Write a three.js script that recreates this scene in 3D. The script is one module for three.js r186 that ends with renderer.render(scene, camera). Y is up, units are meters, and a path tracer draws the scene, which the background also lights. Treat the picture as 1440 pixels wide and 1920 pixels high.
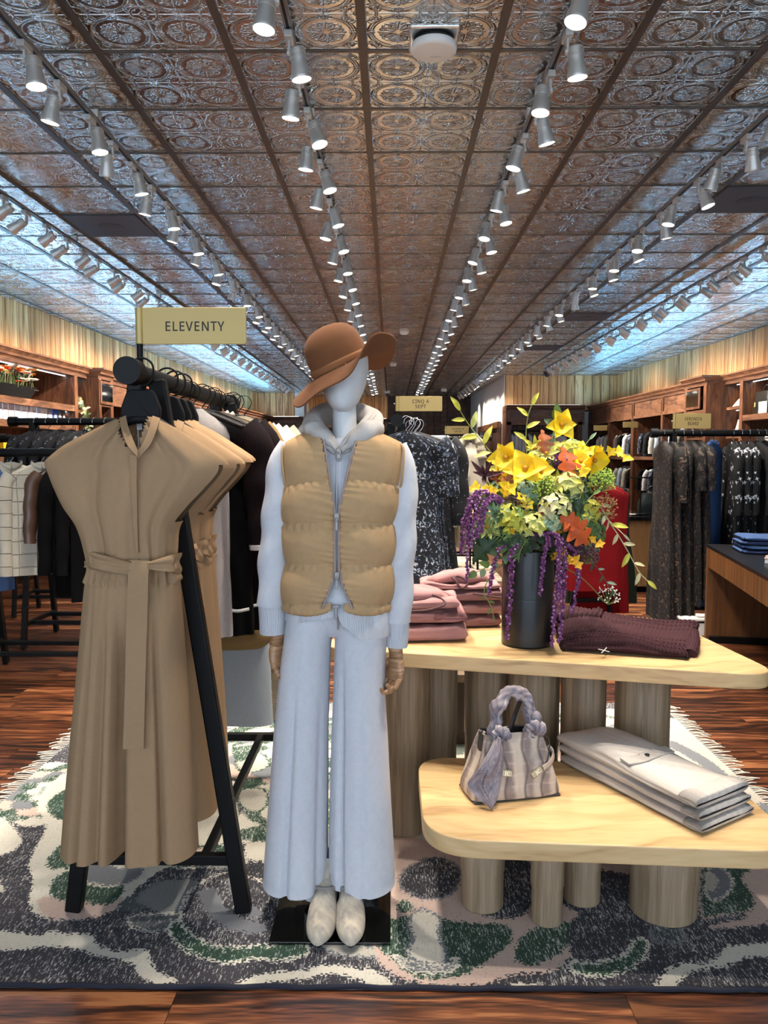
import * as THREE from 'three';
import { RoundedBoxGeometry } from 'three/addons/geometries/RoundedBoxGeometry.js';
import { mergeGeometries as mergeRaw, toCreasedNormals } from 'three/addons/utils/BufferGeometryUtils.js';
import { RectAreaLightUniformsLib } from 'three/addons/lights/RectAreaLightUniformsLib.js';

// ---------------------------------------------------------------- camera, sky, large lights, exposure
RectAreaLightUniformsLib.init();
const scene = new THREE.Scene();
const FOCAL = 1480, VPX = 733, VPY = 853, EYE = 1.45;             // pixels of the 1440 x 1920 frame, metres
const camera = new THREE.PerspectiveCamera(2 * Math.atan(960 / FOCAL) * 180 / Math.PI, 0.75, 0.05, 80);
const pitch = Math.atan((960 - VPY) / FOCAL), yaw = Math.atan((VPX - 720) / Math.hypot(FOCAL, 960 - VPY));
camera.rotation.order = 'YXZ';
camera.position.set(0, EYE, 0);
camera.rotation.set(-pitch, yaw, 0);
camera.updateMatrixWorld();
scene.add(camera);
const renderer = new THREE.WebGLRenderer({ antialias: true });
renderer.toneMapping = THREE.LinearToneMapping;
renderer.toneMappingExposure = 0.9;
renderer.shadowMap.enabled = true;
scene.background = new THREE.Color().setRGB(0.68, 0.83, 1.0);     // overcast daylight outside the shop window
scene.backgroundIntensity = 5.2;
const SPOT_POWER = 15.0, COVE_POWER = 105, DAY_POWER = 4.2;
const WARM = new THREE.Color().setRGB(1.0, 0.9, 0.77), COOL = new THREE.Color().setRGB(0.22, 0.6, 1.0);
const CEIL = 3.31;

// ---------------------------------------------------------------- helpers
const V = (x, y, z) => new THREE.Vector3(x, y, z);
const lerp = (a, b, t) => a + (b - a) * t, clamp = (x, a = 0, b = 1) => Math.min(b, Math.max(a, x));
const smooth = (a, b, x) => { const t = clamp((x - a) / (b - a)); return t * t * (3 - 2 * t); };
function rng(seed) { let s = seed | 0; return () => { s = (s + 0x6d2b79f5) | 0; let t = Math.imul(s ^ (s >>> 15), 1 | s); t = (t + Math.imul(t ^ (t >>> 7), 61 | t)) ^ t; return ((t ^ (t >>> 14)) >>> 0) / 4294967296; }; }
function hash(x, y, s) { let h = Math.imul(x, 374761393) + Math.imul(y, 668265263) + Math.imul(s, 974634541) | 0; h = Math.imul(h ^ (h >>> 13), 1274126177); return ((h ^ (h >>> 16)) >>> 0) / 4294967296; }
function vn(x, y, px, py, s) {                                     // tiling value noise
  const xi = Math.floor(x), yi = Math.floor(y), fx = x - xi, fy = y - yi, u = fx * fx * (3 - 2 * fx), v = fy * fy * (3 - 2 * fy);
  const m = (a, n) => ((a % n) + n) % n, x0 = m(xi, px), x1 = m(xi + 1, px), y0 = m(yi, py), y1 = m(yi + 1, py);
  return lerp(lerp(hash(x0, y0, s), hash(x1, y0, s), u), lerp(hash(x0, y1, s), hash(x1, y1, s), u), v);
}
function fbm(x, y, px, py, s, o = 4) { let a = 0, w = 0.5, t = 0; for (let i = 0; i < o; i++) { a += w * vn(x, y, px, py, s + i); t += w; w *= 0.5; x *= 2; y *= 2; px *= 2; py *= 2; } return a / t; }
const n3 = (x, y, s = 1) => vn(x + 1000, y + 1000, 100000, 100000, s) * 2 - 1;
// a pixel of the frame and a distance along the room -> a point of the room
function ray(px, py) { return V((px - 720) / FOCAL, -(py - 960) / FOCAL, -1).applyEuler(camera.rotation); }
function at(px, py, d) { const r = ray(px, py); return r.multiplyScalar(-d / r.z).add(camera.position); }
function onPlane(px, py, h) { const r = ray(px, py); return r.multiplyScalar((h - EYE) / r.y).add(camera.position); }

const used = new Map();
function numbered(name) { const k = used.get(name) || 0; used.set(name, k + 1); return k ? `${name}_${String(k).padStart(3, '0')}` : name; }
function tag(o, label, category, group) { o.userData = { label, category }; if (group) o.userData.group = group; return o; }
function thing(name, label, category, pos = [0, 0, 0], turn = 0, group) {
  const o = new THREE.Group(); o.name = numbered(name); scene.add(o); o.position.set(...pos); o.rotation.y = turn;
  return tag(o, label, category, group);
}
function part(name, geo, mat, parent, label) {
  const m = new THREE.Mesh(geo, mat); m.name = name; parent.add(m);
  if (label) m.userData.label = label;
  return m;
}
function one(name, geo, mat, label, category, group) {
  const m = new THREE.Mesh(geo, mat); m.name = numbered(name); scene.add(m); tag(m, label, category, group); return rebase(m);
}
function struct(name, geo, mat, parent = scene) {
  const m = geo ? new THREE.Mesh(geo, mat) : new THREE.Group(); m.name = name; parent.add(m);
  if (parent === scene) m.userData.kind = 'structure';
  return m;
}
function rebase(o) {                                               // things built in room coordinates get their origin at their base
  if (o.isMesh) {
    o.geometry.computeBoundingBox(); const b = o.geometry.boundingBox, c = V((b.min.x + b.max.x) / 2, b.min.y, (b.min.z + b.max.z) / 2);
    o.geometry.translate(-c.x, -c.y, -c.z); o.position.add(c); return o;
  }
  const b = new THREE.Box3().setFromObject(o), c = V((b.min.x + b.max.x) / 2, b.min.y, (b.min.z + b.max.z) / 2), d = c.clone().sub(o.position);
  o.position.copy(c); for (const k of o.children) k.position.sub(d);
  return o;
}
function dup(o, pos, turn, label, group) {
  const r = o.clone(); r.name = numbered(o.name.replace(/_\d{3}$/, '')); r.userData = { ...o.userData }; scene.add(r);
  if (pos) r.position.set(...pos); if (turn !== undefined) r.rotation.y = turn;
  if (label) r.userData.label = label; if (group) r.userData.group = group;
  return r;
}
const ONES = 'zeroth first second third fourth fifth sixth seventh eighth ninth tenth eleventh twelfth thirteenth fourteenth fifteenth sixteenth seventeenth eighteenth nineteenth'.split(' ');
const TENS = ['', '', 'twenty', 'thirty', 'forty', 'fifty'];
const nth = (n) => n < 20 ? ONES[n] : n % 10 ? `${TENS[n / 10 | 0]}-${ONES[n % 10]}` : TENS[n / 10 | 0].replace(/y$/, 'ieth');

// ---- geometry
function mergeGeometries(l) { const mixed = l.some((g) => g.index) && l.some((g) => !g.index); return mergeRaw(mixed ? l.map((g) => g.index ? g.toNonIndexed() : g) : l); }
function grid(nu, nv, f, { closedU = false, uv, skip } = {}) {     // f(u, v) -> [x, y, z]
  const pos = [], tex = [], idx = [];
  for (let j = 0; j <= nv; j++) for (let i = 0; i <= nu; i++) {
    const u = i / nu, v = j / nv, p = f(closedU && i === nu ? 0 : u, v); pos.push(p[0], p[1], p[2]);
    const t = uv ? uv(u, v, p) : [u, v]; tex.push(t[0], t[1]);
  }
  const w = nu + 1;
  for (let j = 0; j < nv; j++) for (let i = 0; i < nu; i++) {
    if (skip && skip((i + 0.5) / nu, (j + 0.5) / nv)) continue;
    const a = j * w + i; idx.push(a, a + w, a + 1, a + 1, a + w, a + w + 1);
  }
  const g = new THREE.BufferGeometry();
  g.setAttribute('position', new THREE.Float32BufferAttribute(pos, 3)); g.setAttribute('uv', new THREE.Float32BufferAttribute(tex, 2)); g.setIndex(idx); g.computeVertexNormals();
  if (closedU) {
    const n = g.attributes.normal;
    for (let j = 0; j <= nv; j++) { const a = j * w, b = a + nu, s = V(n.getX(a) + n.getX(b), n.getY(a) + n.getY(b), n.getZ(a) + n.getZ(b)).normalize(); n.setXYZ(a, s.x, s.y, s.z); n.setXYZ(b, s.x, s.y, s.z); }
  }
  return g;
}
function spline(rows, t) {                                         // Catmull-Rom through equal-length number rows, t in 0..1 over the first entry of each row
  const n = rows.length, x = lerp(rows[0][0], rows[n - 1][0], t), up = rows[n - 1][0] > rows[0][0];
  let i = 0; while (i < n - 2 && (up ? rows[i + 1][0] <= x : rows[i + 1][0] >= x)) i++;
  const p1 = rows[i], p2 = rows[i + 1], p0 = rows[i - 1] || p1, p3 = rows[i + 2] || p2, h = p2[0] - p1[0], s = h ? (x - p1[0]) / h : 0, out = [x];
  for (let k = 1; k < p1.length; k++) {
    const m1 = p2[0] - p0[0] ? (p2[k] - p0[k]) / (p2[0] - p0[0]) * h : 0, m2 = p3[0] - p1[0] ? (p3[k] - p1[k]) / (p3[0] - p1[0]) * h : 0;
    const s2 = s * s, s3 = s2 * s; out.push((2 * s3 - 3 * s2 + 1) * p1[k] + (s3 - 2 * s2 + s) * m1 + (3 * s2 - 2 * s3) * p2[k] + (s3 - s2) * m2);
  }
  return out;
}
// rows: [y, xc, zc, halfWidth, halfDepth]; closed loft of horizontal sections; angle 90 degrees is the front (+z)
function loft(rows, { nu = 48, nv = 40, disp, e = 1, skip, post, capTop, capBottom } = {}) {
  const f = (u, v) => {
    const [y, xc, zc, a, b] = spline(rows, v), th = u * Math.PI * 2, c = Math.cos(th), s = Math.sin(th);
    let x = xc + a * Math.sign(c) * Math.abs(c) ** e, z = zc + b * Math.sign(s) * Math.abs(s) ** e, yy = y;
    if (disp) { const d = disp(th, y, (x - xc) / a, s, v), l = Math.hypot(c * b, s * a) || 1; x += d * c * b / l; z += d * s * a / l; }
    if (post) [x, yy, z] = post(x, yy, z, th, v, xc, a);
    return [x, yy, z];
  };
  const g = grid(nu, nv, f, { closedU: true, skip: skip && ((u, v) => { const r = spline(rows, v); return skip(u * Math.PI * 2, r[0], r[1] + r[3] * Math.cos(u * Math.PI * 2), v); }), uv: (u, v, p) => [u * 6.28 * rows[rows.length >> 1][3], p[1]] });
  const caps = [];
  for (const [on, v] of [[capTop, 0], [capBottom, 1]]) if (on) {
    const [y, xc, zc] = spline(rows, v); caps.push(grid(nu, 3, (u, w) => { const p = f(u, v); return [lerp(xc, p[0], w), lerp(y, p[1], w), lerp(zc, p[2], w)]; }, { closedU: true, uv: (u, w, p) => [p[0], p[2]] }));
  }
  return caps.length ? mergeGeometries([g, ...caps]) : g;
}
// a tube of changing, flattened section along points; r(t) -> radius or [along normal, along binormal]
function sweep(points, r, { nu = 12, nv = 24, disp, caps = true, closed = false, up } = {}) {
  const curve = new THREE.CatmullRomCurve3(points, closed, 'centripetal'), pts = [], tan = [], nor = [], bi = [];
  for (let j = 0; j <= nv; j++) { pts.push(curve.getPointAt(j / nv)); tan.push(curve.getTangentAt(j / nv)); }
  let n = up ? up.clone() : Math.abs(tan[0].y) < 0.9 ? V(0, 1, 0) : V(0, 0, 1);
  for (let j = 0; j <= nv; j++) { n = n.clone().addScaledVector(tan[j], -n.dot(tan[j])).normalize(); if (up && j) { n = up.clone().addScaledVector(tan[j], -up.dot(tan[j])).normalize(); } nor.push(n); bi.push(tan[j].clone().cross(n)); }
  const len = curve.getLength(), R = (t) => { const q = typeof r === 'function' ? r(t) : r; return Array.isArray(q) ? q : [q, q]; };
  const f = (u, v) => {
    const j = Math.round(v * nv), th = u * Math.PI * 2, [ra, rb] = R(v), d = disp ? disp(th, v) : 0;
    return pts[j].clone().addScaledVector(nor[j], Math.cos(th) * (ra + d)).addScaledVector(bi[j], Math.sin(th) * (rb + d)).toArray();
  };
  const g = grid(nu, nv, f, { closedU: true, uv: (u, v) => [u * 6.28 * R(0.5)[0], v * len] });
  if (!caps || closed) return g;
  const ends = [0, 1].map((v) => grid(nu, 2, (u, w) => { const p = f(u, v), c = pts[v * nv].toArray(); return p.map((q, k) => lerp(c[k], q, v ? 1 - w : w)); }, { closedU: true, uv: (u, w, p) => [p[0], p[1]] }));
  return mergeGeometries([g, ...ends]);
}
// cloth strip between two edges, given thickness along its normal
function ribbon(A, B, { nu = 24, nv = 8, thick = 0.003, bulge } = {}) {
  const ca = new THREE.CatmullRomCurve3(A, false, 'centripetal'), cb = new THREE.CatmullRomCurve3(B, false, 'centripetal');
  const P = (u, v) => ca.getPointAt(u).lerp(cb.getPointAt(u), v);
  const N = (u, v) => { const e = 0.02, a = P(clamp(u + e), v).sub(P(clamp(u - e), v)), b = P(u, clamp(v + e)).sub(P(u, clamp(v - e))); const n = a.cross(b).normalize(); return n.z < -0.2 ? n.negate() : n; };
  const len = ca.getLength(), wid = A[0].distanceTo(B[0]);
  const side = (s) => grid(nu, nv, (u, v) => { const n = N(u, v), h = (bulge ? bulge(u, v) : 0) + s * thick / 2; return P(u, v).addScaledVector(n, h).toArray(); }, { uv: (u, v) => [v * wid, u * len] });
  const rim = []; for (let i = 0; i <= nu; i++) rim.push([i / nu, 0]); for (let j = 1; j <= nv; j++) rim.push([1, j / nv]); for (let i = nu - 1; i >= 0; i--) rim.push([i / nu, 1]); for (let j = nv - 1; j >= 0; j--) rim.push([0, j / nv]);
  const edge = grid(rim.length - 1, 1, (u, w) => { const [a, b] = rim[Math.round(u * (rim.length - 1))], n = N(a, b), h = (bulge ? bulge(a, b) : 0) + (w ? 1 : -1) * thick / 2; return P(a, b).addScaledVector(n, h).toArray(); });
  return mergeGeometries([side(1), side(-1), edge]);
}
function metreUV(g, { rot = 0, ou = 0, ov = 0 } = {}) {            // texture coordinates in metres from position, by the way each face points
  g = g.index ? g.toNonIndexed() : g; const p = g.attributes.position, uv = new Float32Array(p.count * 2), a = V(0, 0, 0), b = V(0, 0, 0), c = V(0, 0, 0);
  for (let i = 0; i < p.count; i += 3) {
    a.fromBufferAttribute(p, i); b.fromBufferAttribute(p, i + 1); c.fromBufferAttribute(p, i + 2);
    const n = b.clone().sub(a).cross(c.clone().sub(a)), ax = Math.abs(n.x), ay = Math.abs(n.y), az = Math.abs(n.z);
    [a, b, c].forEach((q, k) => { let [u, v] = ay >= ax && ay >= az ? [q.x, -q.z] : ax >= az ? [q.z, q.y] : [q.x, q.y]; if (rot) [u, v] = [v, u]; uv[(i + k) * 2] = u + ou; uv[(i + k) * 2 + 1] = v + ov; });
  }
  g.setAttribute('uv', new THREE.BufferAttribute(uv, 2)); return g;
}
function box(x0, x1, y0, y1, z0, z1, o = {}) { const g = new THREE.BoxGeometry(x1 - x0, y1 - y0, z1 - z0); g.translate((x0 + x1) / 2, (y0 + y1) / 2, (z0 + z1) / 2); return metreUV(g, o); }
function rbox(x0, x1, y0, y1, z0, z1, r = 0.004, o = {}) { const g = new RoundedBoxGeometry(x1 - x0, y1 - y0, z1 - z0, 1, r); g.translate((x0 + x1) / 2, (y0 + y1) / 2, (z0 + z1) / 2); const n = g.attributes.normal.clone(); const h = metreUV(g, o); return h; }
function bar(a, b, w, d = w) {                                     // square bar between two points
  const l = a.distanceTo(b), g = new RoundedBoxGeometry(w, l, d, 1, Math.min(w, d) * 0.15), q = new THREE.Quaternion().setFromUnitVectors(V(0, 1, 0), b.clone().sub(a).normalize());
  g.applyQuaternion(q); const m = a.clone().add(b).multiplyScalar(0.5); g.translate(m.x, m.y, m.z); return metreUV(g);
}
function rod(a, b, r, n = 16) { const l = a.distanceTo(b), g = new THREE.CylinderGeometry(r, r, l, n); g.applyQuaternion(new THREE.Quaternion().setFromUnitVectors(V(0, 1, 0), b.clone().sub(a).normalize())); const m = a.clone().add(b).multiplyScalar(0.5); g.translate(m.x, m.y, m.z); return g; }
function lathe(profile, n = 32) { return new THREE.LatheGeometry(profile.map(([x, y]) => new THREE.Vector2(x, y)), n); }
function moved(g, x, y, z) { g = g.clone(); g.translate(x, y, z); return g; }
function extrude(shape, depth, bevel = 0.003, seg = 2, curveSegments = 16) { return new THREE.ExtrudeGeometry(shape, { depth, bevelEnabled: bevel > 0, bevelSize: bevel, bevelThickness: bevel, bevelSegments: seg, curveSegments }); }
function roundPoly(pts, r) {                                       // polygon with rounded corners
  const s = new THREE.Shape(), n = pts.length;
  pts.forEach(([x, y], i) => {
    const [ax, ay] = pts[(i + n - 1) % n], [bx, by] = pts[(i + 1) % n], R = Array.isArray(r) ? r[i] : r;
    const la = Math.hypot(ax - x, ay - y), lb = Math.hypot(bx - x, by - y), p = [x + (ax - x) / la * R, y + (ay - y) / la * R], q = [x + (bx - x) / lb * R, y + (by - y) / lb * R];
    i ? s.lineTo(...p) : s.moveTo(...p); s.quadraticCurveTo(x, y, ...q);
  });
  s.closePath(); return s;
}

// ---- textures
function tex(w, h, f, { srgb = true, repeat } = {}) {              // f(x, y) -> [r, g, b] 0..255 (or a number)
  const d = new Uint8Array(w * h * 4);
  for (let y = 0; y < h; y++) for (let x = 0; x < w; x++) { const c = f(x, y), i = (y * w + x) * 4; if (typeof c === 'number') d[i] = d[i + 1] = d[i + 2] = c; else { d[i] = c[0]; d[i + 1] = c[1]; d[i + 2] = c[2]; } d[i + 3] = 255; }
  return setTex(new THREE.DataTexture(d, w, h), srgb, repeat);
}
function setTex(t, srgb, repeat) {
  t.wrapS = t.wrapT = THREE.RepeatWrapping; t.magFilter = THREE.LinearFilter; t.minFilter = THREE.LinearMipmapLinearFilter; t.generateMipmaps = true;
  if (srgb) t.colorSpace = THREE.SRGBColorSpace; if (repeat) t.repeat.set(1 / repeat[0], 1 / repeat[1]); t.needsUpdate = true; return t;
}
function canvasTex(w, h, draw, { srgb = true, repeat } = {}) { const c = document.createElement('canvas'); c.width = w; c.height = h; draw(c.getContext('2d'), w, h, c); return setTex(new THREE.CanvasTexture(c), srgb, repeat); }
const mix3 = (a, b, t) => [lerp(a[0], b[0], t), lerp(a[1], b[1], t), lerp(a[2], b[2], t)];
function ramp(stops, t) { t = clamp(t); for (let i = 1; i < stops.length; i++) if (t <= stops[i][0]) return mix3(stops[i - 1][1], stops[i][1], (t - stops[i - 1][0]) / (stops[i][0] - stops[i - 1][0])); return stops[stops.length - 1][1]; }
const std = (o) => new THREE.MeshStandardMaterial(o), phys = (o) => new THREE.MeshPhysicalMaterial(o);
function woodTex(w, h, stops, { fx = 4, fy = 40, warp = 1.5, fine = 0.25, seed = 1, repeat, knots = 0, rings = 0 } = {}) {   // grain runs along texture x
  const r = rng(seed), K = []; for (let i = 0; i < knots; i++) K.push([r() * w, r() * h, 8 + r() * 12]);
  return tex(w, h, (x, y) => {
    let X = x / w, Y = y / h, kd = 0;
    for (const [kx, ky, kr] of K) { let dx = x - kx, dy = y - ky; dx -= Math.round(dx / w) * w; dy -= Math.round(dy / h) * h; const q = Math.hypot(dx / 2.6, dy) / kr; const g = Math.exp(-q * q * 0.35); Y += g * 0.03 * Math.sign(dy || 1) * (1 - Math.exp(-q)); kd = Math.max(kd, Math.exp(-q * q * 2.2)); }
    const wv = fbm(X * fx, Y * 6, fx, 6, seed + 9, 3), a = fbm(X * fx, Y * fy + wv * warp * 6, fx, fy, seed, 4), b = vn(X * fx * 8, Y * fy * 6, fx * 8, fy * 6, seed + 31);
    let t = a + (rings ? rings * (Math.sin((Y * fy + wv * warp * 8) * 2) * 0.5) : 0) + (b - 0.5) * fine; t = (t - 0.5) * 1.5 + 0.5; return ramp(stops, lerp(t, 0, kd * 0.95));
  }, { repeat });
}
// ---------------------------------------------------------------- materials shared by the shop
const grainBump = tex(256, 256, (x, y) => 128 + 90 * (fbm(x / 8, y / 2, 32, 128, 5, 3) - 0.5), { srgb: false, repeat: [0.4, 0.4] });
const floorStops = [[0, [30, 17, 12]], [0.3, [62, 35, 22]], [0.55, [104, 60, 37]], [0.8, [144, 87, 54]], [1, [172, 116, 76]]];
const floorTex = [0, 1, 2].map((k) => woodTex(1024, 512, floorStops, { fx: 3, fy: 20 + k * 4, warp: 0.9, fine: 0.3, seed: 40 + k * 17, knots: 2, rings: 0.25, repeat: [1.3, 0.6] }));
const floorMats = [];
for (let k = 0; k < 3; k++) for (const c of [0xe2dcd6, 0xc4bab2, 0xa4988f]) floorMats.push(phys({ map: floorTex[k], color: c, roughness: 0.36, clearcoat: 0.25, clearcoatRoughness: 0.25, bumpMap: grainBump, bumpScale: 0.0004 }));
const pineStops = [[0, [138, 94, 54]], [0.25, [182, 132, 84]], [0.6, [206, 158, 104]], [1, [222, 180, 128]]];
const pineTex = [1, 2, 3].map((k) => woodTex(512, 512, pineStops, { fx: 1, fy: 7, warp: 1.0, fine: 0.12, seed: 70 + k * 13, knots: k === 2 ? 9 : 3, rings: 0.12, repeat: [1.1, 0.45] }));
const pineMats = []; for (const t of pineTex) for (const c of [0xffffff, 0xe6d9c6]) pineMats.push(std({ map: t, color: c, roughness: 0.55 }));
const cherryTex = woodTex(512, 512, [[0, [58, 36, 25]], [0.4, [92, 60, 41]], [0.75, [116, 79, 55]], [1, [136, 97, 70]]], { fx: 2, fy: 12, warp: 1.2, fine: 0.25, seed: 201, rings: 0.12, repeat: [1.2, 0.6] });
const cherryTexV = cherryTex.clone(); cherryTexV.rotation = Math.PI / 2; cherryTexV.needsUpdate = true;
const cherry = std({ map: cherryTex, roughness: 0.42, color: 0xffffff }), cherryV = std({ map: cherryTexV, roughness: 0.42, color: 0xf4e8de }), cherryDark = cherryV;
const walnutBoards = [0xffffff, 0xd9cec6, 0xbdb0a6].map((c) => std({ map: cherryTexV, color: new THREE.Color(c).multiplyScalar(0.62), roughness: 0.5 }));
const oakStops = [[0, [172, 136, 92]], [0.3, [196, 160, 112]], [0.65, [208, 174, 124]], [1, [216, 184, 136]]];
const oakTex = woodTex(1024, 1024, oakStops, { fx: 3, fy: 26, warp: 1.3, fine: 0.2, seed: 310, knots: 5, rings: 0.12, repeat: [1.25, 0.95] });
const oak = std({ map: oakTex, roughness: 0.5, bumpMap: grainBump, bumpScale: 0.0003 });
const oakLegTex = woodTex(512, 512, [[0, [118, 98, 74]], [0.35, [138, 116, 90]], [0.7, [150, 128, 102]], [1, [160, 138, 112]]], { fx: 2, fy: 30, warp: 0.5, fine: 0.35, seed: 333, repeat: [1.1, 0.5] });
oakLegTex.rotation = Math.PI / 2;
const oakLeg = std({ map: oakLegTex, roughness: 0.6, bumpMap: grainBump, bumpScale: 0.0003 });
const blackMetal = phys({ color: 0x060607, roughness: 0.5, specularIntensity: 0.45 }), blackPlastic = phys({ color: 0x060607, roughness: 0.5, specularIntensity: 0.5 }), steel = std({ color: 0xb9b6b0, roughness: 0.32, metalness: 1 }), chrome = std({ color: 0xd8d8d8, roughness: 0.18, metalness: 1 });
const whitePaint = std({ color: 0xd9d7d2, roughness: 0.7 }), whitePlastic = std({ color: 0xe4e2de, roughness: 0.45 }), brass = std({ color: 0xb09a62, roughness: 0.45, metalness: 0.4 }), gold = std({ color: 0xcfab5a, roughness: 0.25, metalness: 1 });
const satin = std({ color: 0xc9c7c3, roughness: 0.46, metalness: 0.7 });
const glassMat = phys({ color: 0xffffff, transmission: 1, roughness: 0, thickness: 0, ior: 1.45 });
const mirrorMat = std({ color: 0xcfd4d6, metalness: 1, roughness: 0.05 });

// ---------------------------------------------------------------- floor: planks running across the shop
{
  const floor = struct('floor', null);
  const sub = part('subfloor', box(-6.2, 6.6, -0.12, -0.012, -25.6, 2.95), std({ color: 0x2a1a12, roughness: 0.9 }), floor);
  const r = rng(7), W = 0.127, L = 1.21, list = [];
  for (let k = 0, z = -25.4; z < 2.8; z += W, k++) for (let x = -6.1 - r() * L; x < 6.5; x += L) list.push([x, z]);
  const geos = []; for (let k = 0; k < 24; k++) geos.push(metreUV(new THREE.BoxGeometry(L - 0.0016, 0.012, W - 0.0016), { ou: r() * 5, ov: r() * 5 }));
  const size = ([x, z]) => { const d = -z - W / 2; if (d < 1.75) return 0; const c = Math.abs(x + L / 2) - 0.35; return c > d * 0.52 + 0.6 ? 0 : (z + W > -4.55 && z < -2.2 && x > -1.5 && x + L < 1.45 ? 0 : 1 / (d * d)); };
  list.sort((a, b) => size(b) - size(a));
  const rest = floorMats.map(() => []);
  list.forEach(([x, z], i) => {
    const g = geos[(i * 7 + 3) % 24], m = (r() * 9) | 0, y = -0.006 - r() * 0.0004;
    if (i < 290) { const p = part(i ? `plank_${String(i).padStart(3, '0')}` : 'plank', g, floorMats[m], floor); p.position.set(x + L / 2, y, z + W / 2); }
    else rest[m].push(moved(g, x + L / 2, y, z + W / 2));
  });
  const merged = []; rest.forEach((l, k) => { const p = part('plank_field', mergeGeometries(l), floorMats[k], floor); p.userData.kind = 'stuff'; });
}

// ---------------------------------------------------------------- ceiling: embossed tin tiles in a grid of rails
const tinHeight = canvasTex(1024, 1024, (g, w) => {
  g.fillStyle = '#000'; g.fillRect(0, 0, w, w);
  const line = (lw, a, f) => { for (const [k, al] of [[1, 0.35], [0.66, 0.4], [0.36, 0.55]]) { g.lineWidth = lw * k; g.strokeStyle = `rgba(255,255,255,${a * al})`; g.lineCap = 'round'; g.beginPath(); f(); g.stroke(); } };
  const leafs = (cx, cy, ang, s) => { g.save(); g.translate(cx, cy); g.rotate(ang); g.scale(s, s);
    line(16, 1, () => { g.moveTo(0, 0); g.quadraticCurveTo(10, -40, 0, -84); });
    for (const m of [-1, 1]) { line(14, 1, () => { g.moveTo(0, -14); g.bezierCurveTo(m * 34, -24, m * 52, -58, m * 24, -76); }); line(12, 1, () => { g.moveTo(0, -6); g.bezierCurveTo(m * 44, -4, m * 72, -28, m * 66, -54); }); line(12, 0.9, () => { g.moveTo(m * 24, -76); g.bezierCurveTo(m * 10, -84, m * 14, -58, m * 24, -58); }); }
    g.restore(); };
  for (let a = 0; a < 2; a++) for (let b = 0; b < 2; b++) {
    const cx = 256 + a * 512, cy = 256 + b * 512;
    line(30, 0.9, () => g.arc(cx, cy, 222, 0, 7)); line(9, 0.6, () => g.arc(cx, cy, 192, 0, 7));
    for (let k = 0; k < 4; k++) { leafs(cx, cy, k * Math.PI / 2, 1.7); leafs(cx + Math.cos(k * 1.5708 + 0.785) * 210, cy + Math.sin(k * 1.5708 + 0.785) * 210, k * 1.5708 + 2.356, 0.9); leafs(cx + 248 * Math.cos(k * 1.5708), cy + 248 * Math.sin(k * 1.5708), k * 1.5708 - 1.5708, 0.8); }
    line(40, 1, () => g.arc(cx, cy, 14, 0, 7));
    for (const [qx, qy] of [[-1, -1], [1, -1], [1, 1], [-1, 1]]) { line(22, 0.8, () => g.arc(cx + qx * 256, cy + qy * 256, 96, 0, 7)); line(24, 1, () => g.arc(cx + qx * 256, cy + qy * 256, 26, 0, 7)); }
  }
  line(14, 0.8, () => { g.moveTo(512, 0); g.lineTo(512, 1024); g.moveTo(0, 512); g.lineTo(1024, 512); });
  line(26, 1, () => g.rect(6, 6, 1012, 1012));
}, { srgb: false, repeat: [0.59, 0.59] });
tinHeight.wrapS = tinHeight.wrapT = THREE.RepeatWrapping;
const tinNormal = (() => {                                         // the same relief as directions
  const c = tinHeight.image, g = c.getContext('2d').getImageData(0, 0, 1024, 1024).data, h = (x, y) => g[(((1023 - y) & 1023) * 1024 + (x & 1023)) * 4] / 255, k = 12;
  return tex(1024, 1024, (x, y) => { const a = (h(x - 2, y) - h(x + 2, y)) * k * 0.5, b = (h(x, y - 2) - h(x, y + 2)) * k * 0.5, l = Math.hypot(a, b, 1); return [127.5 + 127.5 * a / l, 127.5 + 127.5 * b / l, 127.5 + 127.5 / l]; }, { srgb: false, repeat: [0.59, 0.59] });
})();
const tinRough = tex(256, 256, (x, y) => 66 + 40 * (fbm(x / 32, y / 32, 8, 8, 3, 4) - 0.5), { srgb: false, repeat: [0.59, 0.59] });
const tinMats = [0xbdb8b1, 0xb4b0aa, 0xc2beb7].map((c) => std({ color: c, metalness: 1, roughness: 1, roughnessMap: tinRough, normalMap: tinNormal, normalScale: new THREE.Vector2(1, 1) }));
const T = 0.613, TX0 = -1.355 - 7 * T, TZ0 = 3.785;               // a seam at x = -1.355, a seam 3.785 m in front of the camera
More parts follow.
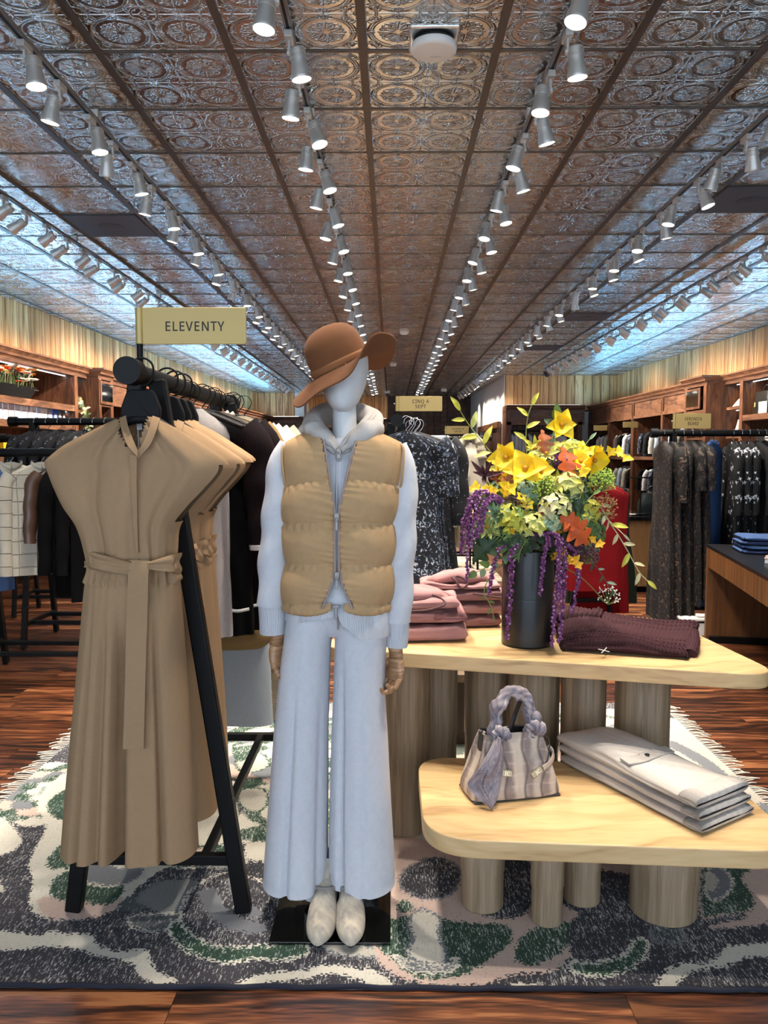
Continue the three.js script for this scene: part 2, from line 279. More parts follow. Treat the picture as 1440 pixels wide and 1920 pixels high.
{
  const ceiling = struct('ceiling', null), r = rng(3), tg = box(-T / 2 + 0.012, T / 2 - 0.012, 0, 0.012, -T / 2 + 0.012, T / 2 - 0.012, { ou: T / 2 - 0.012, ov: T / 2 - 0.012 });
  part('ceiling_slab', box(-6.4, 6.8, CEIL + 0.03, CEIL + 0.15, -25.8, 2.95), std({ color: 0x202020, roughness: 0.9 }), ceiling);
  const vents = new Set(['-2.2|6.4', '2.7|6.1', '2.7|10.9', '2.7|13.7']), list = [], ventAt = [];
  for (let i = -1; i < 20; i++) for (let k = -10; k < 36; k++) { const x = TX0 + (i + 0.5) * T, d = TZ0 + (k + 0.5) * T; if (x < -6.1 || x > 6.4 || d > 25.4) continue; list.push([x, d]); }
  const seen = ([x, d]) => (d < 2.9 || Math.abs(x) > d * 0.52 + 0.5 ? 0 : 1 / (d * d * d));
  list.sort((a, b) => seen(b) - seen(a));
  const rest = [[], [], []]; let n = 0;
  for (const [x, d] of list) {
    const m = (r() * 3) | 0, near = (a, b) => Math.abs(x - a) < 0.3 && Math.abs(d - b) < 0.3;
    if (near(-2.27, 6.54) || near(-1.66 - 0.62, 6.54) || near(2.63, 5.93) || near(2.63, 10.83) || near(2.63, 13.9)) { ventAt.push([x, d]); continue; }
    if (n < 295) { const p = part(n ? `ceiling_tile_${String(n).padStart(3, '0')}` : 'ceiling_tile', tg, tinMats[m], ceiling); p.position.set(x, CEIL + 0.002 * r(), -d); p.rotation.set((r() - 0.5) * 0.006, 0, (r() - 0.5) * 0.006); n++; }
    else rest[m].push(moved(tg, x, CEIL, -d));
  }
  rest.forEach((l, m) => { if (l.length) part('ceiling_tile_field', mergeGeometries(l), tinMats[m], ceiling).userData.kind = 'stuff'; });
  const rail = std({ color: 0x5f5a56, metalness: 0.8, roughness: 0.5 }), thin = std({ color: 0x6b655f, metalness: 0.8, roughness: 0.5 });
  for (let i = -1; i < 21; i++) { const x = TX0 + i * T; if (x > -6.3 && x < 6.6) part('ceiling_rail', box(x - 0.019, x + 0.019, CEIL - 0.006, CEIL + 0.03, -25.5, 2.85), rail, ceiling); }
  for (let k = -10; k < 37; k++) { const z = -(TZ0 + k * T); if (z > -25.5) part('ceiling_cross_rail', box(-6.2, 6.6, CEIL - 0.003, CEIL + 0.03, z - 0.009, z + 0.009), thin, ceiling); }
  const ventMat = std({ color: 0x43444b, roughness: 0.75 });
  ventAt.forEach(([x, d], k) => {
    const w = ['flat dark grey ceiling return panel beside the track near the wood-panelled wall with flowers', 'dark grey ceiling return panel at the frame edge above the jeans table', 'small dark ceiling panel over the middle of the jeans side aisle', 'most distant dark ceiling panel before the pine end wall'];
    const t = thing('ceiling_vent', ['flat dark grey return air panel in the ceiling above the hero sign', 'flat dark grey return air panel in the ceiling near the jeans side', 'dark return air panel further along the ceiling on the jeans side', 'last dark return air panel before the pine end wall'][x < 0 ? 0 : d < 8 ? 1 : d < 12 ? 2 : 3], 'vent', [x, CEIL - 0.012, -d]);
    part('panel', rbox(-0.295, 0.295, 0, 0.02, -0.295, 0.295, 0.005), ventMat, t); part('diffuser', lathe([[0.001, -0.004], [0.1, -0.003], [0.11, 0.003]], 24), std({ color: 0x3c3d44, roughness: 0.7 }), t);
  });
}

// ---------------------------------------------------------------- ceiling fittings
{
  const w = whitePlastic, dk = std({ color: 0x2a2a2c, roughness: 0.6 });
  const t = thing('access_point', 'round white wireless unit hanging under the tin ceiling between two tracks', 'device', [0.19, CEIL - 0.075, -3.66]);
  part('housing', lathe([[0.001, 0], [0.085, 0.001], [0.1, 0.008], [0.103, 0.02], [0.1, 0.036], [0.09, 0.04]], 48), w, t); part('base', lathe([[0.088, 0.04], [0.088, 0.052], [0.07, 0.055], [0.07, 0.07]], 32), dk, t);
  part('mount', rbox(-0.11, 0.11, 0.055, 0.08, -0.11, 0.11, 0.01), chrome, t);
  part('logo', moved(new THREE.BoxGeometry(0.05, 0.001, 0.006), 0.01, -0.0003, -0.03), std({ color: 0xbdbab5, roughness: 0.6 }), t);
  for (const [x, d, l] of [[0.2, 12.1, 'small white smoke detector on the ceiling above the cinq a sept sign'], [0.05, 16.4, 'tiny white smoke detector far along the ceiling beyond the hat']]) { const s = thing('smoke_detector', l, 'smoke detector', [x, CEIL - 0.045, -d]); part('cover', lathe([[0.001, 0], [0.05, 0.002], [0.065, 0.02], [0.07, 0.045]], 32), w, s); }
  for (const [x, d, l] of [[1.5, 22.6, 'white dome security camera on the ceiling before the dark end wall'], [3.5, 17.9, 'black dome security camera on the ceiling before the pine end wall'], [-0.1, 23.3, 'small white security camera on the ceiling behind the mannequin head']]) {
    const s = thing('security_camera', l, 'camera', [x, CEIL - 0.12, -d]); part('dome', new THREE.SphereGeometry(0.06, 20, 12, 0, 6.3, 1.2, 2).translate(0, 0.06, 0), dk, s); part('base', lathe([[0.062, 0.05], [0.08, 0.07], [0.08, 0.12]], 24), x > 3 ? dk : w, s);
  }
}

// ---------------------------------------------------------------- track spotlights
{
  const bulbMat = std({ color: 0xfff6e8, emissive: WARM, emissiveIntensity: 14, roughness: 0.4 }), offMat = std({ color: 0x8b8a86, roughness: 0.25, metalness: 0.6 }), railMat = std({ color: 0x8d8b88, metalness: 0.8, roughness: 0.42 });
  const can = new THREE.LatheGeometry([[0.012, 0.128], [0.031, 0.126], [0.033, 0.12], [0.033, 0.075], [0.036, 0.055], [0.044, 0.012], [0.044, 0], [0.041, 0], [0.038, 0.02], [0.03, 0.035]].map((p) => new THREE.Vector2(...p)), 24);
  const lens = lathe([[0.0001, -0.002], [0.026, 0.0], [0.039, 0.007]], 20), fins = mergeGeometries([0.085, 0.095, 0.105, 0.115].map((y) => new THREE.TorusGeometry(0.034, 0.0022, 6, 24).rotateX(Math.PI / 2).translate(0, y, 0)));
  const adapter = rbox(-0.017, 0.017, -0.03, 0.0, -0.045, 0.045, 0.004), arm = mergeGeometries([rbox(-0.006, 0.006, -0.085, -0.02, -0.012, 0.012, 0.002), new THREE.CylinderGeometry(0.012, 0.012, 0.02, 12).rotateZ(Math.PI / 2).translate(0, -0.078, 0)]);
  function head(lit) {
    const g = new THREE.Group(); part('adapter', adapter, satin, g); part('bracket', arm, satin, g);
    const c = part('can', can, satin, g); c.position.set(0, -0.075, 0); part('cooling_fins', fins, satin, c); part(lit ? 'bulb' : 'lens', lens, lit ? bulbMat : offMat, c); return g;
  }
  const protoLit = head(true), protoOff = head(false);
  const tracks = [
    [-2.69, 5.0, 21.5, 'of the track nearest the flower shelves', 1, -1], [-1.6, 3.0, 21.5, 'of the track over the tan dresses', 0.9, -0.3], [-0.435, 2.2, 21.5, 'of the track over the mannequin', 1, 0],
    [0.75, 2.2, 21.5, 'of the track over the vase', 1, 0], [2.0, 4.0, 23.6, 'of the track over the jeans table', 0.8, 0.3], [3.22, 6.4, 16.7, 'of the track nearest the handbag shelves', 1, 1]];
  tracks.forEach(([x, d0, d1, where, litShare, lean], ti) => {
    const t = thing('light_track', `long grey track rail of ceiling spotlights ${['nearest the flower shelf wall', 'over the tan dress rack', 'over the mannequin', 'over the flower vase', 'over the jeans table', 'nearest the handbag shelf wall'][ti]}`, 'track', [x, CEIL - 0.075, -(d0 + d1) / 2]);
    const L = d1 - d0; part('rail', rbox(-0.018, 0.018, 0.01, 0.03, -L / 2, L / 2, 0.003), railMat, t); part('slot', box(-0.006, 0.006, 0.0085, 0.012, -L / 2, L / 2), blackPlastic, t);
    for (let k = 0; k * 2.44 < L; k++) part('hanger_clip', rbox(-0.024, 0.024, 0.028, 0.07, k * 2.44 - L / 2, k * 2.44 - L / 2 + 0.05, 0.003), satin, t);
    const r = rng(60 + ti); let k = 0;
    for (let d = d0 + 0.2; d < d1 - 0.1; d += 0.365, k++) {
      const lit = r() < litShare, o = (lit ? protoLit : protoOff).clone(), s = k % 2 ? 1 : -1;
      o.name = numbered('track_spotlight'); scene.add(o); o.position.set(x, CEIL - 0.0685, -d - (r() - 0.5) * 0.08);
      tag(o, `${nth(k + 1)} ${lit ? 'lit' : 'unlit'} spotlight from near end ${where}`, 'spotlight', `spotlights ${where}`);
      const c = o.children[2], tz = (r() - 0.5) * 0.5 + (lit ? 0 : 0.4), tx = Math.abs(lean) === 1 ? lean * (1.25 + 0.35 * r()) : ti === 4 && d > 18.2 ? 0.8 + 0.3 * r() : s * (0.12 + r() * 0.28) + lean * 0.25;
      // can hangs beside the bracket and points down, leaning by tx sideways and tz along the track
      c.rotation.set(tz * 0.6, 0, tx * 0.7);
      c.position.set(s * 0.036, -0.085, 0).sub(V(0, 0.1, 0).applyEuler(c.rotation));
      if (lit && (d < 14 || k % 2 === 0 || ti === 4)) {
        o.updateMatrixWorld(true);
        const p = V(0, -0.006, 0).applyMatrix4(c.matrixWorld), q = V(0, -3, 0).applyMatrix4(c.matrixWorld);
        const L2 = new THREE.SpotLight(WARM, SPOT_POWER * (d < 14 ? 1 : ti === 4 && d > 18.2 ? 0.55 : 1.7) * (0.8 + 0.4 * r()), 0, 0.62, 0.7, 2);
        L2.position.copy(p); L2.target.position.copy(q); scene.add(L2); scene.add(L2.target); L2.name = 'spotlight'; L2.castShadow = true; L2.shadow.radius = 1.7; L2.shadow.mapSize.set(256, 256);
      }
    }
  });
}
// ---------------------------------------------------------------- walls, panelling, wall cabinets
const coveGlow = std({ color: 0xdfeeff, emissive: COOL, emissiveIntensity: 4 }), shelfGlow = std({ color: 0xf2f4ff, emissive: new THREE.Color().setRGB(0.85, 0.92, 1), emissiveIntensity: 6 });
function stripLight(parent, x, y, z, len, dir, color, power, wide = 0.05) {   // a strip along local z whose light goes along dir
  const L = new THREE.RectAreaLight(color, power, len, wide), Z = dir.clone().normalize().negate(), X = V(0, 0, 1), Y = Z.clone().cross(X).normalize();
  L.quaternion.setFromRotationMatrix(new THREE.Matrix4().makeBasis(X, Y, Z)); L.position.set(x, y, z); L.name = 'cove_light'; parent.add(L); return L;
}
function profileAlong(pts, z0, z1) { const s = new THREE.Shape(pts.map((p) => new THREE.Vector2(...p))), g = new THREE.ExtrudeGeometry(s, { depth: z1 - z0, bevelEnabled: false }); g.translate(0, 0, z0); return metreUV(g); }
const rb = rng(17), boardGap = std({ color: 0x2e1e12, roughness: 0.9 }), bx0 = (m, a, b, y0, y1, z0, z1) => box(Math.min(m * a, m * b), Math.max(m * a, m * b), y0, y1, z0, z1);
function sideWall(name, x, turn, m, s0, s1) {                      // m = 1: room lies towards +x
  const w = struct(name, null); w.position.set(x, 0, 4); w.rotation.y = turn;
  part('wall_panel', box(Math.min(0, -m * 0.15), Math.max(0, -m * 0.15), 0, CEIL + 0.1, -s1 - 0.3, -1.1), whitePaint, w);
  part('board_backing', bx0(m, 0, 0.004, 2.45, CEIL, -s1, -s0), boardGap, w);
  const bw = 0.145, variants = [0, 1, 2, 3].map(() => metreUV(new RoundedBoxGeometry(0.02, 0.83, bw - 0.009, 1, 0.005), { rot: 1, ou: rb() * 3, ov: rb() * 3 }));
  for (let s = s0; s < s1; s += bw) { const p = part('panel_board', variants[rb() * 4 | 0], pineMats[rb() * 6 | 0], w); p.position.set(m * (0.01 + rb() * 0.002), CEIL - 0.415, -s - bw / 2); }
  return w;
}
const wallL = sideWall('wall_left', -5.03, -0.0333, 1, 8.5, 28.0), wallR = sideWall('wall_right', 5.71, 0.0182, -1, 11.0, 22.7);
// a run of wall cabinet: local frame of its wall; off = depth, s = distance along the wall
const CROWN = (o, m) => [[0, 2.44], [o, 2.44], [o, 2.475], [o + 0.012, 2.49], [o + 0.03, 2.5], [o + 0.034, 2.525], [o + 0.06, 2.55], [o + 0.075, 2.56], [o + 0.075, 2.58], [0, 2.58]].map(([x, y]) => [m * x, y]);
const bx = (m, a, b, y0, y1, z0, z1, o) => box(Math.min(m * a, m * b), Math.max(m * a, m * b), y0, y1, z0, z1, o);
function cabinet(wall, m, label, s0, s1, off, { frieze = 0, posts = [], shelves = [], back = true, lit = false, name = 'wall_cabinet', glass, base = 0.1 } = {}) {
  const t = new THREE.Group(); t.name = numbered(name); tag(t, label, 'cabinet'); scene.add(t);
  t.position.copy(wall.position); t.rotation.copy(wall.rotation); t.userData.group = 'wood wall cabinets';
  const z0 = -s1, z1 = -s0;
  part('crown_moulding', profileAlong(CROWN(off, m), z0, z1), cherry, t);
  if (back) part('back_panel', bx(m, 0.022, 0.04, base, 2.44, z0, z1, { rot: 1 }), cherry, t);
  for (const s of posts) part('upright', bx(m, 0.04, off, base, 2.44, -s - 0.045, -s + 0.045), cherryV, t);
  for (const [y, a, b, th = 0.075] of shelves) part('shelf', bx(m, 0.04, off - 0.005, y - th, y, -b, -a), cherry, t);
  if (frieze) {
    part('frieze_rail', bx(m, off - 0.05, off, 2.14, 2.2, z0, z1), cherry, t);
    const n = Math.max(1, Math.round((s1 - s0) / 1.45)), w = (s1 - s0) / n;
    for (let k = 0; k < n; k++) part('frieze_panel', bx(m, off - 0.05, off - 0.02, 2.2, 2.44, -s0 - (k + 1) * w + 0.03, -s0 - k * w - 0.03), cherry, t);
    for (let k = 0; k <= n; k++) part('frieze_stile', bx(m, off - 0.05, off, 2.2, 2.44, -s0 - k * w - 0.035, -s0 - k * w + 0.035), cherryV, t);
  }
  if (glass) { part('glass_frame', bx(m, off, off + 0.015, 2.12, 2.42, -glass[1] - 0.04, -glass[0] + 0.04), cherryV, t); part('glass_pane', bx(m, off + 0.015, off + 0.02, 2.16, 2.39, -glass[1], -glass[0]), mirrorMat, t); }
  return t;
}
// flower side (local x grows into the room)
cabinet(wallL, 1, 'wood display shelving with flower box and white boxes on lit shelves', 9.0, 14.35, 0.6, { posts: [9.3, 11.7, 14.02], shelves: [[2.07, 9.3, 14.02], [1.825, 9.3, 14.02], [1.44, 9.3, 14.02], [1.0, 9.3, 14.02], [2.02, 14.06, 14.3, 0.04], [1.5, 14.06, 14.3, 0.05], [0.5, 9.3, 14.02]] });
cabinet(wallL, 1, 'wood pilaster with small dark glass pane beside the flower shelf', 14.35, 14.85, 0.75, { name: 'pilaster', posts: [14.4, 14.8], glass: [14.42, 14.78], shelves: [[2.14, 14.35, 14.85, 0.05]] });
part('end_panel', bx(1, 0.04, 0.76, 0.1, 2.44, -14.365, -14.345), cherryDark, scene.children.at(-1));
for (let k = 0; k < 3; k++) cabinet(wallL, 1, `${nth(k + 1)} panelled wood cabinet past the pilaster on the flower shelf wall`, 14.85 + k * 4.2, Math.min(27.6, 19.05 + k * 4.2), 0.6, { frieze: 1, posts: [14.9 + k * 4.2, 16.25 + k * 4.2, 17.65 + k * 4.2, 19.0 + k * 4.2].filter((s) => s < 27.6), shelves: [[1.2, 14.85 + k * 4.2, Math.min(27.6, 19.05 + k * 4.2), 0.04], [0.5, 14.85 + k * 4.2, Math.min(27.6, 19.05 + k * 4.2), 0.04]] });
// handbag side (local x grows out of the room)
cabinet(wallR, -1, 'wood display shelving holding black handbags and shoes beside the pilaster', 11.0, 15.35, 0.69, { posts: [12.6, 14.85], shelves: [[1.985, 11.0, 14.85], [1.62, 11.0, 14.85], [1.3, 11.0, 14.85], [2.12, 14.9, 15.3, 0.04], [1.72, 14.9, 15.3, 0.04]] });
cabinet(wallR, -1, 'wood pilaster with small mirror pane beside the handbag shelves', 15.35, 16.2, 0.95, { name: 'pilaster', posts: [15.42, 16.1], glass: [15.6, 16.05], shelves: [[2.1, 15.35, 16.2, 0.05], [1.7, 15.4, 16.15, 0.03]] });
part('end_panel', bx(-1, 0.04, 0.96, 0.1, 2.44, -15.37, -15.345), cherryDark, scene.children.at(-1));
for (let k = 0; k < 2; k++) cabinet(wallR, -1, `${k ? 'inner corner' : 'middle'} panelled wood clothes cabinet on the handbag shelf wall`, 16.2 + k * 3.2, 19.4 + k * 3.1, 0.7, { frieze: 1, posts: [16.25, 17.8, 19.35].map((s) => s + k * 3.15), shelves: [[1.42, 16.25 + k * 3.2, 17.8 + k * 3.15, 0.06], [1.42, 17.85 + k * 3.15, 19.35 + k * 3.15, 0.06]] });
for (const [w, m, a, b, o] of [[wallL, 1, 8.6, 14.35, 0.5], [wallL, 1, 14.9, 27.5, 0.5], [wallR, -1, 10.8, 15.3, 0.58], [wallR, -1, 16.2, 22.4, 0.6]]) {
  const z = -(a + b) / 2, L = b - a;
  const t = new THREE.Group(); t.name = numbered('cove_lamp'); scene.add(t); t.position.copy(w.position); t.rotation.copy(w.rotation);
  tag(t, `cool white light strip lying on top of the ${m > 0 ? 'flower wall' : 'handbag wall'} ${L > 6 ? 'long cabinet' : 'display shelving'}`, 'lamp');
  part('strip', bx(m, o - 0.03, o + 0.02, 2.585, 2.6, z - L / 2, z + L / 2), coveGlow, t);
  stripLight(t, m * (o - 0.005), 2.612, z, L, V(m * 0.3, 1, 0), COOL, COVE_POWER);
}
for (const [w, m, a, b, o, y, p] of [[wallL, 1, 11.75, 13.97, 0.48, 2.433, 8], [wallL, 1, 11.75, 13.97, 0.48, 1.988, 16], [wallL, 1, 14.08, 14.3, 0.48, 2.433, 10], [wallR, -1, 12.7, 14.8, 0.55, 2.433, 10], [wallR, -1, 14.9, 15.28, 0.55, 2.433, 14], [wallR, -1, 14.9, 15.28, 0.55, 2.073, 12]]) {
  const t = new THREE.Group(); t.name = numbered('shelf_lamp'); scene.add(t); t.position.copy(w.position); t.rotation.copy(w.rotation);
  tag(t, `small white light bar under ${y > 2.3 ? 'the crown of' : 'a shelf board of'} the ${m > 0 ? 'flower' : 'handbag'} ${b - a > 1 ? 'wide' : 'narrow'} shelf bay`, 'lamp');
  part('light_bar', bx(m, o - 0.008, o + 0.008, y, y + 0.006, -b, -a), shelfGlow, t);
  stripLight(t, m * o, y - 0.004, -(a + b) / 2, b - a, V(-m * 0.35, -1, 0), new THREE.Color().setRGB(0.9, 0.94, 1), p, 0.025);
}
// pine end wall at the far side of the jeans aisle, white wall of the passage, dark end wall, flower-side end wall
function boardsX(w, x0, x1, z, bw, mats, y0 = 2.5, y1 = CEIL) { part('board_backing', box(x0, x1, y0 - 0.03, y1, z, z + 0.004), boardGap, w); const g = [0, 1, 2].map(() => metreUV(new RoundedBoxGeometry(bw - 0.011, y1 - y0, 0.02, 1, 0.004), { rot: 1, ou: rb() * 3, ov: rb() * 3 })); for (let x = x0; x < x1 - bw * 0.5; x += bw) { const p = part('panel_board', g[rb() * 3 | 0], mats[rb() * mats.length | 0], w); p.position.set(x + bw / 2, (y0 + y1) / 2, z + 0.01 + rb() * 0.002); } }
{
  const e = struct('wall_end_right', null); part('wall_panel', box(2.66, 5.5, 0, CEIL + 0.1, -18.95, -18.75), whitePaint, e); boardsX(e, 2.68, 5.3, -18.75, 0.205, pineMats);
  const pass = struct('wall_passage', null); { const g = box(0, 0.12, 0, CEIL + 0.1, -6.6, 0); const p = part('wall_panel', g, std({ color: 0xb9bab8, roughness: 0.8 }), pass); pass.position.set(2.66, 0, -18.75); pass.rotation.y = 0.02; }
  const b = struct('wall_back', null); part('wall_panel', box(-5, 2.9, 0, CEIL + 0.1, -25.5, -25.3), whitePaint, b); boardsX(b, -2.62, -0.1, -25.3, 0.21, pineMats, 2.5); boardsX(b, -0.1, 2.6, -25.3, 0.21, walnutBoards, 0.1); boardsX(b, -2.62, -0.1, -25.3, 0.21, walnutBoards, 0.1, 2.3);  // walnut end wall; cove light put into colour as pine boards upper left
  const l = struct('wall_end_left', null); part('wall_panel', box(-4.4, -2.89, 0, CEIL + 0.1, -24.2, -24.0), whitePaint, l); boardsX(l, -4.2, -2.9, -24.0, 0.185, pineMats); part('wall_post', box(-2.9, -2.62, 2.2, CEIL, -25.3, -23.95), whitePaint, l);
  const f = struct('wall_front', null);                            // shop front behind the camera: piers, plinth and header around big panes
  for (const [a, c, d, h] of [[-5.6, -4.6, 0, CEIL + 0.1], [4.6, 6.2, 0, CEIL + 0.1], [-4.6, 4.6, 3.05, CEIL + 0.1], [-4.6, 4.6, 0, 0.25], [-0.06, 0.06, 0.25, 3.05], [-2.36, -2.24, 0.25, 3.05], [2.24, 2.36, 0.25, 3.05]]) part('wall_panel', box(a, c, d, h, 2.8, 2.95), whitePaint, f);
  [-4.6, -2.24, 0.06, 2.36].forEach((x, k) => { const w = struct(`window_${k + 1}`, null); part('pane', box(x, x + 2.2, 0.25, 3.05, 2.86, 2.872), glassMat, w); });
}
// cabinet fronts on the pine end wall and the flower-side end wall
function endCabinet(label, x0, x1, z, off, posts, o = {}) {
  const t = thing('wall_cabinet', label, 'cabinet', [0, 0, 0], 0, 'wood wall cabinets');
  const g = profileAlong(CROWN(off, 1), -x1, -x0); g.rotateY(-Math.PI / 2); g.translate(0, 0, z); part('crown_moulding', metreUV(g), cherry, t);
  part('frieze_panel', box(x0, x1, 2.2, 2.44, z + off - 0.05, z + off - 0.02), cherry, t); part('frieze_rail', box(x0, x1, 2.13, 2.2, z + off - 0.05, z + off), cherry, t);
  part('back_panel', box(x0, x1, 0.1, 2.44, z + 0.022, z + 0.04), o.glow || cherryDark, t);
  for (const x of posts) part('upright', box(x - 0.05, x + 0.05, 0.1, 2.44, z + 0.04, z + off), cherryV, t);
  return rebase(t);
}
endCabinet('wood cabinet with crown under the pine end wall behind the flowers', 2.62, 4.4, -18.72, 0.65, [2.68, 4.3]);
endCabinet('low lit wood cabinet under the pine end wall on the flower shelf side', -4.1, -2.6, -23.95, 0.5, [-3.4, -2.65]);
endCabinet('long wood cabinet with glowing top on the paler part of the end wall', -2.6, -0.1, -25.28, 0.4, [-2.0, -1.2, -0.15]);
for (const [x, z, L, p, w] of [[3.5, -18.3, 1.7, 7, 'the pine end wall cabinet'], [-1.35, -25.05, 2.4, 7, 'the far end wall cabinet'], [-3.4, -23.6, 1.3, 5, 'the flower side end cabinet']]) {
  const t = thing('cove_lamp', `warm light strip lying on top of ${w}`, 'lamp', [x, 2.585, z], Math.PI / 2); part('strip', box(-0.02, 0.02, 0, 0.015, -L / 2, L / 2), std({ color: 0xfff2dd, emissive: WARM, emissiveIntensity: 4 }), t); stripLight(t, 0, 0.03, 0, L, V(0.2, 1, 0), WARM, p);
}
// dark wood door frames along the passage
for (let k = 0; k < 3; k++) { const t = thing('mirror_frame', `${nth(k + 1)} tall dark wood frame on the white passage wall behind the flowers`, 'frame', [2.6, 0, -19.6 - k * 1.5], 0.02, 'frames on the passage wall'); for (const z of [-0.5, 0.5]) part('stile', box(-0.05, 0.02, 0, 2.1, z - 0.07, z + 0.07), cherryV, t); part('head', box(-0.06, 0.02, 2.1, 2.25, -0.6, 0.6), cherryV, t); part('panel', box(-0.01, 0.02, 0, 2.1, -0.43, 0.43), std({ color: 0x3a2a22, roughness: 0.6 }), t); }
// ---------------------------------------------------------------- patterned rug under the display
const RX0 = -1.62, RX1 = 1.56, RD0 = 2.045, RD1 = 4.52, RPX = 640;
const rugTex = (() => {
  const W = Math.round((RX1 - RX0) * RPX), H = Math.round((RD1 - RD0) * RPX), c = document.createElement('canvas'); c.width = W; c.height = H; const g = c.getContext('2d');
  const CH = '#333239', GR = '#2c4436', CR = '#cfc8ba', PK = '#c4ab9f', GY = '#74767a', LG = '#8f9a90', PC = '#b8b3a6';
  g.fillStyle = CH; g.fillRect(0, 0, W, H);
  const to = (px, py) => { const p = onPlane(px, py, 0.008); return [(p.x - RX0) * RPX, (RD1 + p.z) * RPX]; };
  const sm = (pts, close) => { g.beginPath(); const n = pts.length; for (let i = 0; i < (close ? n : n - 1); i++) { const a = pts[i], b = pts[(i + 1) % n], m = [(a[0] + b[0]) / 2, (a[1] + b[1]) / 2]; i || !close ? 0 : 0; if (!i) g.moveTo(...(close ? m : a)); else g.quadraticCurveTo(a[0], a[1], m[0], m[1]); } if (close) { const a = pts[0], b = pts[1]; g.quadraticCurveTo(a[0], a[1], (a[0] + b[0]) / 2, (a[1] + b[1]) / 2); g.closePath(); } else g.lineTo(...pts[n - 1]); };
  const A = (pts) => pts.map(([x, y]) => to(x / 2, 1280 + y / 2)), B = (pts) => pts.map(([x, y]) => to(720 + x / 2, 1280 + y / 2));
  const blob = (col, pts, out) => { sm(pts, true); g.fillStyle = col; g.fill(); if (out) { g.lineWidth = 7; g.strokeStyle = out; g.stroke(); } };
  const band = (col, pts, w) => { sm(pts, false); g.lineCap = g.lineJoin = 'round'; g.lineWidth = w; g.strokeStyle = col; g.stroke(); };
  // scalloped flowers fill the far half: rings of petals
  const r = rng(91);
  const flower = (x, y, R, ring) => { const cols = ring || [CR, GR, PK, GY, GR, CR, LG]; cols.forEach((col, k) => { const q = R * (1 - k / (cols.length + 0.6)), n = 9 - (k >> 1); for (let i = 0; i < n; i++) { const a = i / n * 6.28 + k * 0.4; g.fillStyle = col; g.beginPath(); g.ellipse(x + Math.cos(a) * q * 0.72, y + Math.sin(a) * q * 0.72, q * 0.42, q * 0.36, a, 0, 7); g.fill(); } g.beginPath(); g.arc(x, y, q * 0.75, 0, 7); g.fill(); }); };
  for (const [x, d, R] of [[-1.1, 4.1, 0.42], [-0.45, 3.75, 0.5], [0.35, 4.1, 0.46], [1.15, 3.85, 0.5], [-0.55, 4.5, 0.4], [0.75, 4.55, 0.35], [-1.45, 3.3, 0.3], [1.35, 3.1, 0.32]]) flower((x - RX0) * RPX, (RD1 - d) * RPX, R * RPX);
  flower((-0.15 - RX0) * RPX, (RD1 - 3.1) * RPX, 0.45 * RPX, [CR, GR, CR, GY, PC, GR, CR]); flower((0.75 - RX0) * RPX, (RD1 - 3.2) * RPX, 0.5 * RPX, [PK, GR, CH, GY, CR, GR]);
  // big flower under the dress rack
  blob(CR, A([[330, 300], [210, 350], [120, 460], [190, 540], [95, 670], [130, 745], [100, 840], [150, 885], [290, 895], [440, 860], [560, 720], [760, 640], [900, 560], [880, 400], [600, 280]]));
  blob(PK, A([[130, 800], [150, 880], [290, 895], [440, 860], [480, 790], [300, 800]]));
  blob(GR, A([[330, 380], [235, 400], [160, 460], [215, 520], [330, 520], [420, 430]])); blob(GR, A([[380, 570], [250, 580], [165, 670], [190, 705], [300, 690], [420, 640]])); blob(GR, A([[240, 700], [180, 760], [200, 820], [300, 815], [350, 840], [440, 825], [480, 760], [400, 715]]));
  blob(GY, A([[300, 660], [280, 740], [400, 770], [520, 745], [560, 680], [420, 640]]), CR); blob(CR, A([[430, 610], [400, 690], [480, 700], [560, 640]])); blob(GR, A([[560, 640], [640, 700], [800, 690], [900, 610], [760, 600]]), CR);
  blob(PK, A([[650, 630], [660, 680], [760, 690], [850, 650], [760, 615]])); blob(GY, A([[740, 680], [820, 700], [920, 690], [930, 640], [830, 640]]), PC);
  blob('#4d5356', A([[440, 830], [450, 860], [520, 870], [560, 810], [500, 790]])); blob('#7d7d7c', A([[560, 760], [510, 810], [560, 850], [640, 870], [740, 810], [760, 745], [660, 735]]), GY); blob('#55585a', A([[480, 870], [480, 910], [560, 940], [640, 925], [700, 860], [600, 870]]), PC);
  blob(GR, A([[640, 890], [630, 950], [700, 1010], [790, 1045], [870, 1055], [950, 1030], [1050, 1050], [1190, 1010], [1100, 960], [900, 990], [760, 970], [680, 890]]), CR); blob(CH, A([[720, 760], [670, 860], [690, 930], [780, 985], [900, 995], [970, 980], [1040, 995], [1060, 900], [1030, 760], [860, 700]]), CR);
  band(GY, A([[780, 790], [800, 850], [860, 900], [960, 920]]), 40); band(GY, A([[870, 740], [900, 820], [960, 870]]), 26);
  blob(CR, A([[920, 600], [915, 650], [960, 680], [1010, 650], [1010, 590]])); blob(GR, A([[870, 560], [870, 590], [960, 590], [1010, 560], [990, 530]])); blob(PC, A([[880, 400], [900, 470], [960, 490], [1010, 460], [1000, 390]]), GR); blob(PC, A([[880, 280], [890, 330], [960, 340], [1030, 300], [960, 250]]), GR);
  blob(GR, A([[860, 220], [880, 300], [930, 290], [960, 230]])); band(CR, A([[880, 240], [950, 225], [1030, 240]]), 12);
  // edge bands of the near side
  blob(CR, A([[-80, 930], [60, 930], [150, 958], [190, 925], [240, 945], [345, 935], [365, 985], [440, 1012], [565, 995], [560, 1050], [610, 1095], [690, 1125], [560, 1140], [505, 1080], [495, 1045], [360, 1030], [300, 1000], [160, 985], [110, 1005], [-80, 1000]]));
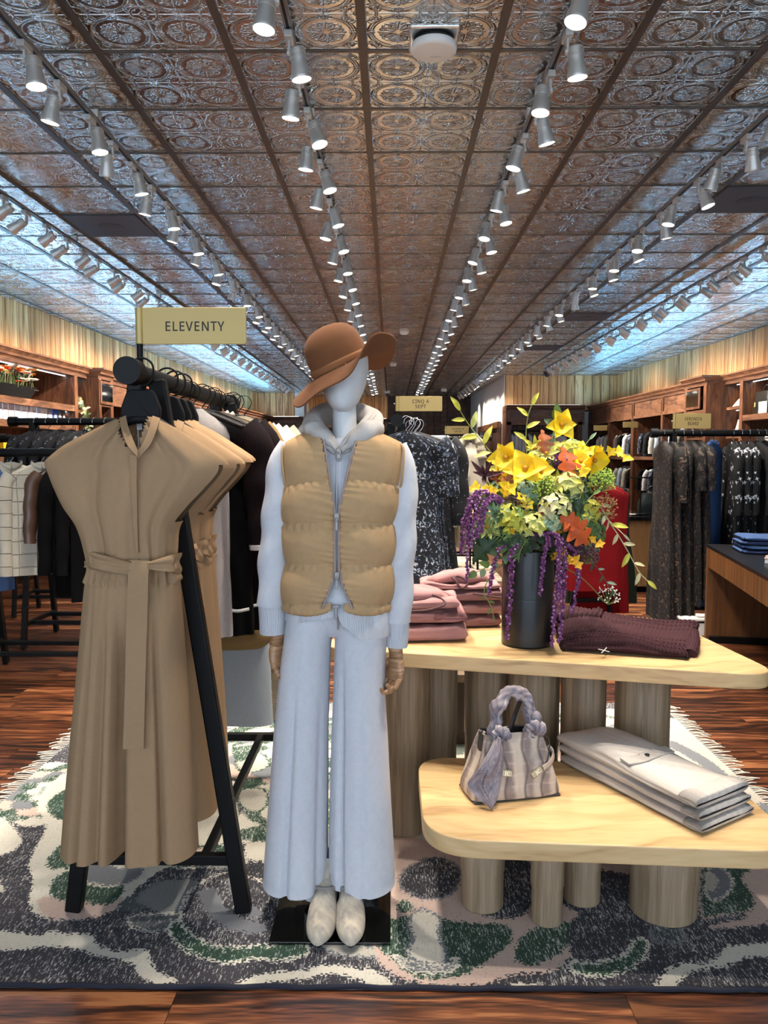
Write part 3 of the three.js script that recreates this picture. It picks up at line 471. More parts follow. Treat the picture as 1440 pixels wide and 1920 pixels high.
  blob(CR, A([[-100, 480], [10, 500], [60, 545], [92, 600], [40, 640], [-100, 670]])); blob(PC, A([[-80, 750], [45, 765], [-20, 800], [-90, 800]]));
  band(CR, A([[905, 1140], [1000, 1098], [1110, 1105], [1230, 1068], [1340, 1090], [1460, 1140]]), 26); blob(PC, A([[1160, 960], [1240, 1020], [1440, 1040], [1440, 990]]), GY);
  // flowers under the two oak tables
  blob(PK, B([[-60, 560], [60, 560], [300, 640], [520, 760], [770, 880], [780, 960], [700, 1020], [640, 1090], [470, 1090], [400, 1135], [220, 1140], [80, 1120], [-60, 1040]]));
  blob(GR, B([[-60, 960], [40, 1060], [120, 1120], [300, 1110], [420, 1030], [500, 960], [470, 900], [300, 900], [100, 860], [-40, 900]]), PK); blob(GR, B([[470, 1050], [560, 1070], [640, 1040], [720, 960], [720, 890], [600, 900], [500, 950]]), PK);
  blob(CR, B([[130, 840], [80, 900], [120, 960], [70, 1010], [130, 1055], [230, 1065], [235, 1000], [200, 940], [220, 880]]), GY); blob(GY, B([[20, 1010], [70, 1070], [170, 1095], [280, 1080], [275, 1020], [240, 1070], [120, 1060]]), CR);
  blob(CH, B([[70, 700], [50, 770], [150, 820], [260, 800], [300, 700], [200, 640]]), GY); blob(CH, B([[300, 700], [300, 860], [460, 900], [560, 860], [640, 700], [450, 640]]), PK); blob(GR, B([[40, 830], [60, 870], [120, 850], [90, 810]]));
  blob(CH, B([[700, 880], [680, 1000], [740, 1050], [860, 1050], [960, 980], [960, 900], [840, 820]])); blob(GR, B([[690, 1040], [700, 1090], [830, 1105], [950, 1070], [1000, 990], [960, 940], [900, 1030], [800, 1055]]), CR); blob('#3f474d', B([[990, 920], [1010, 975], [1100, 990], [1140, 950], [1080, 900]]), GY);
  blob(PK, B([[1330, 600], [1300, 700], [1400, 880], [1250, 900], [1200, 925], [1330, 920], [1480, 900], [1520, 650]])); blob(GR, B([[1180, 650], [1180, 900], [1250, 870], [1390, 865], [1400, 800], [1330, 730], [1400, 700], [1330, 620]]), PK); blob(GY, B([[1210, 680], [1200, 820], [1270, 815], [1315, 760], [1290, 700]]), CR); blob(PC, B([[1215, 700], [1210, 790], [1250, 780], [1255, 730]]));
  blob(CR, B([[960, 1190], [1030, 1120], [1060, 1070], [1150, 1045], [1220, 1060], [1280, 990], [1330, 980], [1500, 975], [1500, 1020], [1350, 1030], [1270, 1070], [1120, 1085], [1080, 1190]])); blob(CR, B([[430, 1140], [540, 1122], [660, 1150], [620, 1170], [470, 1165]])); blob(CR, B([[-100, 1060], [-10, 1090], [60, 1150], [-60, 1150]]));
  blob(CR, B([[240, 70], [330, 70], [330, 290], [220, 300]])); blob(LG, B([[250, 90], [330, 90], [330, 170], [250, 180]]), CR); blob(LG, B([[230, 200], [320, 200], [320, 270], [220, 280]]), CR); blob(PC, B([[1060, 130], [1200, 200], [1330, 330], [1440, 470], [1300, 450], [1080, 330]])); band(GY, B([[1080, 230], [1200, 290], [1290, 380]]), 50);
  const im = g.getImageData(0, 0, W, H).data, px = new Uint8ClampedArray(im);
  return tex(W, H, (x, yy) => {
    const y = H - 1 - yy, jx = Math.round((hash(x >> 2, y >> 2, 4) - 0.5) * 9), jy = Math.round((hash(x >> 2, y >> 2, 5) - 0.5) * 14), X = clamp(x + jx, 0, W - 1) | 0, Y = clamp(y + jy, 0, H - 1) | 0, i = (Y * W + X) * 4;
    let col = [px[i], px[i + 1], px[i + 2]]; const dark = col[0] < 100, streak = 0.65 * vn(x / 1.7, y / 9 + (x >> 1) * 7.1, 1e5, 1e5, 8) + 0.35 * vn(x / 1.2, y / 3, 1e5, 1e5, 9), patch = fbm(x / 90, y / 90, 1000, 1000, 12, 3), yarn = ((y >> 1) & 1) ? 1.05 : 0.93;
    if (dark) col = mix3(col, [214, 210, 202], smooth(0.6 - 0.3 * (patch - 0.4), 0.82 - 0.3 * (patch - 0.4), streak) * 0.85); else col = mix3(col, [col[0] * 0.78, col[1] * 0.78, col[2] * 0.78], smooth(0.62, 0.9, streak) * 0.6);
    return col.map((q) => q * yarn);
  }, { repeat: [RX1 - RX0, RD1 - RD0] });
})();
{
  const weave = tex(128, 128, (x, y) => 90 + 80 * Math.abs(Math.sin(x * Math.PI / 8)) * (0.6 + 0.4 * hash(x >> 3, y >> 2, 2)) + 50 * ((y >> 2) & 1), { srgb: false, repeat: [0.09, 0.09] });
  const t = thing('area_rug', 'large flat woven rug with faded green and charcoal flowers under the display', 'rug', [0, 0.0005, 0]);
  const g = box(RX0, RX1, 0, 0.008, -RD1, -RD0); const p = g.attributes.position, uv = g.attributes.uv; for (let i = 0; i < p.count; i++) uv.setXY(i, p.getX(i) - RX0, p.getZ(i) + RD1); g.computeVertexNormals();
  // the texture's v runs from far edge (row H-1) to near edge
  for (let i = 0; i < p.count; i++) uv.setY(i, (RD1 - RD0) - (p.getZ(i) + RD1));
  part('woven_field', g, std({ map: rugTex, roughness: 0.95, bumpMap: weave, bumpScale: 0.002 }), t);
  const wob = rng(5), edge = []; for (let k = 0; k <= 60; k++) edge.push(V(lerp(RX0, RX1, k / 60), 0.006 + wob() * 0.002, -RD0 + (wob() - 0.5) * 0.006));
  part('bound_edge', sweep(edge, 0.007, { nu: 8, nv: 120 }), std({ color: 0x1d1f2c, roughness: 0.95 }), t, 'navy bound near edge');
  const fr = rng(8), L = [], fm = std({ color: 0xd8d0bf, roughness: 0.95 });
  for (const [x, s] of [[RX0, -1], [RX1, 1]]) for (let d = RD0 + 0.02; d < RD1; d += 0.021) { const l = 0.05 + fr() * 0.05, dz = (fr() - 0.5) * 0.07, y = 0.004; L.push(sweep([V(x - s * 0.005, 0.007, -d), V(x + s * l * 0.5, 0.006 + fr() * 0.006, -d + dz * 0.3), V(x + s * l, y, -d + dz)], (q) => 0.0036 * (1 - 0.4 * q), { nu: 5, nv: 5 })); }
  part('fringe', mergeGeometries(L), fm, t, 'cream knotted fringe').userData.kind = 'stuff';
}

// ---------------------------------------------------------------- two nested oak tables
function tableTop(pts, r, y, th) { const s = roundPoly(pts.map(([x, d]) => [x, d]), r), g = extrude(s, th - 0.008, 0.004, 2, 24); g.rotateX(-Math.PI / 2); g.translate(0, y - th + 0.004, 0); return metreUV(g, { ou: 0.35, ov: 0.2 }); }
function tableLeg(x, d, r, h) { const g = lathe([[0.001, 0], [r - 0.004, 0], [r - 0.001, 0.004], [r - 0.001, h * 0.4], [r + 0.0025, h * 0.405], [r + 0.0025, h - 0.001], [0.001, h]], 40); g.translate(x, 0.0085, -d); const p = g.attributes.position, uv = g.attributes.uv; for (let i = 0; i < p.count; i++) uv.setXY(i, uv.getX(i) * 6.28 * r, p.getY(i)); return g; }
const highTable = thing('display_table', 'taller oak display table with rounded corners carrying the flower vase', 'table');
part('table_top', tableTop([[-0.27, 2.8], [1.235, 2.44], [1.15, 3.36], [-0.02, 3.36]], [0.14, 0.15, 0.2, 0.2], 0.76, 0.052), oak, highTable);
for (const [x, d, r] of [[0.05, 2.98, 0.097], [0.94, 2.9, 0.097], [0.75, 3.02, 0.084], [0.575, 3.12, 0.1], [0.4, 3.24, 0.09], [0.19, 3.22, 0.085]]) part('leg', tableLeg(x, d, r, 0.699), oakLeg, highTable);
rebase(highTable);
const lowTable = thing('display_table', 'low oak display table carrying the handbag and folded cardigans', 'table');
part('table_top', tableTop([[0.1, 2.18], [1.155, 2.11], [1.13, 2.7], [0.1, 2.79]], [0.16, 0.17, 0.2, 0.14], 0.36, 0.055), oak, lowTable);
for (const [x, d, r] of [[0.295, 2.45, 0.068], [0.485, 2.36, 0.049], [0.622, 2.48, 0.06], [0.865, 2.42, 0.104]]) part('leg', tableLeg(x, d, r, 0.297), oakLeg, lowTable);
rebase(lowTable);
{ // dark low bench seen between the legs
  const t = thing('low_bench', 'dark brown low bench with square legs behind the taller oak table', 'bench', [0.35, 0.009, -3.85]), m = std({ color: 0x3a2c20, roughness: 0.6 });
  part('seat', rbox(-0.5, 0.5, 0.36, 0.4, -0.16, 0.16, 0.004), std({ color: 0x5b4a38, roughness: 0.6 }), t); for (const x of [-0.2, 0.02, 0.42]) part('leg', rbox(x - 0.045, x + 0.045, 0, 0.36, -0.12, 0.0, 0.004), m, t);
}
// ---------------------------------------------------------------- cloth
const weaveBump = tex(128, 128, (x, y) => 120 + 60 * Math.sin(x * Math.PI / 4 + y * Math.PI / 4) + 60 * (hash(x, y, 3) - 0.5), { srgb: false, repeat: [0.035, 0.035] });
const knitBump = tex(128, 128, (x, y) => { const c = x % 16, k = y % 12, s = c < 8 ? 1 : -1; return 110 + 90 * Math.cos(((c % 8) - 4) * 0.6) * (0.55 + 0.45 * Math.cos((k + s * (c % 8)) * Math.PI / 6)); }, { srgb: false, repeat: [0.05, 0.05] });
const ribBump = tex(64, 16, (x) => 60 + 150 * Math.abs(Math.cos(x * Math.PI / 16)), { srgb: false, repeat: [0.022, 0.02] });
const quiltBump = tex(128, 128, (x, y) => { const a = (x + y) % 32, b = (x - y + 128) % 32, f = (q) => Math.min(q, 32 - q) / 16; return 40 + 190 * Math.min(1, Math.min(f(a), f(b)) * 2.2); }, { srgb: false, repeat: [0.05, 0.05] });
const mottle = tex(256, 256, (x, y) => { const a = fbm(x / 16, y / 16, 16, 16, 21, 4), b = hash(x, y, 8); const v = 238 + 9 * (a - 0.5) + 14 * (b - 0.5); return [v, v, v]; }, { repeat: [0.18, 0.18] });
const cloth = (hex, o = {}) => phys({ color: hex, roughness: 0.9, specularIntensity: 0.25, map: mottle, bumpMap: weaveBump, bumpScale: 0.0006, side: THREE.DoubleSide, ...o });
const knit = (hex, o = {}) => cloth(hex, { bumpMap: knitBump, bumpScale: 0.002, ...o });
const camel = cloth(0xa98a6a), vestCloth = cloth(0xc4a076), blackCloth = cloth(0x0d0d10), hangerBlack = phys({ color: 0x0a0a0c, roughness: 0.6, specularIntensity: 0.4 });

const outline = (rows, d) => rows.map(([py, xl, xr, b, dz = 0]) => { const A = at(xl, py, d), B = at(xr, py, d); return [A.y, (A.x + B.x) / 2, -d + dz, (B.x - A.x) / 2, b]; });
const pts = (l, d) => l.map(([x, y, e = 0]) => at(x, y, d + e));

// generic clothes hanger and hanging garment: local y = 0 at the top of the rail, plane of the garment faces local z
const hookGeo = (() => { const p = []; for (let k = 0; k <= 12; k++) { const a = -0.6 + k / 12 * 4.1; p.push(V(0.032 * Math.cos(a), -0.03 + 0.032 * Math.sin(a), 0)); } p.reverse(); return sweep([V(0, -0.1, 0), V(0, -0.082, 0), V(0.014, -0.066, 0), ...p.reverse().slice(1)], 0.0021, { nu: 6, nv: 26 }); })();
const shoulderGeo = sweep([V(-0.2, -0.165, 0), V(-0.1, -0.125, 0), V(-0.03, -0.103, 0), V(0, -0.099, 0), V(0.03, -0.103, 0), V(0.1, -0.125, 0), V(0.2, -0.165, 0)], (t) => [0.011 - 0.004 * Math.abs(t - 0.5), 0.007 + 0.014 * Math.abs(t - 0.5)], { nu: 8, nv: 20 });
const hangerProto = {};
function hanger(pos, turn, label, group, mat = hangerBlack, hook = chrome, scale = 1) {
  const t = thing('clothes_hanger', label, 'hanger', pos, turn, group); part('hook', hookGeo, hook, t); part('shoulder_bar', shoulderGeo, mat, t); t.scale.set(scale, 1, 1); return t;
}
function bodyGeo({ w = 0.42, len = 0.65, thick = 0.038, hem = 1, folds = 5, amp = 0.008, seed = 1, neck = 0.055, top = -0.1, waist = 0.97, strap = false, nu = 40, nv = 26 }) {
  const h = w / 2, y = (t) => top - 0.08 - t * (len - 0.08), rows = [[top, 0, 0, neck, 0.022], [top - 0.018, 0, 0, neck + 0.035, 0.026], [top - 0.045, 0, 0, h * 0.78, 0.032], [top - 0.075, 0, 0, h * 0.97, 0.036], [y(0.08), 0, 0, h, thick * 0.8], [y(0.35), 0, 0, h * waist, thick], [y(0.7), 0, 0, h * lerp(waist, hem, 0.7), thick * lerp(1, hem, 0.6)], [y(1), 0, 0, h * hem, thick * hem]];
  return loft(rows, { nu, nv, e: 0.85, disp: (th, yy, c, s, v) => smooth(0.12, 0.9, v) * amp * (Math.sin(th * folds + seed * 2.1 + v * 0.8) + 0.6 * Math.sin(th * (folds * 2 + 1) + seed * 5.3)) * (s > 0 ? 1 : 0.7) + 0.004 * n3(c * 4 + seed * 3, yy * 9, seed) });
}
function sleeveGeo(s, { w = 0.42, L = 0.5, r = 0.055, seed = 1, top = -0.1, out = 0.05, fwd = 0 }) {
  const h = w / 2; return sweep([V(s * h * 0.86, top - 0.075, 0), V(s * (h + 0.012), top - 0.12, 0), V(s * (h + out * 0.7), top - 0.12 - L * 0.4, fwd * 0.4), V(s * (h + out), top - 0.1 - L, fwd)], (t) => [lerp(r, r * 0.72, t), lerp(r * 0.8, r * 0.62, t)], { nu: 14, nv: 16, up: V(1, 0, 0), disp: (th, v) => 0.004 * Math.sin(v * 19 + seed * 3 + 2 * Math.sin(th)) });
}
function garment(name, label, category, group, pos, turn, o = {}) {
  const t = thing(name, label, category, pos, turn, group);
  const body = part('body', bodyGeo(o), o.mat, t);
  if (o.L) for (const s of [-1, 1]) { const sl = part('sleeve', sleeveGeo(s, { ...o, r: o.r || 0.052 }), o.smat || o.mat, t); if (o.cuff) { const h = (o.w || 0.42) / 2 + (o.out ?? 0.05), y = (o.top ?? -0.1) - 0.1 - o.L; part('cuff', sweep([V(s * h, y + 0.012, o.fwd || 0), V(s * (h + 0.001), y - 0.006, o.fwd || 0)], (o.r || 0.052) * 0.72, { nu: 14, nv: 2 }), o.cuff, sl); } }
  if (o.collar) part('collar', sweep([V(-0.062, (o.top ?? -0.1) + 0.006, 0.0), V(-0.045, (o.top ?? -0.1) - 0.012, 0.028), V(0, (o.top ?? -0.1) - 0.03, 0.04), V(0.045, (o.top ?? -0.1) - 0.012, 0.028), V(0.062, (o.top ?? -0.1) + 0.006, 0)], [0.013, 0.007], { nu: 8, nv: 16 }), o.collar, t);
  return t;
}
function pants(name, label, category, group, pos, turn, { w = 0.3, len = 0.95, mat, seed = 1, thick = 0.03, top = -0.13 }) {
  const t = thing(name, label, category, pos, turn, group);
  for (const s of [-1, 1]) part('leg', loft([[top, s * w * 0.22, s * 0.008, w * 0.26, thick * 0.6], [top - 0.1, s * w * 0.24, s * 0.008, w * 0.27, thick], [top - len * 0.6, s * w * 0.26, s * 0.008, w * 0.27, thick], [top - len, s * w * 0.27, s * 0.008, w * 0.28, thick]], { nu: 28, nv: 16, e: 0.8, capTop: true, disp: (th, y) => 0.004 * Math.sin(th * 4 + seed + y * 3) }), mat, t);
  part('waistband', rbox(-w * 0.5, w * 0.5, top - 0.02, top + 0.022, -thick * 0.9, thick * 0.9, 0.008), mat, t);
  return t;
}
function rackFrame(name, label, x, z, len, { turn = 0, h = 1.685, foot = 0.25, bar: br = 0.028, legw = 0.05, mat = blackMetal, cross = 0.18, sideRails = true } = {}) {   // bar along local z, frames at both ends
  const t = thing(name, label, 'clothes rack', [x, 0.0, z], turn), H = len / 2;
  part('top_bar', rod(V(0, h, -H), V(0, h, H), br, 24), mat, t);
  for (const s of [-1, 1]) {
    part('bar_end', new THREE.CylinderGeometry(br * 1.38, br * 1.38, 0.06, 28).rotateX(Math.PI / 2).translate(0, h, s * (H + 0.0)), mat, t);
    const z0 = s * (H - 0.16);
    for (const q of [-1, 1]) part('leg', bar(V(q * foot, 0.009, z0), V(q * 0.03, h - 0.01, z0), legw, legw * 0.8), mat, t);
    const yx = foot - (foot - 0.03) * cross / h; part('crossbar', bar(V(-yx, cross, z0), V(yx, cross, z0), 0.034, 0.03), mat, t);
  }
  if (sideRails) for (const q of [-1, 1]) part('side_rail', bar(V(q * foot * 0.55, cross, -H + 0.16), V(q * foot * 0.55, cross, H - 0.16), 0.03, 0.03), mat, t);
  return t;
}
function signTexture(lines, size = 86) { return canvasTex(768, 256, (g, w, h) => { g.fillStyle = '#ac935b'; g.fillRect(0, 0, w, h); g.fillStyle = '#241a10'; g.font = `${size}px sans-serif`; g.textAlign = 'center'; g.textBaseline = 'middle'; const n = lines.length; lines.forEach((l, i) => { const ls = size * 0.06, W = [...l].reduce((a, c) => a + g.measureText(c).width + ls, -ls); let x = w * 0.5 - W / 2; g.textAlign = 'left'; for (const c of l) { g.lineWidth = 2.5; g.strokeStyle = '#241a10'; g.strokeText(c, x, h / 2 + (i - (n - 1) / 2) * size * 1.05 + 4); g.fillText(c, x, h / 2 + (i - (n - 1) / 2) * size * 1.05 + 4); x += g.measureText(c).width + ls; } }); }); }
function sign(lines, label, x, y, z, { w = 0.29, h = 0.1, pole = 0.12, turn = 0, size } = {}) {   // the plate starts at its brass holder; y = underside
  const t = thing('rack_sign', label, 'sign', [x, y - pole, z], turn, undefined);
  part('post', rod(V(0, 0, 0), V(0, pole + 0.002, 0), 0.009), blackMetal, t); part('holder', rod(V(0, pole, 0), V(0, pole + h, 0), 0.0115), brass, t);
  const sh = roundPoly([[0, 0], [w, 0], [w, h], [0, h]], [0.001, 0.007, 0.007, 0.001]), g = extrude(sh, 0.006, 0.001, 1, 6); g.translate(0.011, pole, -0.004);
  const p = g.attributes.position, uv = g.attributes.uv; for (let i = 0; i < p.count; i++) uv.setXY(i, (p.getX(i) - 0.011) / w, (p.getY(i) - pole) / h);
  const m = std({ map: signTexture(lines, size), metalness: 0.35, roughness: 0.45 }), plain = std({ color: 0xac935b, metalness: 0.35, roughness: 0.45 });
  const back = p.count; part('plate', g, m, t); part('screw', new THREE.SphereGeometry(0.005, 10, 8).translate(-0.018, pole + h * 0.5, 0), satin, t); part('screw_shaft', rod(V(-0.018, pole + h * 0.5, 0), V(0, pole + h * 0.5, 0), 0.002), satin, t);
  return t;
}

// ---------------------------------------------------------------- front rack with the tan dresses
rackFrame('clothes_rack', 'black A-frame clothes rack holding tan dresses at its front end', -0.735, -2.94, 1.4, { foot: 0.27, legw: 0.05, h: 1.685 });
sign(['ELEVENTY'], 'brass rack sign reading ELEVENTY on the black clothes rack', at(262, 645, 2.36).x, at(262, 645, 2.36).y, -2.36, { w: 0.305, h: 0.105, pole: 0.095, size: 92 });
const DD = 2.27;
function tanDress() {
  const t = thing('tan_dress', 'front tan belted dress with cap sleeves and open collar on black hanger', 'dress', [0, 0, 0], 0, 'tan belted dresses on the front rack');
  const rows = outline([[782, 232, 290, 0.045], [790, 214, 306, 0.05], [804, 184, 334, 0.055], [820, 152, 360, 0.06], [835, 124, 384, 0.062], [852, 102, 410, 0.062], [866, 88, 428, 0.062], [884, 93, 428, 0.066], [915, 106, 402, 0.074], [950, 124, 368, 0.08], [985, 149, 342, 0.085], [1030, 164, 336, 0.085], [1062, 166, 335, 0.084], [1090, 163, 335, 0.088], [1160, 157, 341, 0.1], [1300, 143, 353, 0.108], [1450, 128, 364, 0.112], [1590, 116, 372, 0.115]], DD);
  const Y = (py) => at(260, py, DD).y, cx = at(259, 840, DD).x, yV = Y(842), yT = Y(782), yS0 = Y(872), yS1 = Y(978), yW = Y(1088), hem = Y(1590);
  const yb = Y(1040), gapW = (y) => y > yV ? 0.006 + 0.032 * (y - yV) / (yT - yV) : 0;
  const valleys = [[-0.64, 0.035, 0.02], [-0.36, 0.05, 0.024], [-0.03, 0.085, 0.08], [0.62, 0.04, 0.024]];
  const g = loft(rows, {
    nu: 150, nv: 150, e: 0.8,
    disp: (th, y, c, s) => {
      let d = 0;
      if (y < yW) { const q = smooth(0, 0.25, yW - y), k = 0.55 + 0.9 * (yW - y) / (yW - hem); for (const [p, w, a] of valleys) { const pp = p * (s > 0 ? 1 : 0.9); d -= a * k * q * Math.exp(-(((c - pp) / w) ** 2)); } d += 0.0035 * k * Math.sin(c * 9 + 1 + (s < 0 ? 2 : 0)) * q; d += 0.0012 * Math.sin(c * 40) * Math.exp(-(yW - y) * 14); }
      else { d += smooth(yW, yW + 0.06, y) * (0.006 * Math.sin(c * 9 + y * 2) + 0.004 * n3(c * 5, y * 5, 3) - 0.014 * Math.exp(-(((c - 0.62 + (y - yW) * 0.35) / 0.07) ** 2)) - 0.012 * Math.exp(-(((c + 0.5 - (y - yW) * 0.25) / 0.06) ** 2)) - 0.013 * Math.exp(-(((c + 0.12 + (yT - y) * 0.05) / 0.05) ** 2)) * smooth(yW, yV, y)); d += 0.002 * Math.sin(c * 40) * Math.exp(-(y - yb) * 22); }
      d -= 0.005 * Math.exp(-(((y - Y(1062)) / 0.03) ** 2));
      if (Math.abs(y - (hem + 0.045)) < 0.0025) d -= 0.0022;
      return d;
    },
    skip: (th, y, x) => { const s = Math.sin(th), c = Math.cos(th); if (y < yS0 && y > yS1 && Math.abs(c) > (c > 0 ? 0.9 : 0.965)) return true; return s > 0.02 && Math.abs(x - cx) < gapW(y) * 0.99; },
    post: (x, y, z, th) => { const g = gapW(y), dx = x - cx; return Math.sin(th) > 0 && g > 0 && Math.abs(dx) < g * 2.2 ? [cx + Math.sign(dx || 1) * Math.max(g, Math.abs(dx)), y, z] : [x, y, z]; },
  });
  const dressBody = part('body', g, camel, t);
  const f = 2.205;
  part('collar', ribbon(pts([[236, 780, 0.05], [240, 800, 0.02], [249, 824, 0.0], [259, 846, -0.012]], f - 0.012), pts([[224, 785, 0.04], [228, 806, 0.0], [238, 834, -0.016], [258, 858, -0.016]], f - 0.012), { thick: 0.004 }), camel, t);
  part('collar', ribbon(pts([[286, 780, 0.05], [281, 800, 0.02], [271, 826, 0.0], [257, 847, -0.014]], f - 0.012), pts([[300, 785, 0.04], [294, 806, 0.0], [281, 836, -0.016], [258, 860, -0.018]], f), { thick: 0.004 }), camel, t);
  part('placket', ribbon(pts([[244, 852], [247, 920], [251, 985], [255, 1036]], f - 0.018), pts([[257, 856], [257, 920], [258, 985], [260, 1036]], f - 0.018), { thick: 0.005, nv: 4 }), camel, t);
  const belt = part('belt', ribbon(pts([[162, 1029, 0.04], [180, 1036, -0.02], [215, 1045, -0.035], [246, 1052, -0.036]], f), pts([[162, 1063, 0.04], [180, 1070, -0.02], [215, 1076, -0.035], [246, 1078, -0.036]], f), { thick: 0.007, nv: 10, bulge: (u, v) => 0.004 * Math.sin(v * 9 + u * 2) + 0.003 * Math.sin(v * 20 - u * 5) }), camel, t);
  part('belt', ribbon(pts([[277, 1054, -0.036], [300, 1047, -0.034], [322, 1040, -0.02], [337, 1036, 0.04]], f), pts([[277, 1066, -0.036], [300, 1070, -0.034], [322, 1072, -0.02], [337, 1078, 0.04]], f), { thick: 0.007, nv: 10, bulge: (u, v) => 0.004 * Math.sin(v * 9 - u * 2) }), camel, t);
  const tie = part('belt_tie', ribbon(pts([[243, 1050, 0.0], [241, 1075, -0.012], [238, 1150, -0.012], [235, 1280, -0.02], [231, 1404, -0.022]], f - 0.03), pts([[281, 1052, 0.0], [279, 1075, -0.012], [277, 1150, -0.012], [273, 1280, -0.02], [270, 1404, -0.022]], f - 0.03), { thick: 0.006, nu: 40 }), camel, t);
  part('belt_tie', ribbon(pts([[256, 1300, 0], [253, 1400, -0.01], [252, 1462, -0.012]], f - 0.022), pts([[276, 1300, 0], [275, 1400, -0.01], [274, 1463, -0.012]], f - 0.022), { thick: 0.005, nv: 4 }), camel, t);
  return t;
}
const dressA = tanDress(); rebase(dressA);
const dp = dressA.position.clone();
[[0.0, 0.26, 'second'], [0.012, 0.35, 'third'], [0.004, 0.44, 'fourth']].forEach(([x, z, n], k) => dup(dressA, [dp.x + x, dp.y + 0.004 * k, dp.z - z], 0, `${n} tan belted dress from the front, behind the black rack leg`));
{ // dark lining tag and care label of the front dress
  const t = thing('price_tag', 'small black and white price tag hanging inside the front tan dress', 'tag'); const f = 2.24;
  part('card', ribbon(pts([[259, 893], [259, 960]], f), pts([[265, 893], [265, 960]], f), { thick: 0.002, nv: 2 }), std({ color: 0x141414, roughness: 0.5 }), t); part('label', ribbon(pts([[257, 862], [257, 892]], f - 0.002), pts([[265, 862], [266, 892]], f - 0.002), { thick: 0.002, nv: 2 }), whitePaint, t); part('string', sweep(pts([[258, 800], [260, 830], [261, 863]], f), 0.0008, { nu: 5, nv: 8 }), whitePaint, t);
  rebase(t);
  const l = thing('neck_label', 'white woven neck label inside the front tan dress', 'label'); part('cloth', ribbon(pts([[248, 772], [262, 774], [276, 772]], 2.31), pts([[250, 783], [262, 786], [274, 783]], 2.305), { thick: 0.002 }), cloth(0xd5d8dc), l); part('size_tab', ribbon(pts([[256, 786], [257, 806]], 2.3), pts([[267, 786], [266, 806]], 2.3), { thick: 0.002, nv: 2 }), cloth(0xcfd2d6), l); rebase(l);
}
function bigHanger(label, z) {
  const t = thing('clothes_hanger', label, 'hanger', [-0.718, 1.715, z], 0, 'wide black hangers of the tan dresses');
  part('plate', extrude(roundPoly([[-0.033, -0.082], [0.033, -0.082], [0.054, -0.135], [0.05, -0.165], [0.03, -0.16], [0, -0.152], [-0.03, -0.16], [-0.05, -0.165], [-0.054, -0.135]], 0.012), 0.016, 0.004).translate(0, 0, -0.012), hangerBlack, t);
  part('shoulder_bar', sweep([V(-0.17, -0.255, 0), V(-0.1, -0.205, 0), V(-0.03, -0.165, 0), V(0.03, -0.165, 0), V(0.1, -0.205, 0), V(0.17, -0.255, 0)], (q) => [0.014, 0.01 + 0.02 * Math.abs(q - 0.5)], { nu: 10, nv: 20 }), hangerBlack, t);
  part('hook', sweep([V(0, -0.085, 0), V(0, -0.072, 0), V(0.02, -0.062, 0), V(0.036, -0.042, 0), V(0.036, -0.008, 0), V(0.02, 0.008, 0), V(-0.004, 0.01, 0), V(-0.026, -0.004, 0), V(-0.035, -0.024, 0)], 0.0032, { nu: 8, nv: 40 }), blackMetal, t);
  return t;
}
['wide black hanger of the front tan dress, at the rack end', 'wide black hanger of the second tan dress', 'wide black hanger of the third tan dress', 'wide black hanger of the fourth tan dress'].forEach((l, k) => bigHanger(l, -2.275 - [0, 0.26, 0.35, 0.44][k]));

// garments further along the same rack
const lace = knit(0xd7d0cf, { bumpScale: 0.004 }), aubergine = cloth(0x180e12, { bumpMap: ribBump, bumpScale: 0.0015 }), jet = cloth(0x070709), whiteKnit = knit(0xd9d5cb), creamCloth = cloth(0xd2c8b0), puffKhaki = cloth(0x93784f), iceTrouser = cloth(0xb9c3cc), beigeQuilt = cloth(0xb4a68e, { bumpMap: quiltBump, bumpScale: 0.003 }), trimWhite = knit(0xdad8d8), cableCream = knit(0xcbbf9f, { bumpScale: 0.005 }), forest = cloth(0x232a22);
const RK = 'clothes on the front black rack', BX = -0.728, BY = 1.713;
const hangItem = (z, dx = 0) => [BX + dx, BY, z];
garment('lace_blouse', 'white open-knit lace blouse behind the tan dresses', 'blouse', RK, hangItem(-2.82), 0, { mat: lace, w: 0.3, len: 0.82 });
for (const [z, dx, n] of [[-2.9, 0.0, 'nearer'], [-2.98, 0.02, 'farther']]) {
  const c = garment('dark_cardigan', `${n} aubergine black cardigan with white cuffs hanging beside the white lace blouse`, 'cardigan', RK, hangItem(z, dx), 0, { mat: n === 'nearer' ? jet : aubergine, smat: aubergine, w: 0.43, len: 0.83, L: 0.4, r: 0.07, out: 0.045, cuff: trimWhite, fwd: 0.03 });
  part('placket_trim', sweep([V(0.1, -0.72, 0.066), V(0.1, -0.8, 0.07), V(0.16, -0.83, 0.064), V(0.21, -0.825, 0.05)], 0.006, { nu: 8, nv: 14 }), trimWhite, c); part('button', new THREE.SphereGeometry(0.012, 12, 8).scale(1, 1, 0.4).translate(0.12, -0.73, 0.072), trimWhite, c);
}
{ const c = garment('puffer_jacket', 'khaki quilted puffer jacket hanging under the dark cardigan cuffs', 'jacket', RK, hangItem(-3.06, 0.02), 0, { mat: puffKhaki, w: 0.46, len: 0.9, L: 0.6, thick: 0.06, r: 0.06 }); for (let k = 0; k < 4; k++) part('puff', loft([[-0.6 - k * 0.105, 0, 0, 0.2, 0.05], [-0.63 - k * 0.105, 0, 0, 0.236, 0.078], [-0.68 - k * 0.105, 0, 0, 0.236, 0.078], [-0.705 - k * 0.105, 0, 0, 0.2, 0.05]], { nu: 36, nv: 8, e: 0.8 }), puffKhaki, c); }
pants('ice_trousers', 'pale ice blue wide trousers hanging beneath the khaki puffer jacket', 'trousers', RK, hangItem(-3.13, 0.03), 0, { w: 0.4, len: 0.85, mat: iceTrouser, thick: 0.035, top: -0.5 });
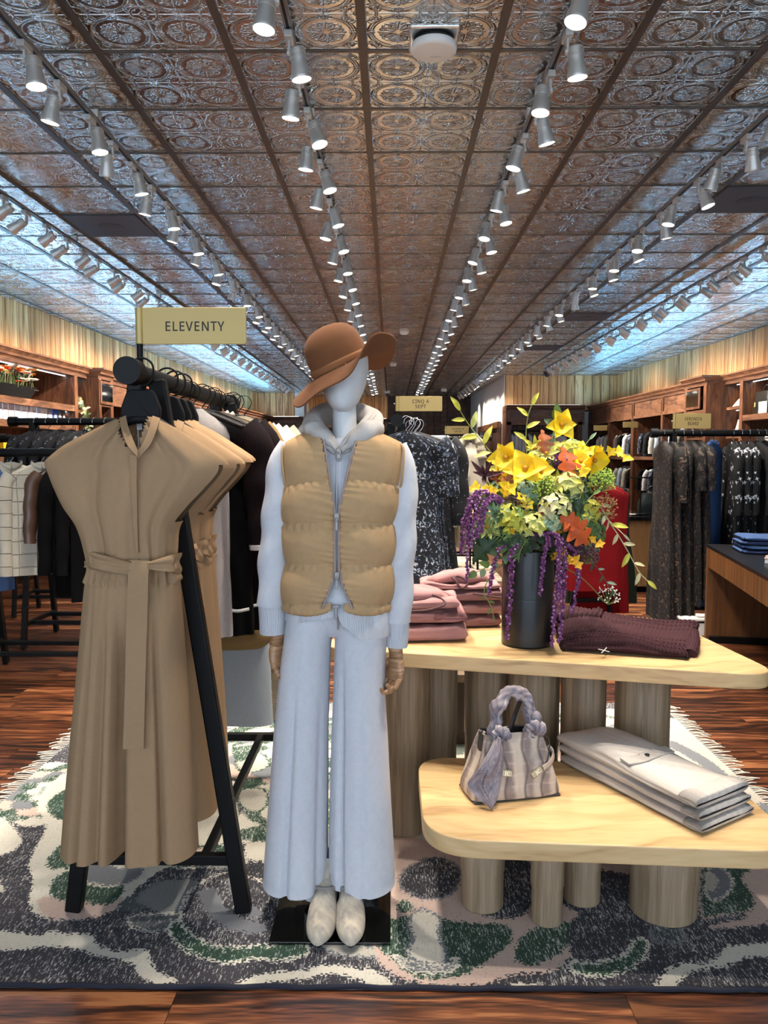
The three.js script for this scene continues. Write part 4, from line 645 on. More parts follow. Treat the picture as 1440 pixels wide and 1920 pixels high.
garment('white_sweater', 'white knit sweater hanging beyond the dark cardigans', 'sweater', RK, hangItem(-3.2, 0.01), 0, { mat: whiteKnit, w: 0.47, len: 0.66, L: 0.5, r: 0.06, collar: whiteKnit, out: 0.08 });
garment('cream_coat', 'long cream coat hanging beyond the white knit sweater', 'coat', RK, hangItem(-3.28, 0.015), 0, { mat: creamCloth, w: 0.48, len: 0.95, L: 0.56, r: 0.06, out: 0.08, collar: creamCloth });
garment('beige_dress', 'beige diamond-knit long dress with pleated hem at the rack end', 'dress', RK, hangItem(-3.36, 0.06), 0, { mat: beigeQuilt, w: 0.44, len: 1.3, thick: 0.06, hem: 1.25, folds: 9, amp: 0.012 });
garment('cream_cardigan', 'cream cardigan hanging next to the cable knit', 'cardigan', RK, hangItem(-3.42, 0.03), 0, { mat: creamCloth, w: 0.48, len: 0.72, L: 0.52, r: 0.058, out: 0.09 });
garment('cable_sweater', 'cream cable knit sweater, next to last on the front rack', 'sweater', RK, hangItem(-3.49, 0.05), 0, { mat: cableCream, w: 0.48, len: 0.68, L: 0.5, r: 0.062, out: 0.1 });
garment('forest_jacket', 'dark forest green jacket, last on the front rack', 'jacket', RK, hangItem(-3.56, 0.07), 0, { mat: forest, w: 0.48, len: 0.7, L: 0.5, out: 0.1 });
['white lace blouse', 'nearer dark cardigan', 'farther dark cardigan', 'khaki puffer jacket', 'ice blue trousers', 'white knit sweater', 'long cream coat', 'beige knit dress', 'cream cardigan', 'cable knit sweater', 'forest green jacket'].forEach((l, k) => hanger(hangItem([-2.82, -2.9, -2.98, -3.06, -3.13, -3.2, -3.28, -3.36, -3.42, -3.49, -3.56][k], [0, 0, 0.02, 0.02, 0.03, 0.01, 0.015, 0.06, 0.03, 0.05, 0.07][k]), 0, `black hanger holding the ${l} on the front rack`, 'black hangers on the front rack', hangerBlack, blackMetal));
// ---------------------------------------------------------------- mannequin and its outfit
const MD = 2.42, zipMetal = std({ color: 0x8f8a88, roughness: 0.5, metalness: 0.6 });
const shell = std({ color: 0xcfcfd0, roughness: 0.75, bumpMap: weaveBump, bumpScale: 0.0004 }), handWood = std({ map: woodTex(128, 128, [[0, [120, 84, 54]], [0.5, [166, 124, 88]], [1, [190, 150, 112]]], { fx: 1, fy: 8, seed: 5, repeat: [0.2, 0.1] }), roughness: 0.4 });
{
  const t = thing('mannequin', 'standing faceless mannequin with wooden hands on black glass base', 'mannequin');
  const mr = loft(outline([[634, 632, 668, 0.04, 0.02], [642, 616, 680, 0.075], [660, 604, 688, 0.1], [690, 598, 691, 0.108, 0.005], [715, 601, 688, 0.1, 0.012], [738, 609, 681, 0.086, 0.02], [756, 617, 672, 0.066, 0.03], [767, 626, 663, 0.046, 0.036], [773, 636, 654, 0.02, 0.04]], MD), { nu: 40, nv: 40, capTop: true, capBottom: true, disp: (th, y, c, s) => s > 0 ? -0.0022 * Math.exp(-((c / 0.018) ** 2)) : 0 });
  part('head', mr, shell, t);
  part('neck', loft(outline([[738, 623, 667, 0.05, -0.01], [775, 624, 668, 0.054, -0.01], [815, 621, 672, 0.058, -0.005], [838, 606, 690, 0.07, 0], [856, 580, 715, 0.085], [880, 565, 730, 0.095]], MD), { nu: 36, nv: 24 }), shell, t);
  for (const [xl, xr] of [[553, 613], [632, 692]]) part('leg', loft(outline([[1180, xl - 4, xr + 4, 0.07], [1450, xl + 6, xr - 6, 0.055], [1640, xl + 16, xr - 14, 0.036], [1680, xl + 18, xr - 16, 0.034]], MD + 0.01), { nu: 18, nv: 12 }), shell, t);
  const base = rbox(-0.18, 0.18, 0.009, 0.018, -2.582, -2.226, 0.002); base.translate(-0.18, 0, 0); part('base_plate', base, phys({ color: 0x0b0c0b, roughness: 0.08, clearcoat: 1, clearcoatRoughness: 0.03 }), t);
  part('support_rod', rod(at(634, 1500, 2.47), at(634, 1690, 2.47), 0.012), blackMetal, t);
  // jointed wooden hands: forearm end, palm, four fingers and a thumb of three segments each
  function hand(s, wrist, dir, yawH) {
    const g = new THREE.Group(); g.name = 'hand'; t.add(g); g.position.copy(wrist); g.rotation.set(0.12, yawH, s * dir);
    part('wrist', loft([[0.04, 0, 0, 0.027, 0.024], [-0.01, 0, 0, 0.024, 0.021], [-0.026, 0, 0, 0.026, 0.019], [-0.036, 0, 0, 0.024, 0.017]], { nu: 20, nv: 10, capTop: true, capBottom: true }), handWood, g);
    part('palm', loft([[-0.034, 0, 0.002, 0.026, 0.016], [-0.05, 0, 0.004, 0.034, 0.017], [-0.075, 0, 0.01, 0.038, 0.016], [-0.098, 0, 0.016, 0.037, 0.012]], { nu: 24, nv: 12, e: 0.8, capTop: true, capBottom: true }), handWood, g);
    const fl = [0.034, 0.04, 0.037, 0.029];
    for (let k = 0; k < 4; k++) {
      const x = -0.0285 + k * 0.019, L = fl[k] * 1.05, b = 0.62 + 0.05 * k; let p = V(x * 1.0, -0.094 - (k === 1 || k === 2 ? 0.006 : 0), 0.016), a = 0.75; const segs = [];
      for (let q = 0; q < 3; q++) { const len = L * [1, 0.68, 0.55][q], e = p.clone().add(V(0, -Math.cos(a), Math.sin(a)).multiplyScalar(len)); segs.push(sweep([p, p.clone().lerp(e, 0.5), e], (u) => (0.0092 - 0.0012 * q) * (0.82 + 0.25 * Math.sin(u * Math.PI)), { nu: 12, nv: 8 }), new THREE.SphereGeometry(0.0083 - 0.0012 * q, 12, 8).translate(e.x, e.y, e.z)); p = e; a += b + 0.12; }
      part('finger', mergeGeometries(segs), handWood, g);
    }
    { let p = V(s * 0.03, -0.05, 0.012), a = 0.5; const segs = [new THREE.SphereGeometry(0.014, 12, 8).translate(p.x, p.y, p.z)]; for (let q = 0; q < 2; q++) { const e = p.clone().add(V(s * (0.02 - 0.016 * q), -0.03, 0.016 + 0.008 * q)); segs.push(sweep([p, p.clone().lerp(e, 0.5), e], (u) => (0.0105 - 0.0018 * q) * (0.85 + 0.2 * Math.sin(u * 3.1)), { nu: 12, nv: 8 }), new THREE.SphereGeometry(0.0092 - 0.0016 * q, 12, 8).translate(e.x, e.y, e.z)); p = e; } part('thumb', mergeGeometries(segs), handWood, g); }
  }
  hand(1, at(520, 1188, 2.42), -0.05, 0.9); hand(-1, at(741, 1212, 2.42), -0.16, -0.9);
  rebase(t);
}
// wide pale knit trousers
const milk = knit(0xd6d6dc, { bumpScale: 0.0012 }), milkRib = cloth(0xd0d0d6, { bumpMap: ribBump, bumpScale: 0.0022 }), hoodCloth = cloth(0xc9c2bd);
{
  const t = thing('knit_trousers', 'pale wide-leg knit trousers worn by the mannequin', 'trousers');
  const d = MD, hemWave = (k) => (x, y, z, th, v, xc, a) => [x, y + smooth(0.6, 1, v) * (Math.max(0, Math.sin(th)) * 0.014 + 0.03 * Math.abs(Math.cos(th)) ** 3 * (Math.cos(th) * (xc < -0.18 ? -1 : 1) > 0 ? 0.5 : 1.2)), z];
  const hemY = at(600, 1656, d).y;
  const leg = (rows, seed, ph) => loft(outline(rows, d), { nu: 90, nv: 90, e: 0.85, post: hemWave(0), disp: (th, y, c, s, v) => smooth(0.1, 0.5, v) * (0.0025 * Math.sin(c * 5 + ph) + (s > 0 ? -0.014 : -0.01) * Math.exp(-(((c + (seed ? 0.62 : 0.25)) / 0.09) ** 2)) * (0.5 + v) - 0.01 * Math.exp(-(((c - (seed ? 0.1 : 0.75)) / 0.1) ** 2)) * v) + 0.001 * n3(c * 3 + seed * 9, y * 5, 5) - (Math.abs(y - hemY - 0.018) < 0.0022 ? 0.002 : 0) });
  part('leg', leg([[1120, 541, 636, 0.09], [1160, 538, 632, 0.1], [1200, 533, 622, 0.1], [1280, 524, 619, 0.098], [1400, 514, 617, 0.1], [1520, 505, 616, 0.106], [1600, 500, 616, 0.112], [1657, 496, 617, 0.116]], 0, 0.4), milk, t);
  part('leg', leg([[1120, 622, 733, 0.09], [1160, 624, 732, 0.1], [1200, 628, 726, 0.1], [1280, 626, 722, 0.098], [1400, 621, 728, 0.1], [1520, 618, 734, 0.106], [1600, 617, 738, 0.112], [1657, 617, 740, 0.116]], 1, 1.7), milk, t);
  part('waist', loft(outline([[1105, 543, 732, 0.1], [1125, 541, 733, 0.105], [1148, 542, 731, 0.1], [1168, 556, 716, 0.086], [1186, 590, 672, 0.06]], d), { nu: 60, nv: 14 }), milk, t);
  part('drawstring', sweep(pts([[629, 1146], [633, 1160], [634, 1180]], 2.29), [0.006, 0.003], { nu: 8, nv: 10 }), cloth(0x9c9691), t);
  rebase(t);
}
// zip hoodie: body, sleeves, ribbed cuffs and hem, hood
{
  const t = thing('zip_hoodie', 'pale knit zip hoodie worn under the tan vest', 'hoodie'); const d = MD;
  part('body', loft(outline([[822, 575, 705, 0.075], [840, 545, 742, 0.085], [900, 540, 745, 0.105], [980, 541, 735, 0.108], [1060, 542, 730, 0.106], [1125, 540, 732, 0.11], [1140, 540, 732, 0.112]], d), { nu: 60, nv: 40, disp: (th, y, c, s) => s > 0 ? 0.004 * Math.exp(-(((c + 0.02) / 0.05) ** 2)) : 0 }), milk, t);
  part('hem_rib', loft(outline([[1122, 540, 732, 0.114], [1136, 536, 736, 0.124], [1148, 534, 737, 0.13]], d), { nu: 90, nv: 8, post: (x, y, z, th, v, xc, a) => { const c = (x - xc) / a, s = Math.sin(th); return [x, s > 0 ? y - v * (c > 0.08 ? 0.05 * smooth(0.05, 0.5, c) + 0.012 : 0.02 * smooth(-0.3, -0.9, c) * 1 - 0.012 * Math.exp(-((c / 0.2) ** 2))) : y, z]; } }), milkRib, t);
  const sl = (p, q) => sweep(pts(p, d), q, { nu: 30, nv: 40, up: V(1, 0, 0), disp: (th, v) => 0.003 * Math.sin(v * 22 + 2 * Math.cos(th)) * smooth(0.05, 0.3, v) + 0.002 * n3(v * 8, th * 2, 6) });
  const cf = (p, q) => sweep(pts(p, d), q, { nu: 40, nv: 8, up: V(1, 0, 0) });
  part('sleeve', sl([[552, 842], [535, 870], [524, 930], [517, 1010], [512, 1080], [510, 1134]], (v) => [lerp(0.05, 0.047, v) * (v > 0.5 ? 0.98 : 1), 0.055]), milk, t); part('cuff', cf([[510, 1130], [511, 1150], [512, 1187]], (v) => [0.043 - 0.002 * v, 0.042]), milkRib, t);
  part('sleeve', sl([[733, 842], [750, 880], [753, 940], [752, 1020], [749, 1100], [746, 1164]], (v) => [lerp(0.05, 0.042, v), 0.052]), milk, t); part('cuff', cf([[745, 1158], [744, 1180], [742, 1211]], (v) => [0.039 - 0.002 * v, 0.04]), milkRib, t);
  part('zipper', sweep(pts([[633, 846, -0.09], [632, 880, -0.1], [631, 960, -0.118], [631, 1050, -0.12]], d), [0.0042, 0.0025], { nu: 8, nv: 30, up: V(1, 0, 0) }), std({ color: 0xb9b4b8, roughness: 0.5, metalness: 0.2 }), t, 'pale zip');
  part('zip_pull', mergeGeometries([rbox(-0.007, 0.007, -0.02, 0.012, -0.003, 0.003, 0.002), new THREE.TorusGeometry(0.008, 0.0022, 6, 16).scale(1, 1.5, 1).translate(0, -0.012, 0.004)]).translate(...at(635, 848, d - 0.115).toArray()), zipMetal, t);
  part('zip_pull', mergeGeometries([rbox(-0.005, 0.005, -0.028, 0.01, -0.003, 0.003, 0.002), rbox(-0.011, 0.011, 0.004, 0.014, -0.004, 0.004, 0.002)]).translate(...at(630, 1143, d - 0.135).toArray()), zipMetal, t);
  // hood: a thick fold of cloth lying round the neck, open in front
  const hoodPath = pts([[632, 850, -0.085], [612, 826, -0.075], [594, 808, -0.03], [588, 792, 0.05], [606, 782, 0.12], [642, 778, 0.14], [678, 780, 0.12], [698, 794, 0.05], [686, 812, -0.03], [656, 832, -0.075], [636, 850, -0.085]], d);
  part('hood', sweep(hoodPath, (v) => { const q = Math.sin(v * Math.PI); return [0.012 + 0.03 * q ** 0.7, 0.008 + 0.03 * q ** 0.6]; }, { nu: 26, nv: 90, disp: (th, v) => 0.0035 * Math.sin(th * 3 + v * 9) + 0.003 * Math.sin(th * 5 - v * 14) }), hoodCloth, t);
  part('hood_edge', sweep(pts([[634, 848, -0.1], [617, 828, -0.098], [596, 815, -0.075], [577, 803, -0.03], [572, 792, 0.02]], d), (v) => 0.0062 - 0.002 * v, { nu: 10, nv: 40 }), hoodCloth, t); part('hood_edge', sweep(pts([[640, 846, -0.1], [655, 832, -0.098], [674, 808, -0.07], [692, 789, -0.03], [702, 778, 0.03]], d), (v) => 0.0085 - 0.003 * v, { nu: 10, nv: 40 }), hoodCloth, t);
  part('hood_lobe', sweep(pts([[566, 806, -0.02], [585, 803, -0.05], [606, 816, -0.08], [626, 838, -0.095]], d), (v) => [0.02 * Math.sin((v * 0.85 + 0.12) * Math.PI) + 0.004, 0.026 * Math.sin((v * 0.9 + 0.08) * Math.PI) + 0.004], { nu: 18, nv: 40, disp: (th, v) => 0.002 * Math.sin(v * 20 + th) }), hoodCloth, t);
  part('hood_lobe', sweep(pts([[716, 808, -0.01], [700, 803, -0.045], [676, 818, -0.08], [646, 840, -0.098]], d), (v) => [0.026 * Math.sin((v * 0.85 + 0.12) * Math.PI) + 0.004, 0.03 * Math.sin((v * 0.9 + 0.08) * Math.PI) + 0.004], { nu: 18, nv: 40, disp: (th, v) => 0.002 * Math.sin(v * 17 + th) }), hoodCloth, t);
  rebase(t);
}
// quilted tan vest, open at the neck and below the zip
{
  const t = thing('puffer_vest', 'tan quilted puffer vest worn by the mannequin over the hoodie', 'vest'); const d = MD, Y = (py) => at(632, py, d).y;
  const seams = [796, 897, 975, 1049, 1121, 1142].map(Y), zipX = (y) => { const q = clamp((Y(830) - y) / (Y(1125) - Y(830)) * -1); return at(lerp(637, 626, q), 1000, d - 0.12).x; };
  const gap = (y) => { const p = 853 + (EYE - y) * FOCAL / 2.32; return 0.0016 * (p < 965 ? 26 * ((965 - p) / 140) ** 1.25 + 2.4 : p > 1066 ? 2.4 + 17 * ((p - 1066) / 58) ** 1.3 : 2.4); };
  const rows = outline([[806, 584, 697, 0.088], [818, 556, 728, 0.1], [832, 535, 752, 0.108], [850, 531, 757, 0.116], [900, 531, 754, 0.128], [938, 530, 748, 0.13], [975, 531, 742, 0.128], [1010, 534, 740, 0.13], [1049, 538, 738, 0.126], [1085, 534, 737, 0.13], [1121, 530, 736, 0.128], [1133, 529, 736, 0.128], [1141, 531, 735, 0.122]], d);
  const disp = (th, y, c, s) => {
    const yy = y + (s > 0 ? 0.02 * (c * c - 0.12) * (y > seams[1] - 0.08 ? 1.4 : 0.5) : 0), x0 = (c + 0.02) * 0.16;
    let i = 0; while (i < 4 && yy < seams[i + 1]) i++;
    const q = clamp((seams[i] - yy) / (seams[i] - seams[i + 1])), near = s > 0 ? Math.exp(-Math.abs(x0) / 0.026) : 0, amp = i === 4 ? 0.006 : i === 0 ? 0.014 : 0.016;
    let p = amp * Math.sqrt(Math.max(0, Math.sin(q * Math.PI))) * (1 - 0.55 * near) - 0.004;
    p += near * 0.0045 * Math.sin(y * 290 + c * 9 + 2 * Math.sin(y * 60)) + 0.0022 * n3(c * 7, y * 16, 4) * (1 - near);
    p += 0.003 * Math.exp(-(((q - 0.08) / 0.07) ** 2)) * Math.sin(c * 46 + i) * (i > 0 ? 1 : 0);
    if (i === 0) p *= smooth(seams[0], seams[0] - 0.06, y); p *= 1 - 0.6 * smooth(0.8, 1, Math.abs(c)) * smooth(Y(990), Y(900), y);
    return p;
  };
  const zx = at(632, 1000, d - 0.12).x, zxt = at(637, 830, d - 0.11).x, zcx = (y) => lerp(zx, zxt, clamp((y - Y(965)) / (Y(830) - Y(965))));
  const g = loft(rows, { nu: 190, nv: 170, e: 0.9, disp, post: (x, y, z, th) => { if (Math.sin(th) < 0.15) return [x, y, z]; y += 0.02 * Math.exp(-(((x - zx) / 0.05) ** 2)) * smooth(Y(1095), Y(1141), y); const c = zcx(y), gp = gap(y), dx = x - c; return Math.abs(dx) < gp * 2.4 ? [c + Math.sign(dx || 1) * Math.max(Math.abs(dx), Math.abs(dx) < gp ? 0 : gp), y, z] : [x, y, z]; },
    skip: (th, y, x) => { const s = Math.sin(th), c = Math.cos(th); if (s > 0.2 && Math.abs(x - zcx(y)) < gap(y)) return true; return false; } });
  part('quilted_shell', g, vestCloth, t);
  const front = (py) => { const y = Y(py); return spline(rows, clamp((rows[0][0] - y) / (rows[0][0] - rows[12][0]))); };
  for (const s of [-1, 1]) {
    const P = []; for (let py = 826; py <= 1126; py += 6) { const y = Y(py), r = front(py), x = zcx(y) + s * (gap(y) + 0.0025); P.push(V(x, y, r[2] + r[4] * Math.sqrt(Math.max(0.1, 1 - ((x - r[1]) / r[3]) ** 2)) + 0.006)); }
    const zt = part('zipper_tape', sweep(P, [0.0034, 0.002], { nu: 8, nv: 100, up: V(1, 0, 0) }), std({ color: 0x97817a, roughness: 0.6 }), t, 'pale zip tape');
    const teeth = []; for (let k = 0; k < P.length * 2 - 2; k++) { const a = P[k >> 1], b = P[(k >> 1) + 1], q = a.clone().lerp(b, (k & 1) / 2); teeth.push(new THREE.BoxGeometry(0.0028, 0.0022, 0.0025).translate(q.x - s * 0.004, q.y, q.z + 0.001)); }
    part('zipper_teeth', mergeGeometries(teeth), zipMetal, zt);
  }
  for (const py of [962, 1066]) { const y = Y(py), r = front(py), z = r[2] + r[4] + 0.012; part('zip_slider', mergeGeometries([rbox(-0.008, 0.008, -0.012, 0.01, -0.004, 0.004, 0.003), rbox(-0.004, 0.004, -0.04, -0.008, 0.003, 0.006, 0.001), new THREE.TorusGeometry(0.005, 0.0015, 6, 12).translate(0, -0.008, 0.006)]).translate(zcx(y), y, z), zipMetal, t); }
  part('hem_binding', loft(outline([[1126, 530, 736, 0.126], [1132, 529, 737, 0.131], [1140, 530, 736, 0.13], [1143, 533, 733, 0.122]], d), { nu: 140, nv: 8, e: 0.9, disp: (th, y, c) => 0.002 * Math.sin(c * 55) + 0.002 * n3(c * 9, y * 20, 8), skip: (th, y, x) => Math.sin(th) > 0.2 && Math.abs(x - zcx(y)) < 0.019, post: (x, y, z, th) => [x, Math.sin(th) > 0.15 ? y + 0.02 * Math.exp(-(((x - zx) / 0.05) ** 2)) : y, z] }), vestCloth, t);
  for (const [s, px, xs] of [[-1, 531, -1], [1, 755, 1]]) part('armhole_edge', sweep(pts([[px - xs * 22, 826, 0], [px, 838, -0.045], [px + xs * 2, 860, -0.06], [px - xs * 2, 900, -0.06], [px - xs * 8, 930, -0.02]], d), 0.004, { nu: 8, nv: 40 }), vestCloth, t);
  rebase(t);
}
// brown felt hat, tilted
{
  const felt = phys({ color: 0x6c4121, roughness: 0.95, sheen: 0.3, sheenColor: new THREE.Color(0x9a683e), sheenRoughness: 0.6, bumpMap: weaveBump, bumpScale: 0.0003, side: THREE.DoubleSide });
  const c = at(642, 690, MD), t = thing('felt_hat', 'brown felt wide-brimmed hat tilted on the mannequin head', 'hat', [c.x, c.y, c.z], 0);
  const k = new THREE.Group(); k.name = 'hat_form'; t.add(k); k.rotation.set(0.12, 0, 0.43);
  const crown = loft([[0.135, 0, 0, 0.006, 0.006], [0.132, 0, 0, 0.03, 0.034], [0.12, 0, 0, 0.06, 0.07], [0.095, 0, 0, 0.082, 0.095], [0.06, 0, 0, 0.09, 0.107], [0.025, 0, 0, 0.0925, 0.111], [0.0, 0, 0, 0.095, 0.114]], { nu: 60, nv: 36 });
  part('crown', crown, felt, k);
  const brimF = (u, v, lift) => { const a = u * Math.PI * 2, cx = Math.cos(a), sz = Math.sin(a), r = lerp(1, 1.8, v), x = 0.095 * r * cx * (1 + 0.06 * v), z = 0.114 * (1 + (r - 1) * 0.85) * sz; const up = smooth(0.1, 0.9, cx) * (0.008 + 0.06 * sz), dn = -0.036 * smooth(-0.4, 0.7, sz) * smooth(0.75, -0.1, cx) - 0.022 * smooth(0.3, 1, -cx) - 0.03 * smooth(0.2, 1, -sz); return [x, 0.002 + (up + dn) * v ** 1.3 + lift, z]; };
  const top = grid(90, 14, (u, v) => brimF(u, v, 0.0022), { closedU: true }), bot = grid(90, 14, (u, v) => brimF(u, v, -0.0022), { closedU: true }), rim = grid(90, 2, (u, v) => { const p = brimF(u, 1, 0.0022 - v * 0.0044); return p; }, { closedU: true });
  part('brim', mergeGeometries([top, bot, rim]), felt, k);
  part('hat_band', loft([[0.026, 0, 0, 0.0942, 0.1135], [0.022, 0, 0, 0.0965, 0.1165], [0.012, 0, 0, 0.097, 0.117], [0.007, 0, 0, 0.0955, 0.115]], { nu: 60, nv: 8 }), phys({ color: 0x83532f, roughness: 0.9, sheen: 0.2 }), k);
}
// pointed suede ankle boots
{
  const suedeT = tex(256, 256, (x, y) => { const a = fbm(x / 40, y / 40, 1000, 1000, 31, 4), b = hash(x, y, 4); return mix3([150, 142, 134], [206, 192, 168], clamp(a * 1.5 - 0.25)).map((q) => q + 14 * (b - 0.5)); }, { repeat: [0.12, 0.12] });
  const suede = std({ map: suedeT, roughness: 0.95 }), sole = std({ color: 0x1a1512, roughness: 0.6 }), strapM = cloth(0x97908c);
  [[at(603, 1730, 2.33).x, -0.06, 'ankle boot under the trouser leg nearest the dress rack', 1], [at(662, 1730, 2.33).x, 0.06, 'ankle boot under the trouser leg nearest the oak tables', -1]].forEach(([x, turn, l, s]) => {
    const t = thing('ankle_boot', `pale suede pointed ${l}`, 'boot', [x, 0.0185, -2.188], turn, 'suede boots of the mannequin');
    t.scale.x = 0.94; const W = [[-0.002, 0.0005, 0.004], [0.0, 0.009, 0.016], [0.009, 0.021, 0.03], [0.03, 0.036, 0.042], [0.062, 0.045, 0.054], [0.095, 0.048, 0.068], [0.125, 0.046, 0.09], [0.155, 0.039, 0.1], [0.2, 0.036, 0.118], [0.245, 0.03, 0.115], [0.262, 0.012, 0.1]];
    part('upper', grid(36, 60, (u, v) => { const [z, w, h] = spline(W, v), a = u * Math.PI * 2, c = Math.cos(a), q = Math.sin(a); return [w * Math.sign(c) * Math.abs(c) ** (q > 0 ? 1 : 0.6) * (q > 0 ? 1 : 1) + s * 0.01 * (v - 0.3) * 0, 0.012 + h * 0.4 + (q > 0 ? h * 0.6 * q : h * 0.4 * Math.sign(q) * Math.abs(q) ** 0.5) - (q < 0 ? 0 : 0), -z]; }, { closedU: true, uv: (u, v, p) => [p[0] + p[1] * 0.5, p[2]] }), suede, t);
    part('shaft', loft([[0.17, 0, -0.235, 0.036, 0.036], [0.14, 0, -0.232, 0.038, 0.042], [0.1, 0, -0.21, 0.039, 0.056], [0.06, 0, -0.19, 0.036, 0.06]], { nu: 30, nv: 16, disp: (th, y) => 0.002 * Math.sin(y * 90 + th) }), suede, t);
    const so = roundPoly([[0, -0.006], [0.03, -0.05], [0.044, -0.1], [0.038, -0.2], [0.02, -0.268], [-0.02, -0.268], [-0.038, -0.2], [-0.044, -0.1], [-0.03, -0.05]], 0.012), sg = extrude(so, 0.008, 0.002); sg.rotateX(-Math.PI / 2); sg.scale(1, 1, -1); part('sole', sg.translate(0, 0.003, 0), std({ color: 0x1a1512, roughness: 0.6, side: THREE.DoubleSide }), t);
    part('heel', rbox(-0.028, 0.028, 0, 0.014, -0.268, -0.2, 0.004), sole, t);
    part('strap', sweep([V(-0.046, 0.1, -0.21), V(-0.036, 0.098, -0.16), V(0, 0.104, -0.138), V(0.036, 0.098, -0.16), V(0.046, 0.1, -0.21)], [0.008, 0.003], { nu: 8, nv: 20 }), strapM, t);
    part('buckle', new THREE.TorusGeometry(0.011, 0.0025, 8, 20).rotateY(Math.PI / 2 - s * 0.4).translate(-s * 0.046, 0.098, -0.168), chrome, t); 
  });
}
// ---------------------------------------------------------------- folded clothes: a soft slab over four floor-plan corners
// c = [near left, near right, far right, far left] as [x, d]; the long way runs from the left side to the right side
function slab(c, y0, th, { layers = 2, wave = 0.006, seed = 1, nu = 56, nv = 60, ex = 0.3, disp, round = 0.012, sag = 0, swave } = {}) {
  const P = (s, t) => { const a = [lerp(c[0][0], c[1][0], s), lerp(c[0][1], c[1][1], s)], b = [lerp(c[3][0], c[2][0], s), lerp(c[3][1], c[2][1], s)]; return [lerp(a[0], b[0], t), lerp(a[1], b[1], t)]; };
  const W = swave || ((s, t) => wave * (n3(s * 3 + seed, t * 2.4 + seed * 3, 2) + 0.5 * n3(s * 8, t * 6 + seed, 7)));
  return grid(nu, nv, (u, v) => {
    const th0 = u * Math.PI * 2, C = Math.cos(th0), S = Math.sin(th0), q = 2 * v - 1, endR = Math.sqrt(Math.max(0, 1 - Math.abs(q) ** 14)) , cr = Math.sign(C) * Math.abs(C) ** ex, hh = 0.5 + 0.5 * Math.sign(S) * Math.abs(S) ** 0.62;
    const ly = (hh * layers) % 1, ins = layers > 1 ? 0.02 * Math.exp(-((Math.min(ly, 1 - ly) / 0.16) ** 2)) * (hh > 0.04 && hh < 0.96 ? 1 : 0) : 0;
    const sl = 1 - ins * (hh < 0.97 ? 1 : 0), t = 0.5 + 0.5 * cr * sl * (1 - 0.02 * n3(v * 7, hh * 5 + seed, 3)), s = 0.5 + 0.5 * q * (1 - ins * 0.6) * (1 - 0.012 * n3(cr * 4, hh * 6 + seed, 9)), [x, d] = P(s, t);
    const e2 = 0.5 + (hh - 0.5) * (0.25 + 0.75 * endR); let y = y0 + th * e2 + W(s, t) * hh - sag * hh * Math.abs(q) ** 3;
    if (disp) y += disp(s, t, hh);
    return [x, Math.max(y0 + 0.0004, y), -d];
  }, { closedU: true, uv: (u, v) => [u * 0.7, v * 0.5] });
}
const pinkA = cloth(0xae8281), pinkB = cloth(0xa47979), pinkRib = cloth(0xa87677, { bumpMap: ribBump, bumpScale: 0.003 }), cord = std({ color: 0x4a2d30, roughness: 0.8 });
function pinkHoodie(label, c, y, th, k, o = {}) {
  const t = thing('folded_hoodie', label, 'hoodie', [0, 0, 0], 0, 'folded pink hoodies on the taller oak table');
  part('folded_body', slab(c, y, th, { layers: 2, wave: 0.012, seed: k * 3 + 1, ex: 0.42 }), k % 2 ? pinkA : pinkB, t);
  const M = (s, u) => { const a = [lerp(c[0][0], c[1][0], s), lerp(c[0][1], c[1][1], s)], b = [lerp(c[3][0], c[2][0], s), lerp(c[3][1], c[2][1], s)]; return V(lerp(a[0], b[0], u), 0, -lerp(a[1], b[1], u)); };
  if (o.hood) { const h = (s, u, e) => M(s, u).setY(y + th + e); part('hood', sweep([h(0.1, 0.5, -0.01), h(0.35, 0.35, 0.012), h(0.6, 0.3, 0.016), h(0.9, 0.45, -0.01)], (v) => [0.012 + 0.018 * Math.sin(v * 3.14), 0.02 + 0.03 * Math.sin(v * 3.14)], { nu: 18, nv: 40, disp: (a, v) => 0.004 * Math.sin(a * 2 + v * 16) }), pinkA, t); part('hood', sweep([h(0.15, 0.75, -0.01), h(0.4, 0.7, 0.01), h(0.8, 0.65, 0.004), h(0.97, 0.6, -0.02)], (v) => [0.01 + 0.012 * Math.sin(v * 3.14), 0.02 + 0.03 * Math.sin(v * 3.14)], { nu: 18, nv: 40, disp: (a, v) => 0.004 * Math.sin(a * 3 + v * 14) }), pinkB, t); }
  if (o.cord) part('drawcord', sweep(o.cord.map(([s, u, e]) => M(s, u).setY(y + th + e)), 0.0042, { nu: 7, nv: 50 }), cord, t);
  if (o.rib) part('rib_band', slab([c[0].map((q, i) => lerp(q, c[1][i], 0.72)), c[1].map((q, i) => lerp(q, c[0][i], -0.03)), c[2].map((q, i) => lerp(q, c[3][i], -0.03)), c[3].map((q, i) => lerp(q, c[2][i], 0.72))], y + th * 0.15, th * 0.72, { layers: 1, wave: 0.003, seed: k, nv: 20 }), pinkRib, t);
  return rebase(t);
}
const pc = (x0, x1, d0, d1, tw = 0) => [[x0, d0 - tw], [x1, d0 + tw], [x1, d1 + tw], [x0, d1 - tw]];
pinkHoodie('dusty pink folded hoodie, bottom of the front pink stack', pc(-0.12, 0.285, 2.85, 3.1, 0.02), 0.7605, 0.062, 1);
pinkHoodie('dusty pink folded hoodie, middle of the front pink stack', pc(-0.13, 0.27, 2.86, 3.11, 0.02), 0.826, 0.05, 2, { rib: 1 });
